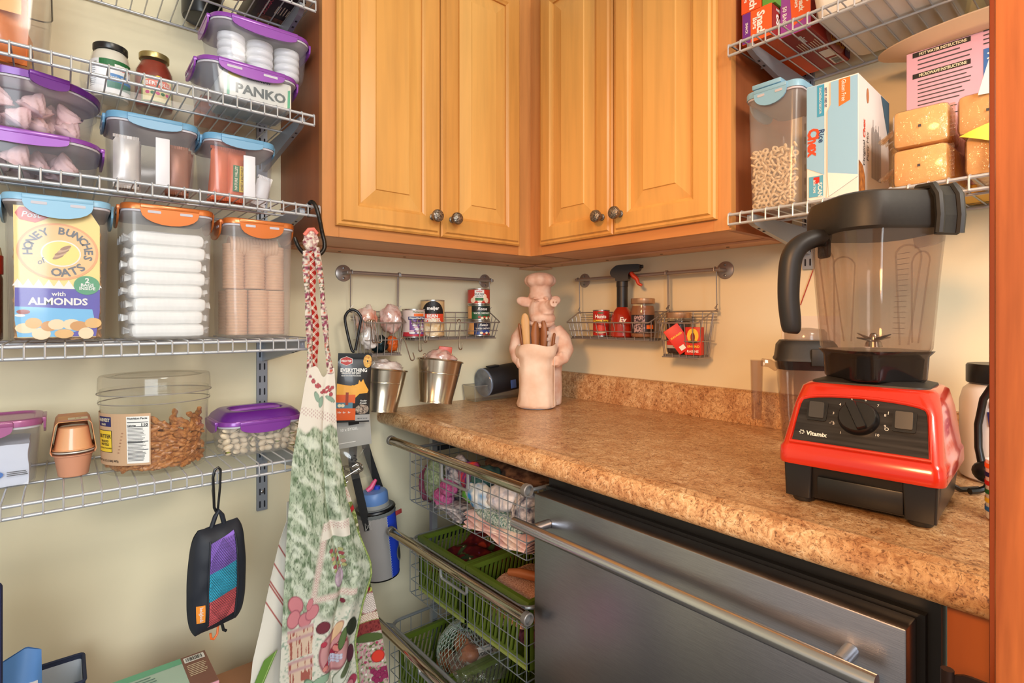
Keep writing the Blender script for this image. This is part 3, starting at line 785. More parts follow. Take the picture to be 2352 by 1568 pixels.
# blue lid boxes with grip strip
M_GRIP = mat('milky_grip', (226, 224, 228), .4)
def snack_box(label, x, yc, w, d, h, grip):
    t = lidbox('snack_box', label, (x, yc, Z2), w - .01, w, d - .008, d, h, .02, M_BLUEM, M_CLRB, cw=.62, drop=.02, slots=(False, True, True), lh=.014)
    part('grip_strip', MB().cbox(grip - .0115, grip + .0115, -d / 2 - .0015, -d / 2 + .0015, .004, h * .72, .001), M_GRIP, t)
    return t
snack_box('clear snack box with blue lid and white grip strip holding wafer packs', -1.2185, -.178, .142, .145, .136, .012)
snack_box('clear snack box with blue lid holding orange granola bars', -1.066, -.18, .130, .14, .131, .014)
def pack(w, d, h, mats, name, label, cat, loc, rot, lines_=None, group=None):
    """flat foil pack with crimped ends, standing"""
    t = thing(name, label, cat, loc, 0, group); t.rotation_euler = rot
    mb = MB().surf(lambda u, v: ((u - .5) * w, -d / 2 * sin(pi * u) ** .6 * sin(pi * v) ** .5, v * h), 12, 14)
    mb.surf(lambda u, v: ((u - .5) * w, d / 2 * sin(pi * u) ** .6 * sin(pi * v) ** .5, v * h), 12, 14)
    part('wrapper', mb, mats, t)
    for z in (0, h): part('crimp', MB().surf(lambda u, v: ((u - .5) * w, .0008 * sin(u * 60), z + (v - (z == 0)) * .006), 40, 3, .0005), mats, t)
    return t
M_FOILW = mat('white_foil', (226, 214, 200), .3, .2, var=.2, scale=30)
M_FOILB = mat('brown_foil', (168, 106, 76), .35, .2, var=.2, scale=30)
M_FOILO = mat('orange_foil', (228, 110, 58), .35, .1, var=.15, scale=30)
for k in range(3):
    pack(.040, .016, .088, M_FOILW, 'wafer_pack', 'white foil wafer pack inside the blue-lidded box', 'snack pack', (-1.262 + .004 * k, -.226 + .020 * k, Z2 + .004), (0, 0, .1 * k), group='white wafer packs')
for k in range(3):
    pack(.040, .016, .085, M_FOILB, 'chocolate_bar', 'brown foil snack bar inside the blue-lidded box', 'snack bar', (-1.180 + .003 * k, -.226 + .020 * k, Z2 + .004), (0, .05 * k, -.1 * k), group='brown snack bars')
for k in range(5):
    g = pack(.034, .016, .100, M_FOILO, 'granola_bar', 'orange granola bar wrapper standing in the blue-lidded box', 'granola bar', (-1.103 + .030 * (k % 2), -.226 + .018 * (k // 2), Z2 + .004), (0, .02 * k, 0), group='orange granola bars')
    if k == 1:
        g['label'] = 'orange granola bar with green panel lettered NATURE VALLEY'; del g['group']
        fn = on_front(-.0086, .0, .05, pi / 2)
        flat((-.035, -.004, .02, .008), fn, mat('nv_green', (36, 116, 62), .5), g)
        text('NATURE VALLEY', .007, shift(lift(fn, .0004), -.007, .002), M_CREAM, g, .03, width=.05)
        flat((-.035, -.0135, .02, -.0045), lift(fn, .0001), M_YELLOW, g)
        text('SWEET & SALTY NUT', .006, shift(lift(fn, .0006), -.007, -.009), mat('nv_brown', (120, 60, 20), .5), g, .02, width=.05)
for k in range(3):
    pack(.030, .014, .055, mat('white_pack_%d' % k, (238, 232, 226), .4), 'candy_pack', 'small white and orange snack pack at the bottom of the blue-lidded box', 'snack pack', (-1.027 + .004 * k, -.222 + .022 * k, Z2 + .004), (0, .25, 0), group='small white packs')

# ---- first shelf
t = thing('clear_bin', 'shallow clear ribbed bin standing under the sauce jars', 'bin', (-1.177, -.076, Z1))
part('wall', shell(.285, .120, .300, .130, .058, .014), M_CLR, t)
part('ribbed_base', MB().loft([[(x, y + .0007 * (i % 2), z) for i, (x, y) in enumerate([(-.1425 + .285 * k / 120, -.0612) for k in range(121)])] for z in (.002, .018)], False, False, closed=False), M_FROST, t)
def jar(name, label, loc, prof, body, lid, lprof, cat='jar'):
    t = thing(name, label, cat, loc)
    part('glass', MB().lathe(prof, 28), M_GLASS, t)
    part('sauce', MB().lathe([(max(r - .0016, .001), z + (.002 if i == 0 else 0)) for i, (r, z) in enumerate(prof[:-1])], 28), body, t)
    part('lid', MB().lathe(lprof, 28), lid, t)
    return t
j = jar('alfredo_jar', 'glass jar of white alfredo sauce with black lid beside the red sauce jar', (-1.2775, -.082, Z1 + .004), [(.028, 0), (.032, .004), (.033, .010), (.033, .085), (.031, .095), (.027, .101), (.027, .106)], mat('alfredo_white', (232, 222, 206), .35), mat('black_lid', (38, 36, 35), .3), [(.0295, .102), (.030, .103), (.030, .113), (.0285, .1145), (.026, .1135)])
fn = on_cyl(.0334, .05, -pi / 2 - .1)
flat((-.045, -.04, .045, .028), fn, mat('label_white', (236, 236, 236), .5), j, sub=20)
flat((-.018, .013, .045, .028), lift(fn, .0003), M_GREEN, j, sub=14)
flat((.008, .000, .040, .020), lift(fn, .0005), M_WHITE, j, sub=8)
text('meijer', .0105, shift(lift(fn, .0008), .024, .0105), M_RED, j, .03)
flat((-.004, -.016, .045, .0), lift(fn, .0006), mat('alf_blue', (40, 124, 190), .5), j, sub=12)
text('Classic Alfredo', .008, shift(lift(fn, .0009), .018, -.007), M_WHITE, j, .02)
flat((-.004, -.03, .045, -.016), lift(fn, .0006), mat('alf_green', (40, 120, 96), .5), j, sub=12)
lines(12, .020, .0042, .0012, lift(fn, .0005), M_INK, j, -.042, .02)
j = jar('tomato_sauce_jar', 'glass jar of red pasta sauce with gold lid and green oval label', (-1.2015, -.082, Z1 + .004), [(.030, 0), (.034, .004), (.036, .012), (.036, .070), (.034, .084), (.028, .097), (.025, .103), (.025, .112)], mat('red_sauce', (150, 54, 34), .35, var=.25, scale=60), mat('gold_lid', (176, 156, 100), .3, .7), [(.0275, .1085), (.028, .110), (.028, .1195), (.027, .1205), (.024, .1195)])
fn = on_cyl(.0365, .045, -pi / 2 + .06)
flat((-.030, -.035, .032, .020), fn, mat('bert_green', (104, 128, 62), .5), j, sub=16)
flat((-.027, -.033, .029, .017), lift(fn, .0003), mat('bert_cream', (226, 208, 150), .5), j, sub=14)
def on_poly(pts, fn, m, parent, name='print', n=8):
    """flat patch on a curved face, cut into columns"""
    xs = [p[0] for p in pts]; cx = sum(xs) / len(xs); cy = sum(p[1] for p in pts) / len(pts)
    vs = [fn(cx, cy)]; fs = []; rings = 3; L = len(pts)
    for k in range(1, rings + 1):
        vs += [fn(cx + (a - cx) * k / rings, cy + (b - cy) * k / rings) for a, b in pts]
    for i in range(L): fs.append((0, 1 + i, 1 + (i + 1) % L))
    for k in range(rings - 1):
        for i in range(L): fs.append((1 + k * L + i, 1 + (k + 1) * L + i, 1 + (k + 1) * L + (i + 1) % L, 1 + k * L + (i + 1) % L))
    me = bpy.data.meshes.new(name); me.from_pydata(vs, [], fs); me.materials.append(m)
    return part(name, me, m, parent)
on_poly(oval(.026, .0105, 28, .001, .004), lift(fn, .0006), mat('bert_red', (214, 84, 46), .5), j, 'oval')
on_poly(oval(.006, .005, 14, .001, .0165), lift(fn, .0008), M_YELLOW, j, 'crest')
text('BERTOLLI', .0105, shift(lift(fn, .0010), .001, .004), M_WHITE, j, .02, width=.044)
for k in range(5): on_poly(oval(.004, .0035, 10, -.018 + k * .009, -.016), lift(fn, .0007), (mat('bert_pink', (206, 70, 120), .5), M_GREEN)[k % 2], j, 'tomato_picture')
# snack pack carton in the bin
sp = thing('pudding_carton', 'small orange pudding carton lying in the clear bin, lettered Snack Pack', 'carton', (-1.075, -.082, Z1 + .004))
part('carton', MB().cbox(-.045, .040, -.04, .04, 0, .048, .002), mat('pudding_orange', (222, 132, 84), .5), sp)
fn = on_front(-.04, 0, .027)
text('Snack', .022, shift(fn, -.004, .007), M_WHITE, sp, .05); text('Pack', .022, shift(fn, .004, -.013), M_WHITE, sp, .05)
# two stacked purple-lid boxes
lidbox('panko_box', 'clear box with purple clip lid lettered PANKO inside, under the box of white cups', (-1.055, -.212, Z1), .172, .186, .135, .142, .076, .03, M_PURP, M_CLRB, lh=.010, cw=.68, drop=.024)
pk = thing('panko_bag', 'white bread crumb bag lettered PANKO inside the purple-lidded box', 'bag', (-1.045, -.212, Z1 + .002))
part('bag', MB().cbox(-.062, .072, -.0645, .055, 0, .060, .006), mat('panko_white', (230, 226, 210), .6, bump=.3, scale=30), pk)
fn = on_front(-.0645, 0.005, .03)
text('PANKO', .027, shift(fn, .004, -.006), mat('panko_dark', (84, 92, 86), .5), pk, .035, width=.098)
text('KIKKOMAN', .0085, shift(fn, .0, .019), M_NAVY, pk, .03, width=.044)
for x in (-.058, .060): flat([(x - .003, -.026), (x + .002, -.026), (x + .003, .016), (x - .002, .014)], fn, mat('bamboo_green', (90, 168, 130), .5), pk, 'stroke')
flat(oval(.014, .006, 14, -.045, .02), fn, mat('panko_yellow', (232, 214, 90), .5), pk)
lidbox('cup_box', 'clear box with purple clip lid holding nested white cups, topmost of its stack', (-1.030, -.212, Z1 + .0765), .176, .190, .135, .142, .093, .03, M_PURP, M_CLRB, lh=.010, cw=.68, drop=.022, slots=(False, False, False))
cup = MB().lathe([(.010, 0), (.019, .0005), (.0245, .004), (.0268, .009), (.0262, .0135), (.0250, .0160), (.0262, .0163), (.0262, .0172), (.0245, .0172), (.0235, .010), (.010, .004)], 28).mesh('cup', mat('white_cup', (240, 238, 234), .3))
for i in range(3):
    for k in range(4):
        single('plastic_cup', cup, None, 'small white plastic cup nested in a column inside the purple-lidded box', 'cup', (-1.083 + i * .056, -.232, Z1 + .081 + k * .0160), (0, 0, 0), 'nested white cups')
# orange snack bags at the frame edge
bag = thing('chip_bag', 'orange snack bag lettered Flavor standing on the wire shelf', 'snack bag', (-1.462, -.20, Z1))
part('bag', MB().surf(lambda u, v: ((u - .5) * .12, -.03 * sin(pi * u) ** .5 * sin(pi * min(1, v * 1.05)) ** .4 + .003 * sin(u * 20 + v * 13), v * .235), 22, 22, .002), mat('orange_bag', (232, 128, 54), .3, var=.25, scale=9, coat=.4), bag)
part('bag_back', MB().surf(lambda u, v: ((u - .5) * .12, .03 * sin(pi * u) ** .5 * sin(pi * min(1, v * 1.05)) ** .4, v * .235), 16, 16, .002), mat('orange_bag', (232, 128, 54), .3), bag)
fn = on_front(-.034, .010, .125)
flat((-.04, -.052, .044, -.006), fn, mat('bag_amber', (238, 172, 92), .4), bag)
flat((-.04, -.006, .044, -.003), lift(fn, .0004), M_WHITE, bag)
text('Flavor', .021, shift(lift(fn, .0004), .014, .016), M_WHITE, bag, .03, slant=.2)
bag2 = thing('noodle_bag', 'orange and yellow noodle bag lying under the orange snack bag', 'snack bag', (-1.455, -.10, Z1))
part('bag', MB().cbox(-.08, .058, -.06, .06, 0, .10, .03), mat('noodle_orange', (226, 110, 60), .35, c2=(240, 196, 110), scale=16, bump=.4), bag2)
bn = thing('clear_tray', 'tall clear plastic tray holding the orange snack bags', 'tray', (-1.47, -.15, Z1))
part('wall', shell(.18, .24, .20, .26, .16, .02), M_CLR, bn)
part('rim', MB().tube([(x, y, .16) for x, y in rr(.1, .13, .02, 4)], .0015, 6, True), mat('dark_rim', (96, 98, 92), .3), bn)

# ---- top shelf, seen from beneath
tn = thing('black_tin', 'black round tin on the top wire shelf', 'tin', (-1.105, -.055, Z0))
part('tin', MB().lathe([(.034, 0), (.040, .002), (.042, .008), (.042, .09)], 28), mat('tin_black', (36, 38, 40), .3), tn)
part('base_ring', MB().torus((0, 0, .0045), .0365, .004, 28, 6), M_BLACKPL, tn)
bw = thing('beige_bowl', 'beige ceramic bowl on the top wire shelf', 'bowl', (-1.085, -.225, Z0))
part('bowl', MB().lathe([(.03, 0), (.045, .003), (.062, .02), (.070, .055), (.067, .055), (.058, .022), (.03, .006)], 32), mat('beige_glaze', (206, 170, 146), .35), bw)
db = thing('cereal_carton', 'dark chocolate carton lying on the top wire shelf beside the cabinet', 'carton', (-.985, -.155, Z0))
part('carton', MB().cbox(-.042, .042, -.125, .125, 0, .06, .002), mat('carton_dark', (54, 44, 48), .5), db)
fn = on_top(0, 0, 0, pi / 2, .0006, -1)
flat((-.05, -.03, .02, .03), fn, mat('carton_picture', (150, 96, 70), .6, c2=(60, 40, 40), scale=80), db)
text('CHOCOLATE', .014, shift(fn, .06, .022), mat('carton_pink', (206, 84, 104), .5), db, .03); lines(5, .04, .006, .002, fn, M_CREAM, db, .04, 0)
# ================================================================== fourth shelf
lidbox('sugar_box', 'clear box with mauve clip lid of white sugar beside the fruit cups', (-1.474, -.150, Z4), .165, .178, .12, .13, .118, .028, M_PINKP, M_CLRB, cw=.62, drop=.026, slots=(False, False, False))
sg = thing('sugar_bag', 'white sugar bag inside the mauve-lidded box', 'bag', (-1.474, -.15, Z4 + .003))
part('bag', lumpy(.145, .10, .072, .004, 30, 5, (10,)), mat('sugar_white', (232, 234, 240), .6), sg)
fn = on_front(-.0545, 0.02, .022)
flat(oval(.014, .007, 18, .008, 0), fn, M_BLUE, sg, 'brand_oval'); lines(3, .028, .003, .0014, fn, M_INK, sg, .026, .002)
# fruit cup pack
fc = thing('cup_sleeve', 'cardboard fruit cup sleeve with peach pictures on the wire shelf', 'carton', (-1.3385, -.150, Z4))
sl = [(-.031, .046), (-.0335, .052), (-.0265, .100), (-.022, .106), (.022, .106), (.0265, .100), (.0335, .052), (.031, .046)]
inn = [(x * .965, z - (.001 if z > .06 else -.0008)) for x, z in sl]
part('sleeve', MB().loft([[(x, y, z) for x, z in sl + inn[::-1]] for y in (-.056, .056)]), mat('sleeve_card', (226, 168, 100), .5, c2=(206, 110, 96), scale=26), fc, False)
fn = on_top(.106, 0, 0)
flat((-.008, -.04, .021, -.012), fn, M_CREAM, fc); flat((-.021, -.055, .021, -.042), fn, mat('sleeve_pink', (224, 150, 140), .5), fc)
text('12', .012, shift(lift(fn, .0004), .006, -.026), mat('sleeve_gold', (196, 150, 60), .5), fc, .03)
M_CUPO = mat('peach_cup', (232, 172, 124), .3, coat=.4)
M_CUPB = mat('peach_cup_low', (214, 150, 118), .4)
def fruit_cup(flip):
    p = [(.0195, 0), (.0225, .002), (.0285, .040), (.0315, .0405), (.0315, .042), (.028, .0425)]
    if flip: p = [(r, .0935 - z) for r, z in p][::-1]
    else: p = [(r, z + .0015) for r, z in p]
    return MB().lathe(p, 30)
for k, y in enumerate((-.029, .029)):
    single('fruit_cup', fruit_cup(False), M_CUPB, 'peach-coloured fruit cup standing in the cardboard sleeve', 'fruit cup', (-1.3385, -.150 + y, Z4), group='lower fruit cups')
    single('fruit_cup', fruit_cup(True), M_CUPO, 'glossy peach fruit cup turned upside down in the cardboard sleeve', 'fruit cup', (-1.3385, -.150 + y, Z4), group='upper fruit cups')
    single('foil_disc', MB().lathe([(.032, 0), (.0325, .0012), (.032, .0024)], 30), mat('foil_white', (222, 216, 206), .3, .3), 'pale foil disc between two fruit cups in the sleeve', 'foil disc', (-1.3385, -.150 + y, Z4 + .0475), group='fruit cup foils')
# pretzel tub
PX, PY, PR = -1.211, -.200, radians(-10)
pt = thing('pretzel_tub', 'clear oval tub of braided pretzels with kraft paper label', 'tub', (PX, PY, Z4), PR)
SY = .86
def ell_l(prof, n=48, cap0=True, cap1=True): return MB().lathe(prof, n, sy=SY, cap0=cap0, cap1=cap1)
M_TUB = clear('tub_plastic', (254, 254, 252), .02, .08, .8)
part('body', ell_l([(.080, 0), (.085, .003), (.086, .008), (.0905, .128), (.0930, .130), (.0935, .138), (.0915, .140), (.0915, .158), (.0900, .158), (.0895, .139), (.0890, .126), (.0845, .008), (.080, .004)]), M_TUB, pt)
part('lid', ell_l([(.0955, .150), (.0945, .152), (.0935, .180), (.0915, .184), (.086, .1845), (.080, .1815), (.070, .1815), (.066, .1845), (.02, .1845)]), clear('lid_plastic', (251, 249, 245), .08, .1, .9), pt)
part('rim_line', ell_l([(.0958, .1495), (.0962, .1505), (.0958, .1515)], cap0=False, cap1=False), mat('rim_grey', (150, 142, 132), .3), pt)
part('ridge_line', ell_l([(.0934, .1325), (.0941, .1335), (.0934, .1345)], cap0=False, cap1=False), mat('rim_grey', (150, 142, 132), .3), pt)
LR = .0878
def tubmap(a, b):
    # a: arc length from the front of the tub, b: height
    t = -pi / 2 + a / LR; k = .0862 + .0046 * b / .12 + .0008
    return (k * cos(t), k * SY * sin(t), b)
flat((-.150, .022, -.004, .118), tubmap, mat('kraft_paper', (206, 168, 132), .6), pt, 'label', 24)
T1 = lift(tubmap, .0004); T2 = lift(tubmap, .0008); T3 = lift(tubmap, .0012)
flat((-.042, .026, -.006, .113), T1, M_WHITE, pt, 'facts_panel', 6)
text('Nutrition Facts', .0052, shift(T2, -.0245, .1095), M_BLACK, pt, .03, width=.031)
text('Calories', .0042, shift(T2, -.0335, .0965), M_BLACK, pt, .04); text('110', .0072, shift(T2, -.0135, .0975), M_BLACK, pt, .04)
for z in (.1015, .0935, .0655, .0505): flat((-.0405, z, -.0075, z + .0011), T2, M_BLACK, pt, 'rule', 4)
lines(11, .030, .0026, .0008, T2, M_INK, pt, -.040, .0905); lines(5, .030, .0026, .0008, T2, M_INK, pt, -.040, .0635); lines(8, .031, .0024, .001, T2, M_INK, pt, -.040, .0475)
flat((-.110, .094, -.072, .112), T1, M_NAVY, pt, 'brand_panel', 6); text('HARVEST', .0085, shift(T2, -.092, .106), M_CREAM, pt, .03)
text('ROAD', .005, shift(T2, -.092, .098), M_CREAM, pt, .03)
flat((-.113, .046, -.071, .087), T1, M_BLACK, pt, 'flavour_edge', 6); flat((-.112, .047, -.072, .086), lift(tubmap, .0006), mat('butter_yellow', (246, 208, 56), .5), pt, 'flavour_panel', 6)
text('BUTTER', .0098, shift(T3, -.090, .076), M_BLACK, pt, .02); text('BRAIDED', .0058, shift(T3, -.090, .067), M_BLACK, pt, .02); text('PRETZELS', .0058, shift(T3, -.090, .061), M_BLACK, pt, .02); text('NATURALLY FLAVORED', .0034, shift(T3, -.090, .054), M_BLACK, pt, .02)
text('NET WT 32 OZ (2 LBS) 907g', .0052, shift(T2, -.090, .030), M_BLACK, pt, .02)
for k in range(7): on_poly([(-.058 + a * .5 + k * .0014, .046 + k * .006 + b) for a, b in oval(.0045, .0011, 8)], T1, mat('wheat_brown', (166, 120, 92), .6), pt, 'wheat_picture')
def pretzel(L, seed):
    loops = []; n = 13
    for k in range(n):
        u = k / (n - 1); s = L * (u - .5); tw = u * 7.5 + seed; r = .0052 * (.62 + .38 * sin(pi * min(1, max(0, u * 1.02))) ** .35)
        loops.append([(s, (r * (1 + .25 * cos(2 * (a + tw)))) * cos(a) + .001 * sin(u * 9 + seed), (r * (1 + .25 * cos(2 * (a + tw)))) * sin(a)) for a in [2 * pi * i / 10 for i in range(10)]])
    return MB().loft(loops).mesh('pretzel', mat('pretzel_brown', (208, 144, 84), .35, c2=(150, 88, 44), scale=150, bump=.3))
PZ = [pretzel(.046, 0), pretzel(.040, 2), pretzel(.050, 4)]
n = 0
for lay in range(9):
    z = .011 + lay * .0105
    for k in range(17):
        a = radians(-200 + 14.5 * k + (lay % 2) * 7) if k < 15 else R.uniform(0, 6.28)
        lim = .0715 if k < 15 else .03
        if lay >= 7 and k < 15 and not (-95 < math.degrees(a) < 20): continue
        if lay == 8 and k % 2: continue
        x, y = lim * cos(a), lim * SY * sin(a)
        hd = a + pi / 2 + R.uniform(-.35, .35)
        w = Matrix.Rotation(PR, 3, 'Z') @ Vector((x, y, 0))
        tilt = R.uniform(-.55, .55) if lay < 8 else R.uniform(.3, 1.1)
        single('pretzel_stick', PZ[n % 3], None, 'twisted brown pretzel stick in the clear oval tub', 'pretzel', (PX + w.x, PY + w.y, Z4 + z + R.uniform(-.002, .002) + (.003 if lay == 0 else 0)), (R.uniform(0, 6), tilt * (.3 if lay == 0 else 1), hd + PR), 'braided pretzels in the tub'); n += 1
# pistachio box
SX, SYY = -1.021, -.172
lidbox('pistachio_box', 'clear box with deep purple handled lid of pistachios beside the hanging apron', (SX, SYY, Z4), .144, .166, .118, .140, .078, .03, M_PURP, M_FROST, lh=.010, cw=.62, drop=.022, slots=(False, False, False), rz=radians(2))
ld = bpy.data.objects['pistachio_box']
part('lid_dome', MB().rloft([(.0775, .0840, .0705, .03), (.085, .0800, .067, .03), (.0935, .0700, .058, .028), (.0945, .0680, .056, .027), (.0945, .055, .043, .03), (.088, .052, .040, .03)], n=6), M_PURPD, ld, angle=35)
part('lid_grip', MB().tube([(-.052, 0, .0885), (-.03, 0, .0905), (0, 0, .0910), (.03, 0, .0905), (.052, 0, .0885)], .006, 8), M_PURP, ld)
def pistachio():
    mb = MB(); mb.cur = 0
    for s in (-1, 1):
        Mx = Matrix.Rotation(s * .16, 3, 'Y')
        vs = []; nu, nv = 12, 5
        hemi = MB().surf(lambda u, v: Mx @ Vector((.0105 * cos(pi * (u - .5) * 1) * 0 + .0105 * sin(pi * (u - .5)) , .0065 * cos(pi * (u - .5)) * cos(pi * v), s * (.0004 + .0062 * cos(pi * (u - .5)) * sin(pi * v)))), nu, 7)
        mb.add(hemi.v, hemi.f)
    mb.cur = 1; mb.ell((0, 0, 0), .0088, .0054, .0036, 10, 6)
    return mb.mesh('pistachio', [mat('pistachio_shell', (226, 206, 176), .5, var=.08, scale=90), mat('pistachio_nut', (168, 176, 84), .5, c2=(130, 90, 90), scale=200)])
pm = pistachio()
for lay in range(5):
    z = .010 + lay * .0120; kx = 1 + .14 * (z / .07)
    for row in range(3):
        for k in range(9 if row < 2 else 5):
            x = (-.064 + .016 * k * (1 if row < 2 else 2) + R.uniform(-.003, .003)) * kx; y = (-.047 + row * .018) * kx
            if row == 1 and 0 < k < 8 and lay < 4: continue
            if row == 2 and lay < 3 and 0 < k < 4: continue
            single('pistachio', pm, None, 'pale pistachio nut in its shell inside the purple-lidded box', 'pistachio', (SX + x, SYY + y, Z4 + z), (R.uniform(-1.2, 1.2), R.uniform(-.6, .6), R.uniform(0, 6)), 'pistachios in the box')
# ================================================================== rails with hanging baskets
M_RAIL = mat('warm_grey_rail', (168, 158, 152), .32, .6)
M_BWIRE = mat('grey_basket_wire', (166, 158, 152), .34, .6)
M_CHROME = mat('hook_steel', (186, 178, 168), .2, .95)
RZ_ = 1.3125
def rail(label, x0, x1, rz):
    t = thing('hanging_rail', label, 'rail', (0, 0, RZ_), rz)
    part('bar', MB().cyl((x0, -.040, 0), (x1, -.040, 0), .0052, n=14), M_RAIL, t)
    for x in (x0 + .004, x1 - .004):
        part('wall_disc', MB().lathe([(.0235, 0), (.0235, .002), (.0215, .0035), (.004, .004)], 28).warp(lambda a, b, c: (x + a, -.0005 - c, b)), M_RAIL, t)
        part('post', MB().tube([(x, -.004, 0), (x, -.030, 0), (x, -.040, 0)], .0052, 12), M_RAIL, t)
        for s in (-1, 1):
            part('screw', MB().lathe([(.0035, 0), (.0035, .001), (.002, .0018)], 10).warp(lambda a, b, c: (x + a, -.0046 - c, b + s * .0145)), mat('screw_steel', (150, 150, 152), .3, .9), t)
rail('grey hanging rail on the yellow wall above the steel buckets', -.748, -.238, 0)
rail('grey hanging rail on the wall above the countertop, behind the spray bottle', .238, .748, -pi / 2)
def basket(label, x0, x1, bz, rz, nf, ns=4):
    """hanging wire basket between x0 and x1; bz is its floor height"""
    t = thing('wire_basket', label, 'basket', (0, 0, 0), rz)
    yb, yf, zb, zf = -.026, -.107, 1.204, 1.172
    bx0, bx1, bb, bf = x0 + .020, x1 - .020, -.030, -.092
    ring = [(x0, yb, zb), (x1, yb, zb), (x1 - .004, -.045, zb - .002), (x1 - .012, yf + .003, zf + .001), (x1 - .016, yf, zf), (x0 + .016, yf, zf), (x0 + .012, yf + .003, zf + .001), (x0 + .004, -.045, zb - .002)]
    part('top_ring', MB().tube(ring, .0020, 7, True), M_BWIRE, t)
    k = .52; mz = zf - (zf - bz) * k
    mid = [(x0 + .010, -.028, mz), (x1 - .010, -.028, mz), (x1 - .018, -.100, mz), (x0 + .018, -.100, mz)]
    part('mid_ring', MB().tube(mid, .0013, 6, True), M_BWIRE, t)
    part('base_ring', MB().tube([(bx0, bb, bz), (bx1, bb, bz), (bx1, bf, bz), (bx0, bf, bz)], .0017, 6, True), M_BWIRE, t)
    part('base_plate', MB().box(bx0 + .002, bx1 - .002, bf + .002, bb - .002, bz + .001, bz + .007), mat('basket_tray', (128, 122, 118), .4, .5), t, False)
    for i in range(nf):
        u = (i + .5) / nf
        part('wire', MB().tube([(x0 + .016 + (x1 - x0 - .032) * u, yf, zf), (bx0 + (bx1 - bx0) * u, bf, bz)], .0012, 6), M_BWIRE, t)
        part('wire', MB().tube([(x0 + (x1 - x0) * u, yb, zb), (bx0 + (bx1 - bx0) * u, bb, bz)], .0012, 6), M_BWIRE, t)
    for i in range(ns):
        u = (i + .5) / ns
        for xs, xe in ((x0 + .004 + .008 * u, bx0), (x1 - .004 - .008 * u, bx1)):
            part('wire', MB().tube([(xs, yb + (yf - yb) * u, zb + (zf - zb) * u), (xe, bb + (bf - bb) * u, bz)], .0012, 6), M_BWIRE, t)
    for zz in (zb - .016, zb - .024): part('back_bar', MB().cyl((x0 + .003, yb - .001, zz), (x1 - .003, yb - .001, zz), .0012, n=6), M_BWIRE, t)
    for x in (x0 + .001, x1 - .001):
        pts = [(x, -.033, zb + .001), (x, -.031, zb + .02), (x, -.0335, RZ_ - .002), (x, -.0345, RZ_ + .005), (x, -.040, RZ_ + .0072), (x, -.0465, RZ_ + .004), (x, -.047, RZ_ - .004)]
        h_ = part('hanger', MB().tube(pts, .0016, 7), M_BWIRE, t)
        part('twist', MB().tube([(x + .004 * cos(a), -.033 + .004 * sin(a), zb - .004 + .0018 * a / 1.5) for a in [i * .8 for i in range(14)]] + [(x + .006, -.037, zb + .018)], .0011, 5), M_BWIRE, h_)
    return t
basket('wide grey wire basket of food cans hanging on the rail', -.588, -.246, 1.121, 0, 9)
basket('deep small wire basket stuffed with clear bags, beside the jerky bag', -.737, -.590, 1.080, 0, 5, 3)
basket('wide grey wire basket holding the spray bottle', .246, .588, 1.121, -pi / 2, 9)
basket('deep small wire basket holding the fudge jar and raisin boxes', .590, .737, 1.080, -pi / 2, 5, 3)

# ---- cans
M_TIN = mat('tin_plate', (190, 186, 178), .25, .9)
def can(label, loc, r, h, m, face=-pi / 2, rz=0):
    t = thing('food_can', label, 'can', loc, rz)
    part('tin', MB().lathe([(r - .002, 0), (r, .0008), (r, .003), (r - .0012, .004), (r - .0012, h - .004), (r, h - .003), (r, h - .0008), (r - .0015, h), (r - .003, h), (r - .0035, h - .0025), (.001, h - .0025)], 32), M_TIN, t)
    part('paper_label', MB().lathe([(r - .0008, .0042), (r - .0008, h - .0042)], 32, cap0=False, cap1=False), m, t)
    return t, (lambda z: on_cyl(r - .0006, z, face))
LX = -pi / 2 - .62          # cans on the left rail face the viewer's side
zb = 1.1285
t, F = can('red can of creamed chipped beef in the wire basket', (-.556, -.067, zb), .034, .084, mat('can_cream', (226, 206, 196), .4), LX)
flat((-.06, -.042, .06, -.030), F(.046), mat('can_crimson', (196, 50, 60), .4), t, sub=20)
flat((-.008, -.036, .040, .006), lift(F(.046), .0003), mat('can_violet', (120, 70, 140), .4), t, sub=12)
for k in range(14): on_poly(oval(.0075, .0028, 8, -.003 + (k * 37 % 40) * .001, -.032 + (k % 6) * .0055), lift(F(.046), .0005 + k * .00004), (M_WHITE, mat('beef_rose', (220, 180, 190), .4))[k % 2], t, 'beef_picture')
flat((-.012, .006, .044, .015), lift(F(.046), .0006), M_NAVY, t, sub=10); text('Chipped Beef Gravy', .0072, shift(lift(F(.046), .001), .016, .0105), M_WHITE, t, .03, width=.052)
flat((.004, .016, .036, .024), lift(F(.046), .0004), M_ORANGE, t, sub=6); text('Patterson', .009, shift(lift(F(.046), .0008), .018, .029), mat('script_olive', (90, 110, 40), .5), t, .01, slant=.25)
t, F = can('tall can of bean sprouts with black and red label in the wire basket', (-.488, -.062, zb), .037, .112, mat('can_sand', (214, 178, 128), .35, var=.1, scale=8), LX)
on_poly([(a, max(b, .012)) for a, b in oval(.036, .040, 32, .004, .012)], lift(F(.056), .0003), M_BLACK, t)
flat((-.034, -.012, .040, .014), lift(F(.056), .0006), mat('sprout_red', (222, 70, 40), .4), t, sub=14)
on_poly(oval(.034, .028, 28, .002, -.026), lift(F(.056), .0007), mat('sprout_white', (238, 222, 190), .5, c2=(206, 160, 90), scale=90), t, 'sprout_picture')
text('meijer', .014, shift(lift(F(.056), .0010), .004, .029), M_WHITE, t, .04); text('BEAN', .013, shift(lift(F(.056), .0012), .002, .0075), M_WHITE, t, .04); text('SPROUTS', .013, shift(lift(F(.056), .0012), .002, -.0045), M_WHITE, t, .03, width=.046)
LX2 = -pi / 2 - .50
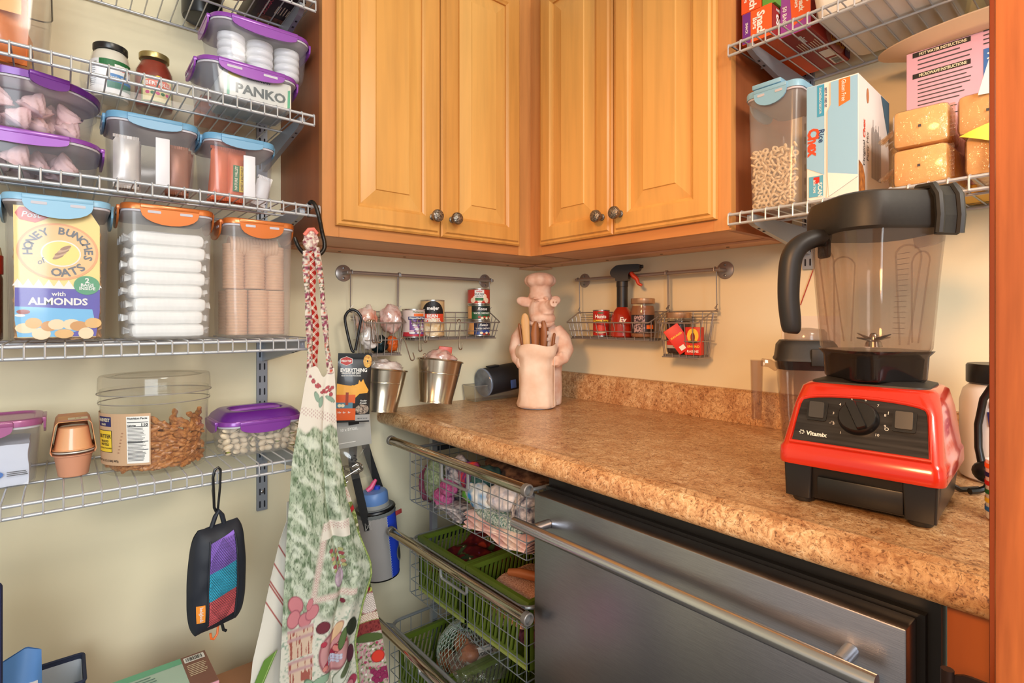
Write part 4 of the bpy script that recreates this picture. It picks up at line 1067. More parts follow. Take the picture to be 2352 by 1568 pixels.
t, F = can('can of sliced water chestnuts, lowest of the three stacked cans', (-.315, -.068, zb), .036, .050, mat('can_navy', (34, 40, 66), .4), LX2)
flat((-.07, -.02, -.022, .02), F(.025), mat('can_amber', (222, 160, 96), .4), t, sub=12); flat((-.02, -.02, .04, -.006), lift(F(.025), .0002), mat('can_blue', (46, 70, 140), .4), t, sub=12)
text('Reese', .012, shift(lift(F(.025), .0007), .010, .011), M_WHITE, t, .02, slant=.3); text('WATER CHESTNUTS', .0068, shift(lift(F(.025), .0007), .010, -.001), M_WHITE, t, .03, width=.052)
for k in range(5): on_poly(oval(.0055, .004, 10, .002 + k * .009, -.015 - (k % 2) * .003), lift(F(.025), .0006), (M_CREAM, mat('nut_red', (170, 60, 40), .5))[k % 2], t, 'nut_picture')
t, F = can('can of whole water chestnuts with green label, middle of the stacked cans', (-.316, -.068, zb + .0505), .036, .050, mat('can_green', (32, 92, 54), .4), LX2)
flat((-.03, .002, .045, .02), lift(F(.025), .0002), mat('can_black', (26, 34, 34), .4), t, sub=14); flat((-.07, -.02, -.03, .02), lift(F(.025), .0001), mat('can_amber', (222, 160, 96), .4), t, sub=10)
text('Reese', .013, shift(lift(F(.025), .0007), .006, .0115), M_WHITE, t, .02, slant=.3); text('WATER CHESTNUTS', .007, shift(lift(F(.025), .0007), .006, -.0025), M_WHITE, t, .03, width=.056)
for k in range(6): on_poly(oval(.0055, .004, 10, -.003 + k * .008, -.015 - (k % 2) * .003), lift(F(.025), .0006), (mat('nut_red', (170, 60, 40), .5), M_CREAM)[k % 2], t, 'nut_picture')
t, F = can('red can of water chestnuts with white label, topmost of the stacked cans', (-.317, -.068, zb + .1010), .037, .051, mat('can_red', (200, 56, 40), .4), LX2)
for k in range(7): on_poly(oval(.0085, .0085, 12, -.024 + k * .0075, -.012 + (k % 3) * .006), lift(F(.025), .0003 + k * .00005), mat('nut_cream', (240, 214, 186), .5), t, 'nut_picture')
flat((-.018, -.004, .012, .020), lift(F(.025), .0008), M_WHITE, t, sub=6); flat((-.016, -.013, .010, -.004), lift(F(.025), .0008), M_GREEN, t, sub=6)
text('meijer', .0075, shift(lift(F(.025), .0012), -.003, .0155), M_RED, t, .03); text('WATER', .0085, shift(lift(F(.025), .0012), -.003, .0075), M_BLACK, t, .02); text('CHESTNUTS', .0055, shift(lift(F(.025), .0012), -.003, .0005), M_BLACK, t, .02, width=.024)
# ---- right rail contents
RX = pi + .62
t, F = can('small red can of tomato paste in the wire basket', (-.066, -.370, zb), .0265, .083, mat('can_tomato', (190, 36, 28), .35), RX)
text('Hunts', .0145, shift(lift(F(.062), .0006), 0, .0), M_WHITE, t, .05); flat((-.026, -.002, .026, .007), lift(F(.045), .0003), M_YELLOW, t, sub=10); text('Tomato Paste', .0088, shift(lift(F(.045), .0008), 0, .0025), M_BLACK, t, .02, width=.040)
on_poly(oval(.018, .010, 20, 0, 0), lift(F(.026), .0003), mat('tomato_pic', (214, 60, 40), .4), t, 'tomato_picture'); on_poly(oval(.016, .004, 18, 0, -.010), lift(F(.024), .0005), M_CREAM, t, 'spoon_picture'); on_poly(oval(.01, .002, 12, 0, .011), lift(F(.062), .0004), M_GREEN, t, 'crest')
sb = thing('spray_bottle', 'red oil spray bottle with black trigger head in the wire basket', 'bottle', (-.066, -.452, zb), -pi / 2 + .35)
M_REDCL = mat('red_clear_plastic', (196, 52, 28), .15, coat=.5, trans=.35)
part('bottle', MB().lathe([(.030, 0), (.0345, .004), (.035, .030), (.033, .055), (.027, .075), (.019, .086), (.016, .090)], 28), M_REDCL, sb)
part('neck', MB().lathe([(.0165, .0895), (.0165, .150), (.0175, .151), (.0175, .166), (.0165, .167)], 24), mat('black_head', (34, 32, 32), .4), sb)
hd = [(-.028, .180), (-.034, .190), (-.032, .200), (-.022, .210), (-.006, .216), (.050, .216), (.056, .212), (.056, .206), (.050, .196), (.028, .194), (.022, .186), (.018, .168), (-.016, .168), (-.018, .176)]
hd = [(v.x, v.y) for v in sm([(a, b, 0) for a, b in hd + [hd[0]]], 3)][:-1]
part('trigger_head', MB().prism(hd, -.013, .013, 'y'), mat('black_head', (34, 32, 32), .4), sb, False)
part('nozzle', MB().cyl((.056, 0, .209), (.063, 0, .209), .0055, n=14), mat('black_head', (34, 32, 32), .4), sb)
part('trigger', MB().tube(sm([(.026, 0, .193), (.034, 0, .182), (.044, 0, .173), (.049, 0, .160), (.060, 0, .153)]), sm([.006, .007, .006, .005, .004]), 10), mat('trigger_red', (206, 62, 34), .35), sb)
text('Ev', .022, on_front(-.0355, .012, .052), M_WHITE, sb, .02, slant=.2)
J = jar('spice_jar', 'glass jar of brown spice with bronze lid in the wire basket', (-.068, -.528, zb), [(.030, 0), (.034, .004), (.035, .010), (.035, .070), (.0335, .082), (.031, .092), (.031, .098)], mat('brown_spice', (150, 96, 58), .6, var=.2, scale=60), mat('bronze_lid', (190, 150, 116), .3, .7), [(.0335, .098), (.034, .099), (.034, .1125), (.033, .1135)])
F = on_cyl(.0354, .038, RX - .1)
flat((-.036, -.024, .040, .028), F, mat('jar_black', (40, 30, 28), .4), J, sub=18); flat((-.022, -.022, .010, .026), lift(F, .0003), mat('jar_pattern', (180, 150, 150), .5, c2=(50, 30, 40), scale=240, detail=0), J, sub=8); flat((.014, -.012, .036, .0), lift(F, .0004), M_ORANGE, J, sub=6)
FJ = jar('fudge_jar', 'dark jar of hot fudge with bronze lid in the deep wire basket', (-.068, -.646, 1.0875), [(.027, 0), (.032, .006), (.0335, .014), (.0335, .082), (.031, .090), (.030, .096)], mat('fudge', (44, 26, 20), .3), mat('bronze_lid', (190, 150, 116), .3, .7), [(.0325, .098), (.033, .099), (.033, .112), (.032, .113)])
F = on_cyl(.0339, .045, RX - .1)
flat((-.036, -.020, .036, -.006), F, M_RED, FJ, sub=16); flat((-.036, -.028, .036, -.020), F, mat('silver_print', (186, 180, 174), .4), FJ, sub=16)
text("HERSHEY'S", .0145, shift(lift(F, .0006), 0, .004), mat('silver_print', (186, 180, 174), .4), FJ, .04, width=.060); text('Hot Fudge', .0085, shift(lift(F, .0006), 0, -.013), M_WHITE, FJ, .03); text('NET WT 12 OZ', .004, shift(lift(F, .0006), 0, -.0235), M_INK, FJ, .02)
M_SUN = mat('raisin_red', (216, 44, 28), .45)
for k, (x, y, z, rz, ry) in enumerate(((-.080, -.700, 1.0885, -pi / 2 + .22, 0), (-.086, -.6815, 1.1005, -pi / 2 + .6, -.62))):
    s = thing('raisin_box', ('red raisin carton with sun print standing in the deep wire basket', 'red raisin carton tipped against the fudge jar')[k], 'carton', (x, y, z), rz)
    s.rotation_euler = (0, ry, rz)
    part('carton', MB().cbox(-.0215, .0215, -.012, .012, 0, .073, .0008), M_SUN, s)
    fn = on_front(-.012, 0, .0365)
    if k == 0:
        flat(oval(.015, .019, 22, 0, .014), fn, M_YELLOW, s, 'sun'); flat(oval(.006, .012, 14, 0, .010), lift(fn, .0004), mat('girl_red', (150, 50, 30), .5), s, 'figure'); flat(oval(.0125, .004, 12, 0, -.002), lift(fn, .0005), mat('grape_green', (70, 90, 40), .5), s, 'grapes')
        text('SUN-MAID', .0085, shift(fn, 0, -.014), M_YELLOW, s, .03, width=.036); text('RAISINS', .0085, shift(fn, 0, -.027), M_WHITE, s, .03, width=.030)
    else:
        flat((-.012, -.03, .002, -.018), fn, M_WHITE, s); text('SUN-MAID', .007, shift(fn, 0, .01), M_YELLOW, s, .03)

# ---- clear bags in the small left basket
def crumple(rx, ry, rz_, seed, amp=.22, sc=42, sub=4):
    bm = bmesh.new(); bmesh.ops.create_icosphere(bm, subdivisions=sub, radius=1)
    for v in bm.verts:
        n = v.co.normalized(); q = n * 2.1 + Vector((seed, seed * 1.3, -seed))
        k = 1 + amp * noise.noise(q) + amp * .6 * abs(noise.noise(q * 3.1)) + amp * .35 * noise.noise(q * 7)
        v.co = Vector((n.x * rx, n.y * ry, n.z * rz_)) * k
    o = MB(); o.bm(bm); bm.free(); return o
M_BAGP = mat('pink_clear_bag', (226, 200, 190), .12, c2=(186, 120, 106), scale=38, bump=1.0, coat=.8)
M_BAGW = mat('white_clear_bag', (238, 232, 226), .14, c2=(200, 180, 172), scale=45, bump=1.0, coat=.8)
M_BAGO = mat('orange_clear_bag', (232, 210, 196), .12, c2=(210, 104, 60), scale=34, bump=1.0, coat=.8)
single('candy_bag', crumple(.030, .030, .040, 2), M_BAGP, 'crumpled clear bag of pink sweets bulging above the deep wire basket', 'bag', (-.632, -.070, 1.182), angle=180)
single('candy_bag', crumple(.028, .026, .040, 5), M_BAGO, 'crumpled clear bag with orange sweets in the deep wire basket, next to the carabiner', 'bag', (-.700, -.058, 1.178), angle=180)
single('napkin_bag', crumple(.024, .020, .030, 8), M_BAGW, 'crumpled white bag low in the deep wire basket', 'bag', (-.700, -.078, 1.128), angle=180)
single('foil_bag', crumple(.026, .020, .024, 9), mat('dark_foil', (30, 50, 56), .18, .6, bump=.8, scale=50), 'dark shiny foil bag at the bottom of the deep wire basket', 'bag', (-.668, -.068, 1.113), angle=180)
single('orange_pouch', crumple(.018, .018, .022, 11), mat('orange_pouch', (214, 96, 34), .35, bump=.5, scale=50), 'orange pouch at the bottom of the deep wire basket', 'pouch', (-.628, -.066, 1.111), angle=180)

# ---- S hooks
def s_hook(label, loc, rz=0, L=.075, r=.0017, R0=.007, rot=None, group='steel S hooks', m=None):
    pts = [(0, 0, 0)]
    pts = [(-2 * R0, 0, -.010), (-2 * R0, 0, 0)] + [(-R0 + R0 * cos(a), 0, R0 * sin(a)) for a in [pi - pi * i / 8 for i in range(9)]]
    pts += [(0, 0, -.01), (0, 0, -L + R0 + .01)] + [(R0 - R0 * cos(a), 0, -L + R0 - R0 * sin(a)) for a in [pi * i / 8 for i in range(9)]] + [(2 * R0, 0, -L + R0 + .014)]
    return single('s_hook', MB().tube(pts, r, 8), m or M_CHROME, label, 'hook', loc, rot or (0, 0, rz), group)
s_hook('steel S hook near the bean sprouts can holding the bucket above the countertop', (-.556, -.107, 1.174), 0, .085, rot=(0, .1, .25), group=None)
s_hook('steel S hook below the stacked cans holding the bucket above the countertop', (-.415, -.107, 1.174), 0, .085, rot=(0, .1, .2), group=None)
s_hook('spare steel S hook hanging on the can basket wire', (-.545, -.108, 1.174), 0, .060, rot=(0, 0, .35), group=None)
s_hook('steel S hook from the deep wire basket to the bucket behind the jerky bag', (-.607, -.104, 1.125), 0, .068, rot=(0, -.35, .1), group=None)
for k in range(3): s_hook('spare steel S hook bunched on the deep wire basket rim', (-.712 + k * .007, -.1085, 1.174), 0, .058, rot=(0, -.12, .3 - .1 * k), group='bunched S hooks')

# ---- steel buckets
M_BUCK = mat('galvanised_bucket', (196, 184, 164), .22, .95, var=.12, scale=18)
def bucket(label, loc, rot, r, h):
    t = thing('steel_bucket', label, 'bucket', loc); t.rotation_euler = rot
    rb = r * .70
    part('pail', MB().lathe([(rb - .004, .003), (rb + .001, 0), (rb + .001, .004), (rb, .006), (r * .885, h * .66), (r * .90, h * .665), (r * .90, h * .685), (r * .893, h * .69), (r * .965, h - .004), (r * .955, h - .004), (r * .885, h * .69), (rb - .002, .007), (rb - .006, .006)], 40), M_BUCK, t)
    part('rim', MB().torus((0, 0, h - .003), r * .985, .0026, 40, 8), M_BUCK, t)
    for s in (-1, 1): part('ear', MB().torus((s * (r + .001), 0, h + .004), .0065, .0014, 14, 6, Matrix.Rotation(pi / 2, 3, 'X')), M_CHROME, t)
    return t
bucket('galvanised steel bucket beside the jerky bag with a clear bag inside', (-.678, -.098, .926), (0, .14, .4), .064, .118)
bucket('galvanised steel bucket above the countertop with a red-printed bag inside', (-.520, -.130, .938), (0, .17, .3), .068, .126)
single('bread_bag', crumple(.046, .046, .026, 21), M_BAGW, 'crumpled clear bag stuffed into the bucket beside the jerky bag', 'bag', (-.666, -.098, 1.042), (0, .1, 0), angle=180)
single('bag_tail', MB().surf(lambda u, v: ((u - .5) * .035 * (1 - .5 * v), .004 * sin(u * 9 + v * 5), v * .06), 10, 10, .0012), M_FILM, 'clear bag end sticking out of the bucket towards the jerky bag', 'bag', (-.688, -.128, 1.040), (-.3, -.5, .5))
single('sweet_bag', crumple(.044, .044, .030, 25), M_BAGP, 'crumpled clear bag of pink sweets in the bucket above the countertop', 'bag', (-.505, -.132, 1.062), angle=180)
single('red_packet', MB().cbox(-.020, .020, -.004, .004, 0, .032, .003), mat('packet_red', (206, 90, 74), .35), 'red-topped packet sticking out of the bucket above the countertop', 'packet', (-.492, -.135, 1.070), (.1, .1, -.5))
# ---- carabiner and jerky bag
cb = thing('carabiner', 'large black carabiner clipped over the deep wire basket', 'carabiner', (-.749, -.088, 1.09), -.5)
loop = [(.000, 0, .006), (-.008, 0, .012), (-.024, 0, .085), (-.020, 0, .108), (-.006, 0, .118), (.008, 0, .112), (.018, 0, .098)]
part('frame', MB().tube(sm(loop), .0038, 10), mat('carabiner_black', (24, 24, 26), .3), cb)
part('gate', MB().tube([(.018, 0, .098), (.010, 0, .05), (.002, 0, .008)], .0036, 10), mat('carabiner_black', (24, 24, 26), .3), cb)
jk = thing('jerky_bag', 'black and orange beef jerky bag hanging from the carabiner', 'snack bag', (-.780, -.146, .916), -.30)
jk.rotation_euler = (0, .04, -.30)
JW, JH = .084, .178
def jsurf(s): return lambda u, v: ((u - .5) * JW, s * (-.0065) * max(0, sin(pi * u)) ** .7 * max(0, sin(pi * min(1, v * 1.12))) ** .6, v * JH)
part('pouch', MB().surf(jsurf(1), 18, 24).surf(jsurf(-1), 18, 24), mat('jerky_black', (34, 32, 32), .35, coat=.3), jk)
def jf(a, b):
    u = min(1, max(0, a / JW + .5)); v = min(1, max(0, b / JH)); p = jsurf(1)(u, v)
    return (p[0], p[1] - .0007, p[2])
def jpoly(pts, m, d=.0, name='print'): return on_poly(pts, lift(jf, d), m, jk, name)
def grid_patch(a0, b0, a1, b1, m, d, n=8):
    vs = []; fs = []; g = lift(jf, d)
    for i in range(n + 1):
        for k in range(n + 1): vs.append(g(a0 + (a1 - a0) * i / n, b0 + (b1 - b0) * k / n))
    for i in range(n):
        for k in range(n): fs.append((i * (n + 1) + k, (i + 1) * (n + 1) + k, (i + 1) * (n + 1) + k + 1, i * (n + 1) + k + 1))
    me = bpy.data.meshes.new('print'); me.from_pydata(vs, [], fs); me.materials.append(m); return part('print', me, m, jk)
jpoly([(-.042, .060), (.0, .060), (.014, .074), (.034, .076), (.037, .083), (.027, .100), (.022, .112), (.018, .102), (.012, .110), (.010, .100), (.0, .096), (-.042, .100)], mat('jerky_amber', (244, 176, 70), .5), .0002, 'cow_picture')
grid_patch(-.042, .050, .004, .072, mat('jerky_orange', (224, 96, 36), .5), .0005)
grid_patch(-.042, .037, -.002, .052, mat('jerky_blue', (86, 130, 150), .5), .0006)
grid_patch(-.020, .045, -.013, .078, mat('jerky_rust', (150, 60, 34), .5), .0008, 3)
grid_patch(-.042, .006, .006, .037, mat('jerky_orange', (224, 96, 36), .5), .0007)
grid_patch(.006, .004, .042, .020, mat('jerky_grey', (170, 168, 166), .5), .0006)
jpoly(oval(.017, .013, 22, .022, .034), mat('jerky_meat', (70, 50, 44), .6, c2=(200, 180, 160), scale=260), .0009, 'meat_picture')
jpoly(oval(.011, .017, 20, .032, .158), mat('jerky_bagel', (196, 120, 50), .5, c2=(240, 200, 90), scale=200), .0003, 'bagel_picture'); jpoly(oval(.002, .003, 10, .032, .158), M_BLACK, .0007, 'bagel_hole')
jpoly([(-.036, .152), (-.036, .164), (-.021, .170), (-.006, .164), (-.006, .152), (-.021, .146)], M_WHITE, .0003, 'brand_edge'); jpoly([(-.035, .1525), (-.035, .1635), (-.021, .169), (-.007, .1635), (-.007, .1525), (-.021, .147)], mat('jerky_red', (188, 44, 34), .5), .0005, 'brand_shield')
G = lift(jf, .0010)
text('FIELD TRIP', .0072, shift(G, -.021, .158), M_WHITE, jk, .03, width=.025); text('EVERYTHING', .0130, shift(G, -.002, .135), M_WHITE, jk, .04, width=.066); text('GRASS-FED BEEF JERKY', .0062, shift(G, -.008, .1265), M_WHITE, jk, .03, width=.048); text('MADE WITH EVERYTHING BAGEL', .0040, shift(G, -.008, .1205), M_WHITE, jk, .03, width=.048)
text('Tender', .0058, shift(G, .024, .056), M_WHITE, jk, .03, slant=.3); text('Protein', .0058, shift(G, .024, .050), M_WHITE, jk, .03, slant=.3)
for k, s in enumerate(('10g', '0g', '9g')): text(s, .0066, shift(G, -.034 + k * .012, .026), M_WHITE, jk, .03)
text('NET WT 2.2 OZ', .0036, shift(G, .024, .010), M_BLACK, jk, .03)
for x in (-.034, -.026): jpoly(oval(.0045, .0045, 14, x, .044), M_CREAM, .0008, 'seal')
# ---- pack of hooks behind it
bg_ = thing('hook_pack', 'grey card pack lettered 10 x BYGEL with steel hooks in a clear bag', 'hook pack', (-.758, -.120, .760), -.18); bg_.rotation_euler = (0, -.06, -.18)
part('card', MB().cbox(-.046, .046, -.0012, .0008, .086, .166, .0006), mat('card_grey', (176, 174, 168), .6), bg_)
fn = on_front(-.0012, 0, .126)
text('10 x BYGEL', .0105, shift(fn, -.011, .008), M_WHITE, bg_, .02, width=.045); flat((-.040, -.027, .004, -.0255), fn, M_WHITE, bg_)
flat((-.012, .018, .016, .030), fn, mat('card_hole', (40, 34, 30), .8), bg_, 'cut_out')
part('clear_bag', MB().surf(lambda u, v: ((u - .5) * .082, -.010 * sin(pi * u) * sin(pi * v), v * .088), 10, 12, .0006), clear('thin_bag', (246, 246, 244), .05, .1, 1.2), bg_)
fr_ = on_front(-.0105, -.004, .058)
for k in range(3):
    a = 2 * pi * k / 3 + pi / 2
    flat([(.0085 * cos(a + d) * s, .0085 * sin(a + d) * s) for d, s in ((-.9, 1.0), (-.15, 1.0), (-.15, .72), (-.9, .72))], fr_, M_BLACK, bg_, 'recycling_arrow')
    flat([(.0085 * cos(a + d) * s, .0085 * sin(a + d) * s) for d, s in ((-.15, 1.2), (.25, .86), (-.15, .5))], fr_, M_BLACK, bg_, 'recycling_arrow')
text('04', .006, fr_, M_BLACK, bg_, .02); text('PE-LD', .0075, shift(fr_, 0, -.014), M_BLACK, bg_, .02)
for k in range(7): s_hook('loose steel hook inside the clear card pack', (-.757 + .004 * (k % 3), -.1265 + .0012 * k - .004, .788 - .004 * (k % 4)), rot=(.2 * k, 1.1 + .12 * k, -.2), L=.058, group='hooks in the pack')

# ================================================================== things on the countertop by the corner
CT0 = .9142
tr = thing('acrylic_tray', 'low clear acrylic tray in the countertop corner holding black cases', 'tray', (-.205, -.043, CT0))
part('wall', shell(.262, .062, .272, .070, .052, .006), clear('acrylic', (248, 246, 242), .06, .05, 1.3), tr)
for sx in (-1, 1):
    for sy in (-1, 1): part('corner_edge', MB().tube([(sx * .1300, sy * .0300, .002), (sx * .1352, sy * .0342, .052)], .0010, 5), mat('acrylic_edge', (150, 146, 138), .2), tr)
part('edge', MB().tube([(x, y, .052) for x, y in rr(.1355, .0345, .006, 3)], .0009, 5, True), mat('acrylic_edge', (150, 146, 138), .2), tr)
M_NEO = mat('black_neoprene', (24, 25, 30), .6, bump=.2, scale=90)
th_ = thing('black_case', 'round black case with frosty clear lid lying in the acrylic tray', 'case', (-.283, -.052, .973)); th_.rotation_euler = (0, -.10, 0)
part('sleeve', MB().lathe([(.044, 0), (.0465, .004), (.047, .10), (.046, .16), (.038, .172)], 36).warp(lambda a, b, c: (c, b, a)), M_NEO, th_)
part('lid', MB().lathe([(.0435, -.006), (.0455, -.004), (.0455, .003)], 36).warp(lambda a, b, c: (c, b, a)), mat('frosty_blue_lid', (116, 124, 136), .25, c2=(62, 66, 76), scale=22, coat=.5), th_)
part('lid_rim', MB().torus((-.003, 0, 0), .0455, .0022, 36, 6, Matrix.Rotation(pi / 2, 3, 'Y')), mat('rim_blue', (120, 136, 160), .25), th_)
part('tab', MB().cbox(.02, .06, -.012, .012, .0465, .0505, .001), M_NEO, th_)
part('blue_tag', MB().cbox(.075, .098, -.0478, -.0455, -.030, -.002, .0005), mat('tag_blue', (70, 104, 176), .5), th_)
part('blue_tag', MB().cbox(.115, .150, -.0478, -.0455, -.028, .000, .0005), mat('tag_blue', (70, 104, 176), .5), th_)
part('handle', MB().torus((.165, -.012, .052), .013, .004, 18, 8, Matrix.Rotation(pi / 2, 3, 'X')), M_BLACKPL, th_)

# ---- pig chef crock
M_TERRA = mat('whitewashed_terracotta', (216, 170, 146), .8, c2=(234, 208, 190), scale=26, bump=.6, detail=8)
M_SACK = mat('terracotta_sack', (226, 192, 166), .8, c2=(242, 220, 200), scale=16, bump=.3, detail=6)
ch = thing('chef_crock', 'terracotta pig chef statue holding a sack crock on the countertop', 'utensil crock', (-.226, -.258, CT0 + .0014), radians(-43))
fg = MB()
fg.lathe([(.056, 0), (.060, .004), (.062, .05), (.060, .10), (.066, .15), (.068, .19), (.060, .225), (.040, .250), (.022, .262)], 28, .010, .030, sy=.80)     # coat
E = lambda c, a, b, d, rot=None: fg.ell(c, a, b, d, 20, 14, rot)
E((.006, .016, .296), .040, .042, .048)                                                   # head
E((.010, .002, .270), .041, .036, .024)                                                   # jowls
RT = Matrix.Rotation(.62, 3, 'Z')
E((.018, -.008, .300), .028, .032, .026, RT)                                              # muzzle
E((.032, -.030, .310), .016, .022, .015, RT)                                              # snout
fg.cyl((.037, -.042, .313), (.045, -.055, .316), .0125, .0138, 16)
E((.024, -.020, .284), .020, .016, .006, RT)                                              # lower lip
E((-.008, -.017, .330), .013, .010, .0045, RT); E((.022, -.022, .331), .010, .008, .0040, RT)   # brows
E((-.046, .010, .321), .026, .010, .016, Matrix.Rotation(.25, 3, 'Y')); E((.050, .020, .325), .018, .010, .015, Matrix.Rotation(-.3, 3, 'Y'))   # ears
fg.lathe([(.0345, .330), (.036, .334), (.036, .343), (.033, .346), (.033, .366), (.036, .372)], 28, .003, .014)                # hat band
for k in range(8):
    a = 2 * pi * k / 8
    E((.003 + .026 * cos(a), .014 + .024 * sin(a), .386), .024, .024, .020)
E((.003, .014, .394), .045, .040, .018)
def limb(pts, rs): fg.tube(pts, rs, 16)
limb([(.048, .030, .232), (.070, .020, .205), (.080, .000, .172), (.070, -.024, .150), (.056, -.036, .142)], [.026, .028, .027, .022, .018])
limb([(-.044, .030, .232), (-.064, .020, .205), (-.070, .002, .172), (-.064, -.020, .146), (-.056, -.030, .135)], [.026, .026, .024, .020, .016])
E((.054, -.038, .140), .016, .018, .019); E((-.056, -.034, .133), .015, .016, .018)
for k in range(4):
    E((.046 + .003 * k, -.052 + .002 * k, .131 + .0075 * k), .013, .007, .0042)
    E((-.050 - .002 * k, -.048 + .002 * k, .124 + .0075 * k), .012, .006, .0042)
E((.066, -.040, .158), .007, .007, .011)
fo = part('figure', fg, M_TERRA, ch)
rm = fo.modifiers.new('blend', 'REMESH'); rm.mode = 'VOXEL'; rm.voxel_size = .0024; rm.use_smooth_shade = True
sm_ = fo.modifiers.new('soften', 'SMOOTH'); sm_.factor = .6; sm_.iterations = 6
part('neckerchief', MB().tube([(-.030, -.008, .256), (-.012, -.026, .248), (.010, -.034, .246), (.032, -.022, .250), (.042, .0, .256)], [.006, .007, .008, .007, .006], 8).ell((.014, -.038, .238), .007, .004, .014), M_TERRA, ch)
for z in (.225, .205): part('button', MB().ell((.026, -.026 - .002, z), .006, .003, .006, 12, 8), M_TERRA, ch)
for s in (-1, 1): part('nostril', MB().ell((.0465 + s * .0042, -.0555 + s * .003, .317), .0018, .0018, .0028, 8, 6), mat('nostril_dark', (170, 120, 92), .8), ch)
part('eye', MB().tube([(-.016 + .016 * u, -.0245 - .0045 * u, .3200 + .0028 * sin(pi * u)) for u in [i / 8 for i in range(9)]], .0011, 6), mat('eye_line', (190, 146, 120), .8), ch)
def sack_fn(r, z, a, amp):
    n = noise.noise(Vector((cos(a) * 2.2, sin(a) * 2.2, z * 30)))
    return r * (1 + amp * n)
def sackmesh():
    prof = [(.046, 0), (.058, .004), (.060, .012), (.056, .024), (.0535, .05), (.0525, .09), (.0540, .13), (.0555, .150), (.0605, .157), (.0630, .168), (.0625, .180), (.0570, .190), (.0535, .188), (.0520, .176), (.048, .12)]
    loops = []
    for i, (r, z) in enumerate(prof):
        L = []
        for k in range(56):
            a = 2 * pi * k / 56; rr_ = sack_fn(r, z, a, .085 if i < 13 else .02)
            wob = .004 * sin(3 * a + 1) * (1 if 7 < i < 13 else .2)
            L.append((-.008 + rr_ * cos(a), -.034 + rr_ * .80 * sin(a), z + wob))
        loops.append(L)
    return MB().loft(loops)
part('sack', sackmesh(), M_SACK, ch, angle=60)
part('foot', MB().lathe([(.050, -.0), (.0505, .0035)], 32, -.008, -.034, sy=.8), mat('foot_felt', (150, 156, 170), .8), ch)
part('seam', MB().tube([(.0445, -.062, z) for z in (.01, .05, .09, .13, .155)], .0012, 6), M_SACK, ch)
M_UT = wood('light_utensil', (220, 172, 112), (196, 142, 84), 14, 'Z', .5)
M_UT2 = wood('dark_utensil', (168, 104, 58), (120, 70, 36), 14, 'Z', .45)
def utensil(name, label, x, y, z0, z1, tilt, m, kind, rz=0):
    M3 = Matrix.Rotation(radians(-43), 3, 'Z') @ Vector((x, y, 0))
    h = z1 - z0
    if kind == 'paddle': loops = [[(hw * cos(a), .0035 * sin(a), z) for a in [2 * pi * i / 14 for i in range(14)]] for z, hw in ((0, .005), (h * .45, .007), (h * .6, .0105), (h * .9, .0125), (h * .97, .0095), (h, .004))]
    elif kind == 'spoon': loops = [[(hw * cos(a), -.002 + .004 * sin(a) + (.004 * (cos(a) ** 2) if z > h * .55 else 0), z) for a in [2 * pi * i / 14 for i in range(14)]] for z, hw in ((0, .0045), (h * .5, .006), (h * .65, .012), (h * .82, .0145), (h * .95, .010), (h, .003))]
    else: loops = [[(hw * cos(a), hw * sin(a), z) for a in [2 * pi * i / 12 for i in range(12)]] for z, hw in ((0, .004), (h * .9, .0050), (h * .98, .0042), (h, .002))]
    return single(name, MB().loft(loops), m, label, 'utensil', (-.226 + M3.x, -.258 + M3.y, CT0 + z0), (0, tilt, radians(-43) + rz))
utensil('wooden_paddle', 'pale wooden paddle standing tallest in the pig chef sack', -.030, -.034, .06, .286, -.06, M_UT, 'paddle')
utensil('wooden_stick', 'thin brown wooden handle leaning out of the pig chef sack beside the pale paddle', -.030, -.022, .06, .258, -.16, M_UT2, 'stick')
utensil('wooden_spoon', 'dark wooden spoon with broad tip in the pig chef sack', -.010, -.038, .06, .262, .0, M_UT2, 'spoon', .3)
utensil('wooden_spatula', 'dark wooden spatula with rounded end in the middle of the pig chef sack', .008, -.034, .06, .264, .03, M_UT2, 'spoon', -.7)
utensil('wooden_fork', 'narrow brown wooden utensil edge-on in the pig chef sack', .018, -.030, .06, .252, .06, M_UT2, 'paddle', 1.1)
utensil('short_stick', 'short brown wooden handle at the rim of the pig chef sack', .026, -.036, .06, .228, .12, M_UT2, 'stick')
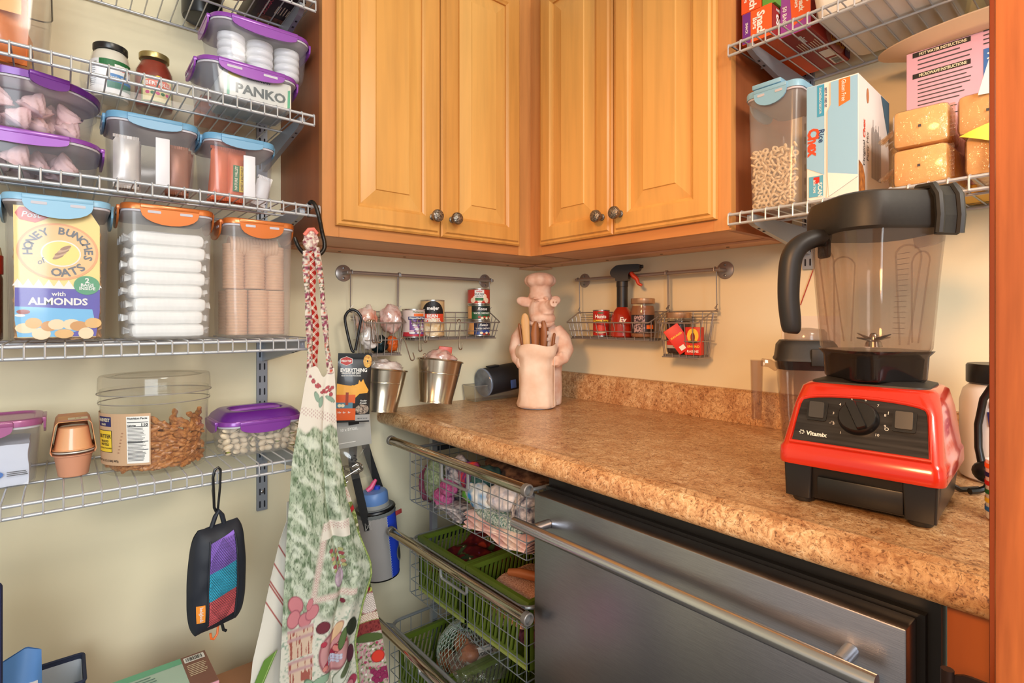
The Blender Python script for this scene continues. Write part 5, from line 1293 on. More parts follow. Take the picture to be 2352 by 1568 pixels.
# ================================================================== pull-out baskets under the countertop
M_GRID = mat('grey_grid_wire', (150, 158, 166), .35, .6)
M_RIM = mat('grey_rim_steel', (160, 164, 166), .35, .6)
M_TUBE = mat('nickel_tube', (186, 176, 158), .14, 1.0)
M_CAP = mat('tube_cap', (128, 126, 124), .4, .5)
YA, YB = -.205, -.672
fr = thing('basket_frame', 'grey steel frame with runners carrying the pull-out wire baskets', 'frame', (0, 0, 0))
for y in (-.192, -.686):
    for x in (-.565, -.13): part('upright', MB().box(x - .008, x + .008, y - .008, y + .008, 0, .862), M_RIM, fr, False)
    for z in (.822, .572, .315): part('runner', MB().box(-.556, -.139, y - .004, y + .004, z - .006, z + .006), mat('runner_dark', (52, 54, 58), .5, .3), fr, False)
part('cross_bar', MB().box(-.138, -.122, -.677, -.201, .845, .860), M_RIM, fr, False)
def pull_basket(label, xf, zt, zb, tz, ydip, d=.50):
    """xf front plane, zt rim height, zb floor height, tz tube height"""
    t = thing('pull_out_basket', label, 'wire basket', (0, 0, 0))
    xb = xf + d
    ring = [(xf + (0 if 0 < 1 else 0) + d / 2 + x, (YA + YB) / 2 + y, zt) for x, y in rr(d / 2, (YA - YB) / 2, .03, 4)]
    part('rim', MB().tube(ring, .0042, 8, True), M_RIM, t)
    n = 16
    for i in range(n + 1):
        y = YA + (YB - YA) * i / n
        part('grid_wire', MB().tube([(xf, y, zt), (xf, y, zb + .002), (xf + .006, y, zb), (xb - .004, y, zb), (xb, y, zb + .004), (xb, y, zt)], .0011, 5), M_GRID, t)
    k = 4
    for i in range(1, k + 1):
        z = zt + (zb - zt) * i / k
        part('grid_wire', MB().tube([(x_ + xf + d / 2, y_ + (YA + YB) / 2, z) for x_, y_ in rr(d / 2 - .0012, (YA - YB) / 2 - .0012, .004, 2)], .0011, 5, True), M_GRID, t)
    m = 16
    for i in range(1, m):
        x = xf + d * i / m
        part('grid_wire', MB().tube([(x, YA, zt), (x, YA, zb), (x, YB, zb), (x, YB, zt)], .0011, 5), M_GRID, t)
    y0, y1 = ydip
    part('front_strap', MB().tube([(xf - .003, y0, zt), (xf - .003, y0, zt - .040), (xf - .003, y0 - .006, zt - .046), (xf - .003, y1 + .006, zt - .046), (xf - .003, y1, zt - .040), (xf - .003, y1, zt)], .0038, 8), M_RIM, t)
    xt = xf - .035
    tb = part('pull_tube', MB().cyl((xt, -.172, tz), (xt, -.708, tz), .0112, n=24), M_TUBE, t)
    for y, s in ((-.172, 1), (-.708, -1)):
        part('tube_cap', MB().lathe([(.0122, 0), (.0126, .001), (.0126, .011), (.0112, .0125), (.0092, .0125), (.0092, .005), (.001, .005)], 24).warp(lambda a, b, c: (xt + a, y - s * .001 + s * c, tz + b)), M_CAP, tb)
    for y in (YA - .012, YB + .012):
        part('tube_bracket', MB().cyl((xt + .009, y, tz - .006), (xf + .002, y, zt - .002), .0055, n=10), M_RIM, t)
    return t
pull_basket('pull-out wire basket of yarn and towels right under the countertop', -.645, .838, .700, .858, (-.365, -.475))
pull_basket('pull-out wire basket holding green crates of pot holders', -.645, .600, .456, .615, (-.36, -.47))
pull_basket('pull-out wire basket holding the crates of netted vegetables', -.705, .395, .235, .413, (-.36, -.47))

# ---- green crates
M_CRATE = mat('olive_green_plastic', (92, 112, 34), .4)
M_CRATEL = mat('lime_crate_edge', (150, 164, 84), .45)
def crate(label, x0, x1, y0, y1, z0, z1):
    t = thing('plastic_crate', label, 'crate', (0, 0, z0)); h = z1 - z0; w = .003
    part('base', MB().box(x0, x1, y1, y0, 0, .003), M_CRATE, t, False)
    rim = MB()
    for a in ((x0 - .003, x0 + .007, y1 - .003, y0 + .003), (x1 - .007, x1 + .003, y1 - .003, y0 + .003), (x0 + .007, x1 - .007, y0 - .007, y0 + .003), (x0 + .007, x1 - .007, y1 - .003, y1 + .007)):
        rim.box(a[0], a[1], a[2], a[3], h - .012, h)
    part('rim', rim, M_CRATE, t, False)
    for i, (p, q, fx) in enumerate((((x0, y0), (x0, y1), 1), ((x0, y0), (x1, y0), 0), ((x0, y1), (x1, y1), 0), ((x1, y0), (x1, y1), 1))):
        wl = MB(); L = abs(q[1] - p[1]) if fx else abs(q[0] - p[0])
        def bar(s0, s1, zz0, zz1, sh=0.0):
            pts = [(s0, zz0), (s1, zz0), (s1 + sh, zz1), (s0 + sh, zz1)]
            inn = w if (p[0] if fx else p[1]) in (x0, y1) else -w
            if fx: lo = [[(p[0] + d_, p[1] - a, b) for a, b in pts] for d_ in (0, inn)]
            else: lo = [[(p[0] + a, p[1] + d_, b) for a, b in pts] for d_ in (0, inn)]
            wl.loft(lo)
        bar(0, .014, 0.003, h - .012); bar(L - .014, L, .003, h - .012); bar(.014, L - .014, .003, .020)
        part('wall', wl, M_CRATE, t, False)
        if i == 0:
            part('ledge', MB().box(x0 - .004, x0, y1 + .004, y0 - .004, .003, .010), M_CRATEL, t, False)
        s = .018; sl_ = []
        while s < L - .040:
            wl = MB(); bar(s, s + .006, .0205, h - .0125, .022)
            part('slat', wl, M_CRATE, t, False); s += .0135
    return t
crate('olive green crate holding the dark red floral cloth', -.624, -.30, -.216, -.430, .4605, .604)
crate('olive green crate holding the pink knitted pot holders', -.624, -.30, -.440, -.655, .4605, .604)
crate('olive green crate holding the netted bag of onions', -.684, -.36, -.216, -.430, .2395, .356)
crate('olive green crate under the loose clear bag, next to the onions', -.684, -.36, -.440, -.655, .2395, .356)
# ---- contents
def cloth_stack(name, label, cat, loc, w, d, h, n, m, rz=0, group=None):
    """folded cloth: wavy rounded layers, one fold each"""
    mb = MB()
    for k in range(n):
        z0 = h * k / n; th = h / n * .94
        def fn(u, v, z0=z0, th=th, k=k):
            a = 2 * pi * u; c_, s_ = cos(a), sin(a)
            x = (w / 2 - .006 * R.random() * 0) * (1 if c_ > 0 else -1) * min(1, abs(c_) ** .35)
            z = z0 + th / 2 + th / 2 * (1 if s_ > 0 else -1) * abs(s_) ** .6
            y = (v - .5) * d
            z += .0035 * sin(y * 45 + k * 1.3) + .002 * sin(x * 60 + k)
            return (x + .004 * sin(y * 38 + k * 2), y, z)
        mb.surf(fn, 21, 14)
    return single(name, mb, m, label, cat, loc, (0, 0, rz), group, angle=60)
B1 = .703
M_KG = mat('green_knit', (150, 166, 132), .95, c2=(96, 116, 88), scale=170, bump=1.0)
M_KM = mat('magenta_yarn', (150, 60, 110), .95, c2=(190, 100, 150), scale=150, bump=1.0)
M_KP = mat('plum_knit', (92, 40, 62), .95, c2=(130, 70, 90), scale=120, bump=.8)
M_KV = mat('violet_red_stripe', (88, 46, 120), .9, c2=(214, 66, 40), scale=22, stretch=(1, 6, 1))
M_KB = mat('blue_green_cloth', (236, 238, 232), .9, c2=(40, 130, 190), scale=38, detail=1, bump=.5)
M_KL = mat('lime_cloth', (120, 190, 50), .9, c2=(70, 140, 60), scale=40)
M_KT = mat('teal_fleck_towel', (196, 206, 200), .95, c2=(60, 110, 100), scale=240, bump=1.0, detail=1)
M_KW = mat('white_towel', (230, 226, 226), .95, c2=(176, 176, 190), scale=70, bump=.9)  # grey-blue second colour paints fold shadows into the white
M_KN = mat('grey_print_cloth', (206, 202, 206), .9, c2=(60, 60, 78), scale=75, detail=2, bump=.5)
M_KR = mat('cream_rose_cloth', (234, 214, 202), .9, c2=(206, 140, 146), scale=12, stretch=(1, 3, 1))
M_KD = mat('dark_teal_cloth', (36, 60, 66), .9, c2=(60, 100, 90), scale=60)
for nm, lb, mm, loc, dim, sd, rot in (
    ('knit_bundle', 'green knitted bundle at the end of the wire basket by the wall', M_KG, (-.600, -.265, .765), (.028, .036, .058), 1, (.2, 0, 0)),
    ('yarn_ball', 'plum knit peeping out behind the green bundle', M_KP, (-.596, -.222, .740), (.030, .014, .050), 2, (0, 0, 0)),
    ('yarn_ball', 'magenta yarn ball low in the wire basket', M_KM, (-.612, -.315, .728), (.024, .034, .024), 3, (0, 0, 0)),
    ('yarn_ball', 'magenta yarn ball beside the grey print cloth', M_KM, (-.614, -.345, .762), (.022, .026, .022), 4, (0, 0, 0)),
    ('print_cloth', 'grey print cloth rolled beside the violet striped cloth', M_KN, (-.585, -.345, .795), (.032, .034, .040), 5, (0, 0, 0)),
    ('striped_cloth', 'violet and red striped cloth poking up in the wire basket', M_KV, (-.590, -.410, .800), (.030, .036, .034), 6, (.5, 0, 0)),
    ('teal_cloth', 'dark teal cloth behind the front strap of the wire basket', M_KD, (-.575, -.445, .800), (.040, .030, .030), 7, (0, 0, 0)),
    ('lime_cloth', 'lime green cloth in the middle of the wire basket', M_KL, (-.605, -.440, .765), (.024, .034, .018), 8, (0, 0, 0)),
    ('blue_white_towel', 'white towel with blue patches in the wire basket', M_KB, (-.608, -.470, .770), (.024, .052, .030), 9, (.2, 0, 0)),
    ('white_towel', 'white fluffy towel beside the blue patched towel', M_KW, (-.600, -.555, .785), (.034, .056, .030), 10, (-.1, 0, 0)),
    ('black_white_cloth', 'black and white patterned cloth at the dishwasher end of the wire basket', M_KN, (-.602, -.630, .775), (.034, .034, .040), 11, (0, 0, 0)),
    ('fleck_towel', 'teal flecked towel roll stretched along the wire basket', M_KT, (-.616, -.560, .744), (.020, .098, .017), 12, (-.05, 0, 0))):
    single(nm, crumple(*dim, sd, .16, 4), mm, lb, 'cloth', loc, rot, angle=180)
cloth_stack('folded_cloth', 'cream and rose folded cloths at the bottom of the wire basket', 'cloth', (-.590, -.555, B1), .10, .215, .030, 4, M_KR)
cloth_stack('folded_cloth', 'grey patterned folded cloth at the bottom of the wire basket', 'cloth', (-.585, -.375, B1), .10, .12, .022, 3, M_KN)
single('brown_cloth', crumple(.10, .13, .030, 33, .12), mat('brown_print', (70, 46, 40), .9, c2=(140, 110, 90), scale=50), 'brown patterned cloth further back in the top wire basket', 'cloth', (-.42, -.42, .79))
# floral cloth
# pot holders
M_HOLD = mat('pink_knit_holder', (226, 176, 148), .95, c2=(200, 140, 112), scale=260, bump=1.0, detail=1)
for k in range(3):
    single('pot_holder', MB().rloft([(0, .070, .072, .03), (.006, .080, .077, .03), (.012, .080, .077, .03), (.018, .074, .071, .03)], n=5).warp(lambda x, y, z: (x, y, z + .006 * sin(x * 30 + k) * sin(y * 24))), M_HOLD, 'pink knitted pot holder stacked in the green crate', 'pot holder', (-.52 + .006 * k, -.556, .509 + .0255 * k), (0, 0, .1 * k - .1), 'stacked pot holders')
single('scrub_brush', MB().tube([(0, -.06, 0), (0, -.03, .004), (0, .03, .004), (0, .06, 0)], [.008, .011, .011, .008], 10), wood('handle_wood', (170, 98, 54), (140, 74, 38), 20, 'Y', .45), 'brown wooden brush lying on the pink pot holders', 'brush', (-.545, -.580, .602), (0, 0, .4))
for k in range(4):
    single('fallen_bag', crumple(.034, .034, .018, 50 + k, .15), (M_KW, M_KD, M_KN, M_KP)[k], ('white bag low inside the floral crate', 'dark bag low inside the floral crate', 'grey bag low inside the pot holder crate', 'plum bag low inside the pot holder crate')[k], 'bag', (-.56, (-.27, -.375, -.495, -.60)[k], .4865))
# netted onions
def onion(r): return MB().lathe([(.002, -r * .98), (r * .5, -r * .82), (r * .9, -r * .35), (r, 0), (r * .88, r * .42), (r * .5, r * .80), (r * .18, r * 1.02), (r * .10, r * 1.25), (r * .04, r * 1.3)], 20).mesh('onion', mat('onion_skin', (196, 122, 78), .4, c2=(160, 84, 50), scale=12, stretch=(4, 4, .5)))
om = onion(.029)
NET = ((-.580, -.345, .285), (-.580, -.282, .285), (-.520, -.290, .280), (-.518, -.352, .280), (-.474, -.322, .300), (-.548, -.318, .335), (-.570, -.372, .340))
for k, c_ in enumerate(NET): single('onion', om, None, 'brown onion inside the green net bag in the crate', 'onion', c_, (R.uniform(-1, 1), R.uniform(-1, 1), 0), 'onions in the net')
nb = thing('net_bag', 'green net bag of onions with white price label in the crate', 'net bag', (-.535, -.322, .2445))
net = MB()
def netp(a, b):
    q = 1 + .06 * sin(3 * a + 2 * b); return Vector((.092 * cos(a) * sin(b) * q, .088 * sin(a) * sin(b) * q, .072 - .072 * cos(b) * q))
for k in range(44):
    for s in (-1, 1): net.tube([netp(2 * pi * k / 44 + s * b * .55, b) for b in [.25 + 2.6 * i / 16 for i in range(17)]], .0009, 4)
part('netting', net, mat('net_green', (96, 140, 110), .5, c2=(226, 232, 226), scale=200), nb, kind='stuff')
part('label', MB().surf(lambda u, v: tuple(netp(-2.25 + 1.0 * u, 1.75 + .42 * v) * 1.03 + Vector((0, 0, .002))), 12, 6, .0006), mat('net_label', (230, 230, 226), .5), nb)
text('WONDERFUL', .010, lambda a, b: tuple(netp(-1.75 + a / .085, 1.95 - b / .075) * 1.045 + Vector((0, 0, .002))), M_BLACK, nb, .03)
single('clear_produce_bag', crumple(.075, .06, .03, 71, .3), M_FILM, 'loose clear produce bag spilling over the crate edge', 'bag', (-.60, -.455, .372), (.1, .1, .3))
for k in range(4): single('potato', crumple(.04, .03, .026, 80 + k, .1), mat('potato_skin', (150, 108, 70), .7, var=.2, scale=30), 'brown potato inside the crate under the clear bag', 'potato', (-.62 + .088 * (k % 2), -.495 - .072 * (k // 2), .272), (0, 0, k), 'potatoes in the crate')
# ================================================================== iron hook and apron
M_IRON = mat('hammered_iron', (54, 50, 46), .35, .85, bump=.6, scale=90)
HY = -.318
def hp(x, z, dy=0): return (x, HY + dy, z)
hk = [hp(-.9425, 1.405, .028), hp(-.9425, 1.425, .028), hp(-.944, 1.433, .018), hp(-.943, 1.434, .004), hp(-.938, 1.424, -.004), hp(-.931, 1.400, -.005), hp(-.923, 1.370), hp(-.918, 1.350), hp(-.919, 1.334), hp(-.930, 1.321), hp(-.945, 1.317), hp(-.960, 1.321), hp(-.972, 1.333), hp(-.979, 1.348), hp(-.981, 1.354)]
single('iron_hook', MB().tube(sm(hk, 3), sm([.003, .0042, .0044, .0044, .0044, .0044, .0044, .0044, .0046, .0046, .0046, .0044, .0042, .0040, .0032], 3), 10), M_IRON, 'forged black iron S hook over the end of the wire shelf', 'hook')
import numpy as np
def vnoise(x, y, seed=0):
    """smooth value noise on arrays"""
    rs = np.random.RandomState(seed); t_ = rs.rand(64, 64)
    xi = np.floor(x).astype(int); yi = np.floor(y).astype(int); fx = x - xi; fy = y - yi
    fx = fx * fx * (3 - 2 * fx); fy = fy * fy * (3 - 2 * fy)
    g = lambda a, b: t_[a % 64, b % 64]
    return (g(xi, yi) * (1 - fx) + g(xi + 1, yi) * fx) * (1 - fy) + (g(xi, yi + 1) * (1 - fx) + g(xi + 1, yi + 1) * fx) * fy
def lerp_tab(tab, z):
    """tab: (z, x) pairs from high to low"""
    if z >= tab[0][0]: return tab[0][1]
    for (z0, x0), (z1, x1) in zip(tab, tab[1:]):
        if z >= z1: return x0 + (x1 - x0) * (z0 - z) / (z0 - z1)
    return tab[-1][1]
def L3(c): return np.array([lin(v) for v in c])
class Print:
    """cloth print worked out per mesh point; s is metres across, t metres down the cloth"""
    def __init__(p, s, t): p.s, p.t = s, t; p.c = np.zeros((len(s), 3))
    def base(p, col_): p.c[:] = L3(col_)
    def mixm(p, m, col_): m = np.clip(m, 0, 1)[:, None]; p.c = p.c * (1 - m) + L3(col_) * m
    def blob(p, s, t, a, b, col_, rot=0, edge=None, soft=.12):
        ds = p.s - s; dt = p.t - t; c_, s_ = cos(rot), sin(rot)
        d = np.sqrt(((ds * c_ + dt * s_) / a) ** 2 + ((-ds * s_ + dt * c_) / b) ** 2)
        if edge: p.mixm((1.12 - d) / soft, edge)
        p.mixm((1.0 - d) / soft, col_)
    def lattice(p, m, col_, k=.0055):
        v = (np.abs(((p.s + p.t) / k) % 1 - .5) + 0) ; w = (np.abs(((p.s - p.t) / k) % 1 - .5))
        q = ((v > .22) & (w > .22)).astype(float)
        p.mixm(m * q * .75, col_)
def paint(me, st, fn):
    s = np.array([a for a, b in st]); t = np.array([b for a, b in st]); p = Print(s, t); fn(p)
    at = me.color_attributes.new('print', 'FLOAT_COLOR', 'POINT')
    arr = np.ones((len(st), 4)); arr[:, :3] = np.clip(p.c * .86, 0, 1)
    at.data.foreach_set('color', arr.ravel())
M_PRINT = vcol('apron_cotton', .85, .12)
def cloth(name, parent, nu, nv, fn, printer, thick=.0009):
    """fn(u, v) -> (x, y, z, s, t)"""
    q = [[fn(i / (nu - 1), j / (nv - 1)) for j in range(nv)] for i in range(nu)]
    mb = MB().surf(lambda u, v: q[round(u * (nu - 1))][round(v * (nv - 1))][:3], nu, nv, thick)
    st = [(q[i][j][3], q[i][j][4]) for i in range(nu) for j in range(nv)]
    me = mb.mesh(name, M_PRINT, True, 80)
    paint(me, st * 2 if thick else st, printer)
    return part(name, me, None, parent)
FL = [(1.075, -.962), (1.049, -.969), (.999, -.977), (.895, -.994), (.742, -1.005), (.609, -1.013), (.495, -1.018), (.30, -1.028)]
FR = [(1.075, -.907), (1.044, -.905), (.941, -.902), (.857, -.891), (.793, -.881), (.720, -.857), (.639, -.825), (.608, -.822), (.551, -.843), (.473, -.861), (.377, -.852), (.30, -.850)]
BR = [(.945, -.906), (.925, -.901), (.868, -.883), (.809, -.870), (.743, -.848), (.631, -.825), (.467, -.788), (.342, -.771), (.30, -.768)]
AY = -.345
def front_fn(u, v):
    z = 1.078 - v * .778; x0 = lerp_tab(FL, z); x1 = lerp_tab(FR, z); x = x0 + (x1 - x0) * u
    k = min(1, v * 2.2)
    y = AY - .012 * k * sin(pi * u) ** .8 + .016 * k * math.exp(-((u - .66) / .06) ** 2) - .007 * k * math.exp(-((u - .80) / .10) ** 2) + .003 * sin(u * 9 + v * 7) * k
    z2 = z + (.010 * math.exp(-((u - .35) / .22) ** 2) - .022 * math.exp(-((u - .55) / .2) ** 2)) * max(0, 1 - v * 14)
    return (x, y, z2, x, z)
def produce(p):
    CR = (236, 228, 214)
    n1 = vnoise(p.s * 260, p.t * 90, 1); n2 = vnoise(p.s * 90 + p.t * 60, p.t * 60, 2); n3 = vnoise(p.s * 620 + p.t * 160, p.t * 160, 3)
    p.base((204, 212, 188)); p.mixm((n2 - .30) * 1.5, (158, 174, 146)); p.mixm((n1 - .50) * 2.4, (112, 132, 100)); p.mixm((n3 - .60) * 2.2, (70, 88, 62)); n5 = vnoise(p.s * 900 - p.t * 300, p.t * 260, 31); p.mixm((n5 - .68) * 3, (60, 78, 54))
    p.mixm((.36 - n2) * 2.5, (228, 234, 216))
    # cream yoke, cherries and leaves, lace
    yoke = 1.0 / (1 + np.exp(-(p.t - (.952 + .006 * np.sin(p.s * 190))) * 700)); p.mixm(yoke, CR)
    p.lattice(((p.t > .972 - (p.s + .94) * .35) & (p.t < .990 - (p.s + .94) * .35)).astype(float), (196, 160, 158), .0075)
    for s, t in ((-.952, 1.050), (-.945, 1.042), (-.940, 1.047), (-.930, 1.036), (-.926, 1.029), (-.922, 1.040), (-.918, 1.032), (-.912, 1.036), (-.934, 1.030), (-.915, 1.022)): p.blob(s, t, .0042, .0042, (186, 92, 98), edge=(120, 50, 62))
    for s, t, r_ in ((-.945, 1.019, .3), (-.937, 1.008, -.2), (-.916, 1.012, .9)): p.blob(s, t, .0045, .0115, (150, 176, 156), r_, (96, 118, 102))
    # lace frame with a fruit basket
    fr_ = lambda s0, t0, s1, t1, w: np.clip(1.3 - np.abs((p.s - s0) * (t1 - t0) - (p.t - t0) * (s1 - s0)) / (math.hypot(s1 - s0, t1 - t0) * w), 0, 1) * ((p.t - min(t0, t1) > -w) & (max(t0, t1) - p.t > -w) & (p.s - min(s0, s1) > -w) & (max(s0, s1) - p.s > -w))
    for a in ((-.955, .598, -.928, .745, .0075), (-.958, .596, -.870, .592, .0075)):
        m = fr_(*a); p.mixm(m, (228, 214, 200)); p.lattice(m, (190, 130, 132))
    m = ((p.t > .716) & (p.t < .752) & (p.s > -.932 + (p.t - .75) * .2) & (p.s < -.878)).astype(float); p.mixm(m, CR); p.lattice(((p.t > .736) & (p.t < .749)).astype(float) * m, (196, 140, 140))
    for k in range(16): p.blob(-.917 + (k * 7 % 16) * .0021, .690 - (k * 5 % 16) * .0030, .0042, .0042, ((176, 84, 90), (190, 196, 130), (206, 150, 130), (160, 176, 110))[k % 4], edge=(110, 70, 74))
    p.blob(-.898, .628, .011, .019, (214, 190, 202), 0, (150, 110, 140)); p.lattice((((p.s + .898) / .010) ** 2 + ((p.t - .628) / .018) ** 2 < 1).astype(float), (170, 140, 170), .004)
    # lower border on cream
    low = 1.0 / (1 + np.exp((p.t - (.560 + .010 * np.sin(p.s * 70))) * 260)); n4 = vnoise(p.s * 300, p.t * 300, 5)
    p.mixm(low, (226, 222, 206)); p.mixm(low * np.clip((n4 - .6) * 3, 0, 1), (150, 170, 150))
    for s, t, a, b, r_ in ((-.990, .600, .013, .019, .4), (-.994, .572, .012, .018, -.2), (-.972, .563, .013, .015, .2), (-.957, .574, .012, .016, -.6), (-.962, .592, .006, .012, -.3)): p.blob(s, t, a, b, (212, 134, 140), r_, (160, 84, 100))
    for t0, t1, w in ((.548, .490, .026), (.484, .436, .025)):
        cx = -.980; m = ((np.abs(p.s - cx) < w - (t0 - p.t) * .07) & (p.t < t0) & (p.t > t1)).astype(float); p.mixm(m, (222, 194, 170)); p.mixm(m * (vnoise(p.s * 420, p.t * 40, 8) > .62), (168, 96, 84))
        for tt in (t0, t0 - .018): p.mixm(np.clip(1.2 - np.abs(p.t - tt) / .0045, 0, 1) * (np.abs(p.s - cx) < w), (200, 160, 160))
    p.blob(-.935, .535, .014, .012, (120, 56, 66), 0, (90, 40, 50)); p.blob(-.890, .575, .005, .005, (120, 50, 62))
    p.blob(-.912, .475, .032, .042, (206, 150, 150), 0, (150, 84, 92))
    for k in range(18): p.blob(-.934 + (k * 7 % 18) * .0026, .500 - (k * 11 % 18) * .0030, .0065, .0055, ((186, 64, 82), (222, 140, 130), (160, 44, 66), (232, 190, 170))[k % 4], k, (120, 40, 56))
    p.blob(-.905, .512, .006, .026, (226, 190, 150), -.5, (170, 110, 96)); p.blob(-.893, .500, .006, .024, (96, 116, 70), -.3, (50, 66, 40))
    for k in range(14): p.blob(-.922 + (k % 5) * .006, .465 - (k // 5) * .006, .0032, .0032, (206, 206, 222), edge=(140, 140, 170))
    for s, t, a, b, r_ in ((-.958, .416, .010, .026, .5), (-.978, .405, .008, .024, .1), (-.940, .428, .020, .009, .2)): p.blob(s, t, a, b, (150, 178, 150), r_, (90, 116, 92))
    for k in range(13): p.blob(-.972 + (k * 5 % 13) * .0085, .400 - (k * 8 % 13) * .0065, .013, .012, ((196, 96, 116), (212, 128, 140), (176, 66, 92))[k % 3], 0, (130, 50, 74))
    p.blob(-.890, .425, .012, .032, (214, 216, 200), -.6, (80, 92, 66)); p.blob(-.884, .432, .008, .024, (96, 106, 76), -.6)
    p.blob(-.874, .455, .010, .018, (92, 48, 62), 0, (60, 30, 40)); p.blob(-.872, .515, .014, .020, (58, 64, 50), .2, (40, 44, 36))
ap = thing('apron', 'long apron with green print and fruit border hanging from the iron hook', 'apron', (0, 0, 0))
cloth('front_panel', ap, 190, 420, front_fn, produce)
def back_fn(u, v):
    z = .945 - v * .645; x1 = lerp_tab(BR, z); x0 = min(lerp_tab(FR, z) - .030, x1 - .012); x = x0 + (x1 - x0) * u
    return (x, AY + .020 + .006 * sin(u * 5 + v * 6) * v + .010 * (1 - u), z, x, z)
def fruit(p):
    n2 = vnoise(p.s * 200, p.t * 200, 12); n3 = vnoise(p.s * 500, p.t * 320, 14)
    p.base((112, 126, 62)); p.mixm((n3 - .5) * 3, (190, 196, 130)); p.mixm((n2 - .62) * 3, (56, 70, 40))
    def band(t0, t1, c_): m = ((p.t < t0) & (p.t > t1)).astype(float); p.mixm(m, c_); return m
    m = band(.812, .775, (232, 218, 200)); p.lattice(((p.t < .806) & (p.t > .786)).astype(float), (204, 140, 120), .007)
    for k in range(14): p.blob(-.878 + (k * 5 % 14) * .0022, .772 - (k * 9 % 14) * .0026, .0048, .0048, (190, 48, 52), edge=(130, 30, 44))
    band(.733, .68, (120, 128, 74))
    for k in range(22): p.blob(-.866 + (k * 7 % 22) * .0020, .732 - (k * 5 % 22) * .0030, .0036, .0036, ((216, 210, 160), (120, 70, 110), (236, 226, 190))[k % 3], edge=(84, 84, 50))
    m = band(.655, .612, (230, 216, 196)); p.lattice(m, (204, 146, 126), .007)
    band(.612, .53, (92, 104, 62))
    for k in range(40): p.blob(-.868 + (k * 11 % 40) * .0017, .604 - (k * 17 % 40) * .0017, .0056, .0056, ((176, 50, 54), (206, 110, 70), (190, 196, 90), (130, 90, 130), (150, 40, 50))[k % 5], edge=(84, 40, 44))
    for k in range(26): p.blob(-.872 + (k * 7 % 26) * .0016, .556 - (k * 9 % 26) * .0014, .0044, .0044, (140, 110, 140), edge=(96, 70, 96))
    p.blob(-.815, .532, .026, .024, (238, 222, 212), 0, (170, 110, 110)); p.lattice((((p.s + .815) / .024) ** 2 + ((p.t - .532) / .022) ** 2 < 1).astype(float), (90, 70, 50), .0055)
    m = band(.508, .492, (232, 218, 196)); p.lattice(m, (190, 110, 100), .006)
    m = band(.490, .462, (142, 60, 58)); p.mixm(m * np.clip((n3 - .5) * 3, 0, 1), (104, 36, 40))
    m = band(.462, .0, (196, 190, 168)); p.mixm(m * np.clip((n2 - .45) * 3, 0, 1), (92, 110, 60)); p.mixm(m * (n3 > .62), (206, 150, 160))
    p.blob(-.815, .452, .034, .010, (84, 100, 54), -.15, (60, 70, 40))
    for k in range(60): p.blob(-.872 + (k * 13 % 60) * .0017, .446 - (k * 23 % 60) * .0026, .0032, .0032, ((238, 232, 220), (206, 130, 150), (176, 60, 96))[k % 3], edge=(110, 90, 80))
    p.blob(-.795, .404, .014, .014, (222, 66, 50), 0, (150, 30, 36))
    for k in range(14): p.blob(-.806 + (k * 5 % 14) * .0028, .372 - (k % 5) * .006, .006, .006, (150, 50, 90), edge=(100, 30, 60))
cloth('side_panel', ap, 90, 380, back_fn, fruit)
def piping(tab, dz, dy): return [(lerp_tab(tab, z), AY + dy, z) for z in [.72 - i * .012 for i in range(36)]]
part('piping', MB().tube(piping(FR, 0, -.002), .0022, 6), mat('green_piping', (110, 132, 66), .8, c2=(170, 180, 110), scale=200), ap)
def flora(p):
    n = vnoise(p.s * 500, p.t * 500, 21); n2 = vnoise(p.s * 260, p.t * 260, 23)
    p.base((226, 216, 200)); p.mixm((n2 - .5) * 5, (150, 70, 96)); p.mixm((n - .6) * 5, (70, 84, 50)); p.mixm((.3 - n2) * 5, (206, 90, 70))
def strap(name, pts, w, printer, parent, nu=8, nv=110):
    P = [Vector(p) for p in pts]
    def at(v):
        f = v * (len(P) - 1); i = min(int(f), len(P) - 2); return P[i].lerp(P[i + 1], f - i)
    def fn(u, v):
        c_ = at(v); return (c_.x + (u - .5) * w * (1 + .2 * sin(v * 14)), c_.y + .003 * sin(pi * u) * -1 + .002 * sin(v * 9), c_.z, (u - .5) * w, c_.z)
    return cloth(name, parent, nu, nv, fn, printer)
strap('neck_strap', [(-.940, -.331, 1.335), (-.930, -.334, 1.26), (-.928, -.338, 1.20), (-.922, -.342, 1.13), (-.915, -.346, 1.066)], .011, flora, ap)
strap('neck_strap', [(-.963, -.333, 1.325), (-.962, -.336, 1.26), (-.960, -.338, 1.19), (-.957, -.340, 1.12), (-.958, -.344, 1.060)], .012, flora, ap)
part('gathered_loop', crumple(.0145, .010, .022, 91, .25).xf(Matrix.Translation((-.952, -.330, 1.350))), mat('floral_gather', (226, 214, 196), .85, c2=(150, 60, 80), scale=150, detail=2), ap)
part('loop_binding', MB().tube([(-.966, -.333, 1.358), (-.958, -.336, 1.370), (-.948, -.336, 1.372), (-.940, -.333, 1.364)], .0042, 8), mat('coral_binding', (226, 120, 104), .8), ap)
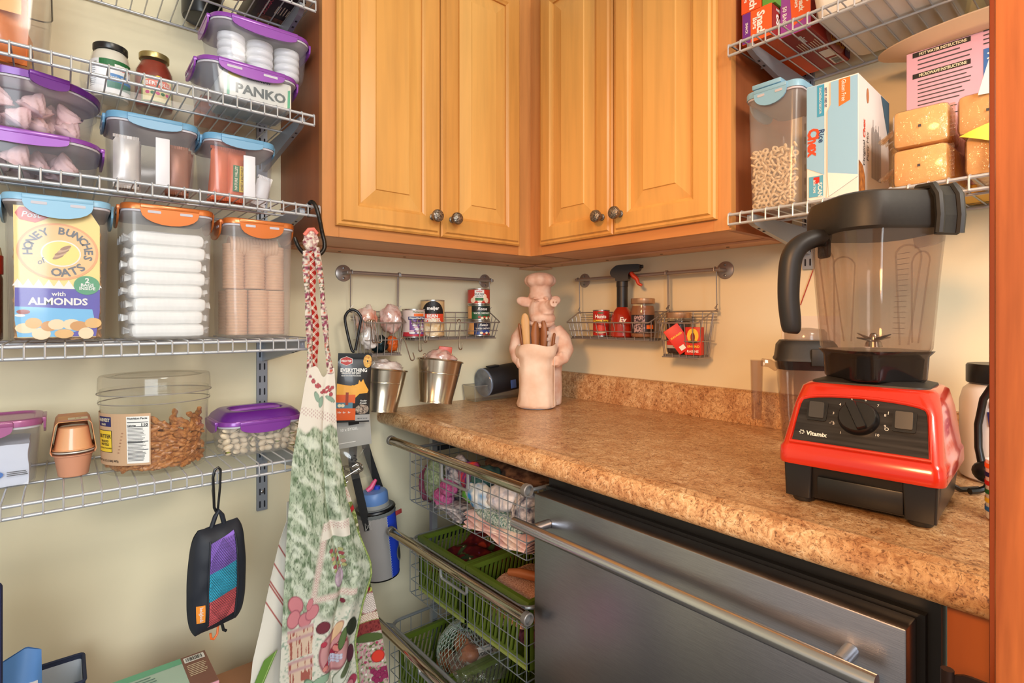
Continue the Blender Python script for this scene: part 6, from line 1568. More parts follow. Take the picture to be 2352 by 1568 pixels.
# towel and plaid strap hung on the same hook
def plaid(p):
    p.base((176, 40, 32)); k = .0085
    for sg in (1, -1):
        for off in (0, .18):
            q = np.abs(((p.s * 1.1 + sg * p.t) / (k * 2.2) + off) % 1 - .5); p.mixm((.06 - q) * 30, (240, 226, 206))
ps = thing('plaid_strap', 'red plaid ribbon strap hanging from the iron hook behind the apron', 'strap', (0, 0, 0))
strap('ribbon', [(-.952, -.326, 1.328), (-.950, -.3275, 1.25), (-.947, -.329, 1.18), (-.946, -.331, 1.10), (-.947, -.333, 1.03)], .020, plaid, ps, 14, 240)
def stripes(p):
    p.base((236, 230, 216))
    q = p.s * .80 + p.t * .42
    for d in (.0, .020, .0235, .044, .066): p.mixm((.0015 - np.abs(q - (-.575 + d))) * 1200, (170, 50, 46))
TW = [(.76, -.995), (.723, -1.008), (.648, -1.026), (.562, -1.044), (.494, -1.061), (.40, -1.072), (.30, -1.078)]
tw = thing('striped_towel', 'cream dish towel with thin red stripes hanging behind the apron', 'towel', (0, 0, 0))
def tow_fn(u, v):
    z = .80 - v * .50; x0 = lerp_tab(TW, z); return (x0 + (.085) * u, AY + .034 + .004 * sin(u * 6 + v * 5) + .02 * (1 - v) * u, z, x0 + .085 * u, z)
cloth('cloth', tw, 120, 300, tow_fn, stripes)
def greenp(p):
    p.base((110, 150, 66))
    for a in (0, .012, .024): p.mixm((.0012 - np.abs(p.s * .6 + p.t - .463 - a)) * 1500, (206, 220, 150)); p.mixm((.0010 - np.abs(p.s - p.t * .5 + 1.27 - a * .8)) * 1500, (206, 220, 150))
gt = thing('green_tie', 'green plaid tie with red dotted end hanging below the striped towel', 'tie', (0, 0, 0))
cloth('band', gt, 20, 40, lambda u, v: (-1.030 - .028 * v + (u - .5) * .026, AY + .022, .500 - .060 * v + (u - .5) * .012, -1.030 - .028 * v + (u - .5) * .026, .5 - .06 * v), greenp)
def dots(p):
    p.base((190, 40, 36)); p.mixm((.30 - np.hypot(((p.s / .004) % 1) - .5, ((p.t / .004) % 1) - .5)) * 8, (240, 228, 220))
cloth('tip', gt, 24, 24, lambda u, v: (-1.060 - .006 * v + (u - .5) * .022, AY + .020, .440 - .026 * v, -1.06 + (u - .5) * .022, .44 - .026 * v), dots)

# floral cloth in the green crate
def floral(p):
    n = vnoise(p.s * 120, p.t * 120, 41); p.base((96, 24, 30)); p.mixm((n - .5) * 2, (140, 44, 36)); p.mixm((.35 - n) * 2, (60, 16, 24))
    for k in range(26): p.blob(-.13 + (k * 11 % 26) * .0105, -.085 + (k * 7 % 26) * .0068, .017, .0065, ((70, 92, 54), (96, 110, 60), (50, 70, 44))[k % 3], k * 1.1, (40, 50, 34))
    for k in range(7): p.blob(-.11 + (k * 3 % 7) * .036, -.07 + (k * 5 % 7) * .022, .014, .012, ((222, 150, 90), (196, 70, 50), (206, 120, 60))[k % 3], k, (120, 50, 34))
    for k in range(20): p.blob(-.12 + (k * 13 % 20) * .012, -.08 + (k * 9 % 20) * .008, .0028, .0028, ((236, 216, 170), (120, 60, 110))[k % 2])
flc = thing('floral_cloth', 'burgundy floral cloth with leaf print filling the green crate', 'cloth', (-.462, -.323, .486))
cloth('fabric', flc, 90, 70, lambda u, v: ((u - .5) * .28, (v - .5) * .19, .070 + .018 * sin(u * 6 + 1) * sin(v * 5) + .006 * sin(u * 21 + v * 9), (u - .5) * .28, (v - .5) * .19), floral, .03)
# ================================================================== mesh bag
mb_ = thing('mesh_bag', 'black pouch with mesh window of bright cloths hanging from the wire shelf', 'pouch', (-1.1285, -.318, .592), radians(6)); mb_.rotation_euler = (0, .02, radians(6))
M_NAVY2 = mat('black_nylon', (32, 36, 46), .6, bump=.25, scale=50)
def bagpt(u, v, s):
    w = .052 * (1 - .18 * abs(v - .45) ** 1.5 * 2) * (1 - .22 * abs(2 * v - 1) ** 7); x = (u - .5) * 2 * w; z = v * .196
    y = s * .030 * max(0, 1 - abs(2 * u - 1) ** 3) ** .5 * max(0, 1 - abs(2 * v - 1) ** 4) ** .6
    n = noise.noise(Vector((x * 40, z * 30, s * 3))) * .003
    return (x, y + n, z + .008 * (u - .5))
part('body', MB().surf(lambda u, v: bagpt(u, v, -1), 30, 44).surf(lambda u, v: bagpt(u, v, 1), 30, 44), M_NAVY2, mb_)
def winpt(a, b, d): p = bagpt(a, b, -1); return (p[0], p[1] - d, p[2])
U0, U1, V0, V1 = .27, .76, .10, .90
M_W = [mat('purple_cloth', (150, 112, 214), .9, bump=.4, scale=60, var=.2), mat('teal_cloth2', (60, 190, 226), .9, bump=.4, scale=60, var=.25), mat('coral_cloth', (236, 104, 108), .9, bump=.4, scale=60, var=.25)]
for nm, m_, va, vb in (('purple_cloth', M_W[0], .62, .90), ('teal_cloth', M_W[1], .36, .62), ('red_cloth', M_W[2], .11, .36)):
    part('window_cloth', MB().surf(lambda u, v: winpt(U0 + (U1 - U0) * u, va + (vb - va) * v + .05 * (u - .5) * 1.2, .0012 + .003 * sin(pi * u) * sin(pi * v)), 16, 12, .001), m_, mb_, label=nm.replace('_', ' ') + ' behind the mesh')
nt_ = MB()
for k in range(-14, 15):
    for s in (-1, 1):
        pts = []
        for i in range(25):
            v = V0 + (V1 - V0) * i / 24; u = U0 + (U1 - U0) * (.5 + k / 14 * 1.0 + s * (i / 24 - .5) * 2.0)
            if U0 <= u <= U1: pts.append(winpt(u, v, .0052))
        if len(pts) > 1: nt_.tube(pts, .00030, 4)
part('mesh_window', nt_, mat('mesh_black', (26, 28, 34), .6), mb_, kind='stuff')
for u in (U0, U1): part('window_binding', MB().tube([winpt(u, V0 + (V1 - V0) * i / 20, .003) for i in range(21)], .0016, 6), M_NAVY2, mb_)
part('tag', MB().surf(lambda u, v: winpt(.10 + .13 * u, .15 + .17 * v, .0012), 6, 8, .0008), mat('orange_tag', (246, 150, 50), .6), mb_)
text('bedgbodz', .0075, lambda a, b: winpt(.165 + b / .104, .235 - a / .196, .0024), M_WHITE, mb_, .01)
part('loop', MB().tube([(-.012, 0, .190), (-.006, -.002, .212), (0, -.002, .222), (.006, -.002, .212), (.012, 0, .190)], .0045, 8), M_NAVY2, mb_)
part('drawcord', MB().tube([(.010, 0, .004), (.013, -.002, -.010), (.018, -.003, -.014)], .0028, 6), M_BLACKPL, mb_)
part('orange_clip', MB().tube([(.004, 0, .002), (.002, -.002, -.014), (-.004, -.003, -.021), (-.009, -.003, -.018), (-.010, -.002, -.008)], .0022, 8), mat('clip_orange', (232, 112, 44), .4), mb_)
cbn = thing('small_carabiner', 'black carabiner holding the mesh pouch on the wire shelf rail', 'carabiner', (-1.1265, -.314, .808))
part('frame', MB().tube([(.000, 0, .002), (-.004, 0, .012), (-.006, 0, .070), (-.003, 0, .084), (.003, 0, .088), (.007, 0, .082)], .0026, 8), mat('carabiner_black', (24, 24, 26), .3), cbn)
part('gate', MB().tube([(.007, 0, .082), (.006, 0, .05), (.002, 0, .004)], .0022, 8), mat('carabiner_black', (24, 24, 26), .3), cbn)
part('wire_gate', MB().tube([(-.006, .001, .060), (-.008, .001, .045), (-.005, .001, .015)], .0007, 5), M_CHROME, cbn)

# ================================================================== bottle holder
wb = thing('bottle_holder', 'grey and blue insulated bottle holder hanging by a black strap', 'bottle holder', (-.668, -.088, .468))
wb.rotation_euler = (0, -.10, radians(-15))
M_NEOG = mat('grey_neoprene', (150, 146, 144), .8, bump=.15, scale=60, stretch=(1, 1, .2)); M_NEOB = mat('blue_neoprene', (36, 70, 200), .55)
def sleeve_arc(a0, a1, m, nm, r=.054, z0=.004, z1=.178, d=0.0):
    part(nm, MB().surf(lambda u, v: ((r * (.90 + .10 * min(1, v * 3)) + d) * cos(a0 + (a1 - a0) * u), (r * (.90 + .10 * min(1, v * 3)) + d) * sin(a0 + (a1 - a0) * u), z0 + (z1 - z0) * v), 26, 16, .003), m, wb)
sleeve_arc(radians(150), radians(292), M_NEOG, 'grey_side'); sleeve_arc(radians(292), radians(510), M_NEOB, 'blue_side')
part('base', MB().lathe([(.044, 0), (.0485, .001), (.0495, .005)], 32), M_BLACKPL, wb)
part('collar', MB().lathe([(.054, .176), (.055, .180), (.053, .192), (.047, .198), (.040, .196)], 32), mat('grey_fabric', (104, 108, 108), .9, bump=.8, scale=70), wb)
part('back_rim', MB().torus((0, 0, .190), .050, .0055, 30, 8), M_BLACKPL, wb)
part('stitching', MB().tube([(.0550 * cos(radians(291 + (2 if i % 2 else -2))), .0550 * sin(radians(291 + (2 if i % 2 else -2))), .008 + i * .0034) for i in range(50)], .0005, 4), mat('stitch_pale', (190, 200, 220), .7), wb)
bd = on_cyl(.0548, .060, radians(330))
on_poly(oval(.015, .021, 24), bd, mat('badge_ring', (120, 124, 130), .6), wb, 'badge'); on_poly(oval(.0105, .016, 24), lift(bd, .0006), mat('badge_dark', (62, 66, 68), .7), wb, 'badge')
part('tag', MB().cbox(.026, .048, -.053, -.0505, .166, .178, .0006).xf(Matrix.Rotation(radians(30), 4, 'Z')), mat('tag_red', (170, 60, 60), .6), wb)
part('bottle', MB().lathe([(.040, .10), (.041, .19), (.040, .205), (.037, .208)], 28), mat('bottle_grey', (150, 152, 150), .4), wb)
part('cap', MB().lathe([(.0375, .206), (.0385, .208), (.038, .232), (.034, .238), (.020, .241), (.002, .2415)], 36), mat('cap_blue', (98, 136, 196), .4), wb)
part('spout', MB().cyl((.010, .0, .240), (.012, .0, .250), .0085, n=14), mat('spout_blue', (36, 66, 190), .4), wb)
part('flip_top', MB().tube([(-.018, -.004, .243), (-.006, -.004, .250), (.004, -.002, .262), (.010, 0, .268)], [.007, .0075, .006, .004], 8), mat('flip_pink', (226, 76, 126), .4), wb)
def ribbon(pts, w, m, nm, parent, t=.0012, ax=Vector((1, 0, 0))):
    P = [Vector(p) for p in pts]; n = 30
    def at(v):
        f = v * (len(P) - 1); i = min(int(f), len(P) - 2); return P[i].lerp(P[i + 1], f - i)
    return part(nm, MB().surf(lambda u, v: at(v) + ax * (u - .5) * w, 4, n, t), m, parent)
M_WEB = mat('black_webbing', (26, 26, 28), .8, bump=.4, scale=240)
ribbon([(-.030, -.046, .150), (-.038, -.046, .20), (-.044, -.040, .26), (-.052, -.030, .34), (-.030, -.012, .44), (-.016, .002, .47)], .021, M_WEB, 'strap', wb)
ribbon([(.034, .040, .18), (.022, .044, .24), (.004, .040, .32), (-.016, .020, .42), (-.022, .004, .47)], .021, M_WEB, 'strap', wb)
part('stitch_patch', MB().tube([(-.038, -.0488, .152), (-.024, -.0488, .172), (-.024, -.0488, .152), (-.038, -.0488, .172), (-.038, -.0488, .152)], .0005, 4), M_WHITE, wb)

# ================================================================== lower corner things
Z5 = SH['z5'] + DK
sc_ = thing('soda_carton', 'pink and green carton of soda cans standing on the low wire shelf', 'carton', (-1.226, -.258, Z5), radians(1)); CW, CD, CH = .205, .125, .166
part('carton', MB().cbox(-CW / 2, CW / 2, -CD / 2, CD / 2, 0, CH, .0015), mat('soda_pink', (226, 160, 176), .45), sc_)
fn = on_top(CH, 0, 0)
flat((-CW / 2 + .001, -CD / 2 + .001, CW / 2 - .001, CD / 2 - .001), fn, mat('soda_sage', (176, 202, 184), .5), sc_, 'top_print'); flat((-CW / 2 + .001, CD / 2 - .022, CW / 2 - .045, CD / 2 - .001), lift(fn, .0004), mat('soda_green', (104, 178, 140), .5), sc_, 'top_print'); flat((CW / 2 - .045, -CD / 2 + .001, CW / 2 - .001, CD / 2 - .001), lift(fn, .0004), mat('soda_brown', (128, 84, 70), .5), sc_, 'top_print')
barcode(.030, .014, shift(lift(fn, .0008), CW / 2 - .038, CD / 2 - .024), sc_); lines(7, .034, .0062, .0018, lift(fn, .0008), M_CREAM, sc_, CW / 2 - .040, .022)
lines(6, .07, .009, .003, lift(fn, .0008), mat('soda_ink', (96, 130, 120), .5), sc_, -.055, .030)
fs_ = on_front(-CD / 2, 0, CH / 2)
for k, s in enumerate(('12-355 mL CANS (4.3 L)', 'CANS (144 FL OZ)', '12-12 FL OZ')): text(s, .012, shift(fs_, .045, .078 - k * .014, pi), mat('soda_mag', (150, 40, 110), .5), sc_, .02, width=(.10, .08, .055)[k])
flat(oval(.06, .035, 28, -.02, .040), lift(fs_, .0004), mat('soda_mag2', (206, 90, 150), .5), sc_, 'swirl')
fb_ = thing('flour_bag', 'blue and white flour bag with peaked top on the low wire shelf', 'flour bag', (-1.428, -.285, Z5), radians(-6))
def flour(u, v, s):
    k = 1 - .92 * max(0, (v - .72) / .28) ** 1.1
    return ((u - .5) * .105 * (1 - .10 * v), s * .036 * max(0, 1 - abs(2 * u - 1) ** 3) ** .5 * k * min(1, v * 12), v * .30 + .05 * max(0, v - .7) * (1 - abs(2 * u - 1.6)) * 1.6)
part('bag', MB().surf(lambda u, v: flour(u, v, -1), 24, 30).surf(lambda u, v: flour(u, v, 1), 24, 30), mat('flour_blue', (96, 150, 220), .45), fb_)
part('panel', MB().surf(lambda u, v: (lambda p: (p[0], p[1] - .001, p[2]))(flour(.42 + .54 * u, .25 + .62 * v - .14 * (1 - u) ** 3, -1)), 16, 18, .0006), mat('flour_white', (230, 230, 234), .5), fb_)
part('swirl', MB().tube([(lambda p: (p[0], p[1] - .0025, p[2]))(flour(.62 + .18 * sin(i * .5) * (i / 20), .50 + .014 * i, -1)) for i in range(20)], .0022, 5), mat('flour_grey', (190, 194, 206), .5), fb_)
nb2 = thing('fabric_bin', 'open navy fabric bin with pale lining beside the flour bag', 'fabric bin', (-1.366, -.140, Z5))
part('wall', shell(.08, .10, .09, .11, .187, .008, .003), mat('navy_fabric', (40, 48, 74), .8), nb2)
part('lining', MB().rloft([(.08, .0365, .0465, .006), (.180, .0410, .0510, .006)], n=3, cap1=False), mat('bin_lining', (188, 196, 206), .6), nb2)
part('band', MB().tube([(x, y, .187) for x, y in rr(.0445, .0545, .008, 3)], .003, 6, True), mat('navy_fabric', (40, 48, 74), .8), nb2)
ch_ = thing('folding_chair', 'navy woven chair back edge leaning at the end of the shelves', 'chair', (-1.431, -.40, 0))
part('back_panel', MB().cbox(-.17, .010, -.009, .009, .10, .800, .006), mat('navy_weave', (30, 40, 84), .85, bump=.5, scale=300), ch_)
for x in (-.16, -.005): part('leg', MB().cyl((x, 0, 0), (x, 0, .2), .008, n=10), M_BLACKPL, ch_)
pb = thing('paper_bag', 'brown paper gift bag with red ribbon on the low wire shelf below the tie', 'gift bag', (-1.045, -.20, 0.0))
part('bag', MB().cbox(-.05, .05, -.05, .05, 0, .400, .002), mat('kraft_bag', (168, 120, 86), .7), pb)
part('ribbon', MB().tube([(-.03, -.053, .31), (-.022, -.056, .37), (-.034, -.054, .405)], .005, 6), mat('ribbon_red', (222, 60, 40), .5), pb)
# ================================================================== upper right shelf: snack bag boxes
ZA = ZR1 + DK; ZB = ZR2 + DK; RT_ = -pi / 2
def carton(name, label, loc, w, d, h, m, rz=RT_, cat='carton'):
    t = thing(name, label, cat, loc, rz)
    part('carton', MB().cbox(-w / 2, w / 2, -d / 2, d / 2, 0, h, .0008), m, t, False)
    return t
M_BOXO = mat('box_orange', (236, 96, 36), .45); M_BOXR = mat('box_red', (150, 40, 30), .45); M_BOXP = mat('box_purple', (156, 70, 160), .45); M_BOXG = mat('box_green', (96, 160, 60), .45)
def on_right(xp, y=0.0, z=0.0, rot=0.0, out=0.0006):
    """side facing local +X"""
    def fn(a, b):
        c, s_ = cos(rot), sin(rot); return (xp + out, y + (a * c - b * s_), z + a * s_ + b * c)
    return fn
t = carton('snack_bag_box', 'orange snack bag box with purple end, lowest beside the cabinet', (-.155, -.958, ZA), .060, .24, .064, M_BOXO)
f = on_front(-.12, 0, .032)
flat((-.029, -.031, -.012, .031), f, M_PURPLE, t); text('Snack', .021, shift(lift(f, .0003), .009, .0, -pi / 2), M_WHITE, t, .04); text('Bags', .013, shift(lift(f, .0003), -.004, .004, -pi / 2), M_WHITE, t, .03); text('SNACK', .007, shift(lift(f, .0003), -.020, 0, -pi / 2), M_WHITE, t, .02)
f = on_right(.03, 0, .032); flat((-.119, -.031, .119, .031), f, M_BOXR, t); text('Snack', .028, shift(lift(f, .0004), -.07, .005), M_WHITE, t, .04); text('meijer', .009, shift(lift(f, .0004), -.09, .024), M_WHITE, t, .03)
t = carton('sandwich_bag_box', 'orange sandwich bag box standing on the purple-ended snack box', (-.155, -.946, ZA + .0645), .040, .24, .085, mat('box_deep_orange', (226, 84, 30), .45)); f = on_front(-.12, 0, .04)
text('Sandwich', .020, shift(f, .005, .0, -pi / 2), M_WHITE, t, .04); text('bags', .010, shift(f, -.011, -.01, -pi / 2), M_WHITE, t, .03)
t = carton('green_bag_box', 'green sandwich bag box beside the orange sandwich bag box', (-.150, -.980, ZA + .0645), .026, .24, .085, M_BOXG); f = on_front(-.12, 0, .04); text('SANDWICH', .011, shift(f, .004, 0, -pi / 2), M_WHITE, t, .03); flat(oval(.006, .010, 18, -.005, .02), f, mat('lime_ring', (180, 200, 90), .5), t)
t = carton('snack_bag_box', 'purple and red snack bag box with pretzel picture and SK panel', (-.140, -1.020, ZA), .058, .205, .082, M_BOXR)
f = on_front(-.1025, 0, .041)
flat((-.0285, -.040, .0285, .040), f, M_BOXP, t); flat([(-.006, -.026), (.0285, -.014), (.0285, .040), (-.010, .040)], lift(f, .0003), M_BOXO, t); text('Snack', .013, shift(lift(f, .0006), .012, .014, -pi / 2), M_WHITE, t, .04); text('Bags', .010, shift(lift(f, .0006), .002, .018, -pi / 2), M_WHITE, t, .03); text('meijer', .008, shift(lift(f, .0006), .022, .022, -pi / 2), M_WHITE, t, .03); text('50 BAGS', .011, shift(lift(f, .0006), -.020, 0, -pi / 2), M_WHITE, t, .02)
f = on_right(.029, 0, .041)
text('meijer', .012, shift(f, -.080, .033), M_WHITE, t, .03); text('Snack', .028, shift(f, -.040, .012), M_WHITE, t, .05); text('Bags', .020, shift(f, -.060, -.010), M_WHITE, t, .05); text('color when closed', .0085, shift(f, .020, -.004), M_CREAM, t, .02)
flat(oval(.050, .026, 24, .02, -.022), f, mat('bag_rose', (176, 110, 100), .5), t, 'bag_picture')
for k in range(6): flat([(.004 + k * .012 + a, -.024 + b + .003 * (k % 2)) for a, b in oval(.0085, .0085, 12)], lift(f, .0003 + k * .00004), mat('pretzel_gold', (232, 170, 60), .5), t, 'pretzel_picture'); flat([(.004 + k * .012 + a, -.024 + b + .003 * (k % 2)) for a, b in oval(.004, .004, 10)], lift(f, .0009), M_BOXR, t, 'pretzel_picture')
flat((.072, -.040, .102, .030), lift(f, .0012), mat('box_violet', (76, 40, 90), .5), t); text('SK', .022, shift(lift(f, .0015), .087, -.002), M_WHITE, t, .0); text('SNACK', .006, shift(lift(f, .0015), .087, -.024), M_WHITE, t, .02)
f = on_top(0, 0, 0, pi / 2, .0006, -1)
text('meijer', .014, shift(f, .07, .0), M_WHITE, t, .03); lines(8, .055, .005, .0016, f, M_CREAM, t, .0, .018); flat((-.05, -.022, -.012, .0), f, M_WHITE, t); barcode(.030, .014, shift(f, -.092, -.020), t)
t = carton('purple_bag_box', 'purple bag box lying on the purple and red snack bag box', (-.140, -1.024, ZA + .0825), .050, .20, .050, M_BOXP); text('50', .018, on_front(-.10, -.010, .025), M_WHITE, t, .0)
# white bins above
for k in range(2):
    t = thing('white_bin', ('shallow white plastic bin on the wire shelf beside the snack boxes', 'shallow white plastic bin on the wire shelf by the door jamb')[k], 'bin', (-.148, -1.155 - k * .215, ZA), RT_)
    part('wall', shell(.180, .235, .200, .255, .085, .02), mat('milk_white', (232, 226, 214), .5), t)

# ================================================================== lower right shelf
t = lidbox('cereal_ring_box', 'tall clear box with light blue lid half full of cereal rings', (-.212, -.996, ZB), .092, .102, .155, .162, .236, .016, M_BLUEL, M_FROST, rz=RT_, cw=.62, drop=.032, slots=(True, False, False), lh=.014, sides=(1, 1, 0))
part('hinge_tab', MB().cbox(-.036, .020, -.087, -.060, .2365, .246, .002), M_BLUEL, t)
ring = MB().torus((0, 0, 0), .0046, .0023, 12, 6).mesh('cereal_ring', mat('oat_ring', (226, 200, 160), .8, var=.15, scale=200))
n = 0
for lay in range(14):
    z = .008 + lay * .0082; hw = (.046 + .006 * z / .236) - .0085; hd = (.0775 + .0035 * z / .236) - .0085
    for k in range(18):
        if k < 9: lx, ly = -hw + 2 * hw * (k + .5 * (lay % 2)) / 8.5, -hd + R.uniform(0, .002)
        elif k < 14: lx, ly = -hw + R.uniform(0, .002), -hd + .010 * (k - 8)
        else: lx, ly = -hw + 2 * hw * (k - 13.5) / 4, -hd + .009
        if abs(lx) > hw + .001 or (lay == 13 and k % 2): continue
        w = Matrix.Rotation(RT_, 3, 'Z') @ Vector((lx, ly, 0))
        single('cereal_ring', ring, None, 'pale oat cereal ring in the blue-lidded box on the wire shelf', 'cereal ring', (-.212 + w.x, -.996 + w.y, ZB + z), (R.uniform(-1.4, 1.4), R.uniform(-1.4, 1.4), R.uniform(0, 3)), 'cereal rings in the box'); n += 1
t = thing('rice_cereal_box', 'light blue and white rice cereal carton with open flap on the wire shelf', 'carton', (-.190, -1.098, ZB), RT_ + radians(2))
part('carton', MB().cbox(-.042, .042, -.098, .098, 0, .212, .0008), mat('chex_white', (236, 232, 224), .5), t, False)
f = on_front(-.098, 0, .106)
flat([(-.0418, -.045), (-.012, -.062), (-.012, .105), (-.0418, .105)], f, mat('chex_blue', (150, 198, 228), .45), t)
flat((-.024, .046, -.012, .103), lift(f, .0003), mat('chex_teal', (60, 160, 200), .45), t, 'date_panel'); text('25AG2026C1355217A', .0052, shift(lift(f, .0006), -.0185, .075, -pi / 2), M_WHITE, t, .01)
part('flap', MB().prism([(-.008, -.105), (.0418, -.075), (.0418, .103), (-.002, .103), (-.002, .060), (-.007, .050), (-.007, -.010), (-.002, -.020)], -.0995, -.0986, 'y').xf(Matrix.Translation((0, 0, .106))), mat('chex_white', (236, 232, 224), .5), t, False)
f2 = on_front(-.0995, 0, .106)
flat([(-.006, -.060), (.0416, -.072), (.0416, .103), (-.001, .103), (-.001, .062), (-.006, .052)], f2, mat('chex_blue', (150, 198, 228), .45), t); flat([(-.004, -.103), (.0416, -.075), (.0416, -.072), (-.006, -.060)], lift(f2, .0002), M_WHITE, t)
flat([(.012, .055), (.030, .062), (.030, .103), (.012, .103)], lift(f2, .0003), mat('gf_orange', (238, 120, 44), .45), t, 'gluten_flag'); text('Gluten Free', .0095, shift(lift(f2, .0006), .020, .082, -pi / 2), M_WHITE, t, .01, width=.038)
text('Chex', .026, shift(lift(f, .0005), -.030, .002, -pi / 2), mat('chex_red', (226, 74, 34), .45), t, .05, width=.052); text('Rice', .014, shift(lift(f, .0005), -.0165, .010, -pi / 2), mat('chex_navy', (30, 70, 120), .45), t, .02)
text('BEST IF USED BY', .005, shift(lift(f, .0005), -.0095, .078, -pi / 2), M_NAVY, t, .02); flat((-.038, -.100, -.014, -.062), lift(f, .0003), mat('scan_blue', (90, 170, 200), .45), t, 'scan_panel'); flat((-.030, -.076, -.020, -.064), lift(f, .0006), M_RED, t); text('SCAN', .010, shift(lift(f, .0007), -.019, -.088, -pi / 2), M_WHITE, t, .03); text('BOX TOPS', .005, shift(lift(f, .0009), -.0285, -.081, -pi / 2), M_WHITE, t, .03)
f = on_right(.042, 0, .106)
text('Original', .015, shift(f, -.066, -.028, pi / 2), M_INK, t, .01, width=.045); text('Chex', .016, shift(f, -.066, .016, pi / 2), mat('chex_red', (226, 74, 34), .45), t, .04, width=.034); text('Party Mix', .015, shift(f, -.044, -.012, pi / 2), M_INK, t, .0, width=.052); lines(14, .110, .0045, .0014, shift(f, -.020, .0, pi / 2), M_INK, t, -.065, -.0)
flat([(-.097, -.104), (-.060, -.104), (-.062, -.070), (-.074, -.052), (-.097, -.046)], f, mat('mix_brown', (140, 80, 40), .6, c2=(206, 130, 60), scale=90), t, 'mix_picture'); flat([(.040, .104), (.097, .104), (.097, .02)], f, mat('chex_steel', (70, 110, 130), .5), t); flat(oval(.007, .014, 12, -.045, .08), f, mat('chex_spoon', (190, 120, 70), .5), t, 'spoon_picture')
# cracker bricks
M_BRICK = mat('brown_cracker_brick', (238, 192, 130), .35, var=.08, scale=70, bump=.25, coat=.5)
M_WRAP = clear('amber_wrap', (252, 244, 232), .05, .1, 1.3, crinkle=.8)
lab = ('topmost cellophane-wrapped cracker brick next to the cereal carton', 'cellophane-wrapped cracker brick on the shelf next to the cereal carton', 'topmost cellophane-wrapped cracker brick by the door jamb', 'cellophane-wrapped cracker brick on the shelf by the door jamb')
for k, (y, z, rz, x) in enumerate(((-1.226, .0645, .05, -.203), (-1.2305, .0, -.02, -.203), (-1.318, .0645, -.04, -.206), (-1.322, .0, .03, -.204))):
    t = thing('cracker_brick', lab[k], 'cracker brick', (x, y, ZB + z), RT_ + rz)
    part('brick', MB().cbox(-.037, .037, -.078, .078, .001, .0635, .008), M_BRICK, t)
    part('wrapper', MB().cbox(-.0382, .0382, -.0792, .0792, .0002, .0642, .009), M_WRAP, t)
    if k < 2:
        part('wrapper_fold', MB().surf(lambda u, v: (-.038 - .022 * u, -.070 + .10 * v + .006 * sin(v * 9), .010 + .045 * (1 - u * .6) * (.5 + .5 * sin(v * 3)) + .004 * sin(v * 40 + u * 6)), 8, 40, .0006), M_WRAP, t)
    part('wrapper_seam', MB().surf(lambda u, v: (.038 + .007 * u, -.076 + .002 * sin(v * 50), .006 + .052 * v), 4, 40, .0006), M_WRAP, t)
    flat((-.002, .030, .002, .034), on_front(-.0795, 0, 0), M_INK, t, 'stamp')
# pink oatmeal carton, platter, yellow carton
yc = carton('yellow_carton', 'flat yellow printed carton lying under the pink carton on the shelf wires', (-.064, -1.285, ZB), .23, .112, .018, mat('yellow_carton', (240, 190, 62), .5))
lines(6, .18, .014, .004, on_top(0, -.09, .035, 0, .0006, -1), M_INK, yc, 0, 0)
t = thing('oatmeal_carton', 'pink oatmeal carton with cooking instructions standing behind the cracker bricks', 'carton', (-.090, -1.272, ZB + .0185), RT_)
part('carton', MB().cbox(-.100, .100, -.028, .028, 0, .267, .001), mat('oat_pink', (222, 170, 186), .5), t, False)
f = on_front(-.028, 0, .1425)
for z, s in ((.118, 'HOT WATER INSTRUCTIONS:'), (.078, 'MICROWAVE INSTRUCTIONS:')): flat((-.090, z - .0045, -.005, z + .0045), f, M_BLACK, t); text(s, .0075, shift(lift(f, .0003), -.045, z), M_CREAM, t, .03, width=.070)
lines(3, .080, .0085, .0022, f, M_INK, t, -.082, .106); lines(7, .080, .0075, .0020, f, M_INK, t, -.082, .066); lines(4, .075, .0065, .0018, f, M_INK, t, -.092, .006); lines(5, .070, .0075, .0022, f, M_INK, t, .012, .130)
barcode(.046, .040, shift(f, -.090, -.065), t)
flat((.012, .030, .085, .092), f, mat('great_blue', (54, 110, 176), .5), t); 
for k in range(6): flat([(.026 + (.004 + a) * cos(pi * k / 3 + .5) - b * sin(pi * k / 3 + .5), .078 + (.004 + a) * sin(pi * k / 3 + .5) + b * cos(pi * k / 3 + .5)) for a, b in ((0, -.0012), (.006, -.0012), (.006, .0012), (0, .0012))], lift(f, .0004), M_WHITE, t, 'spark')
for k, s in enumerate(('Great taste.', 'Great price.', 'Guaranteed.')): text(s, .0085, shift(lift(f, .0004), .058, .084 - k * .009), M_WHITE, t, .03)
lines(6, .055, .006, .002, lift(f, .0004), M_CREAM, t, .02, .060); flat((.056, .006, .080, .026), f, M_CREAM, t, 'recycle_panel')
pl = thing('serving_platter', 'large tan oval serving platter lying on top of the pink carton', 'platter', (-.088, -1.300, ZB + .2858))
pp = MB().loft([[(r_ * .076 * cos(a), r_ * .182 * sin(a), z_) for a in [2 * pi * i / 56 for i in range(56)]] for z_, r_ in ((.0, .02), (.0, .70), (.003, .78), (.015, .96), (.0175, 1.0), (.0200, 1.0), (.0175, .95), (.007, .80), (.004, .70), (.004, .02))])
part('dish', pp, mat('tan_stoneware', (232, 196, 158), .4), pl)
part('grip_slot', MB().prism([(-.069 + a, b) for a, b in rr(.003, .03, .003, 4)], .0150, .0206, 'z'), mat('slot_shadow', (150, 110, 80), .6), pl)
single('paper_sheet', MB().surf(lambda u, v: (-.004 * sin(u * 5 + v * 3), -(u - .5) * .055 * (.5 + v), -.105 * v), 8, 12, .0008), mat('white_sheet', (236, 228, 214), .6), 'white paper corner tucked above the cracker bricks by the door jamb', 'paper', (-.284, -1.345, ZB + .225), (0, .05, 0))
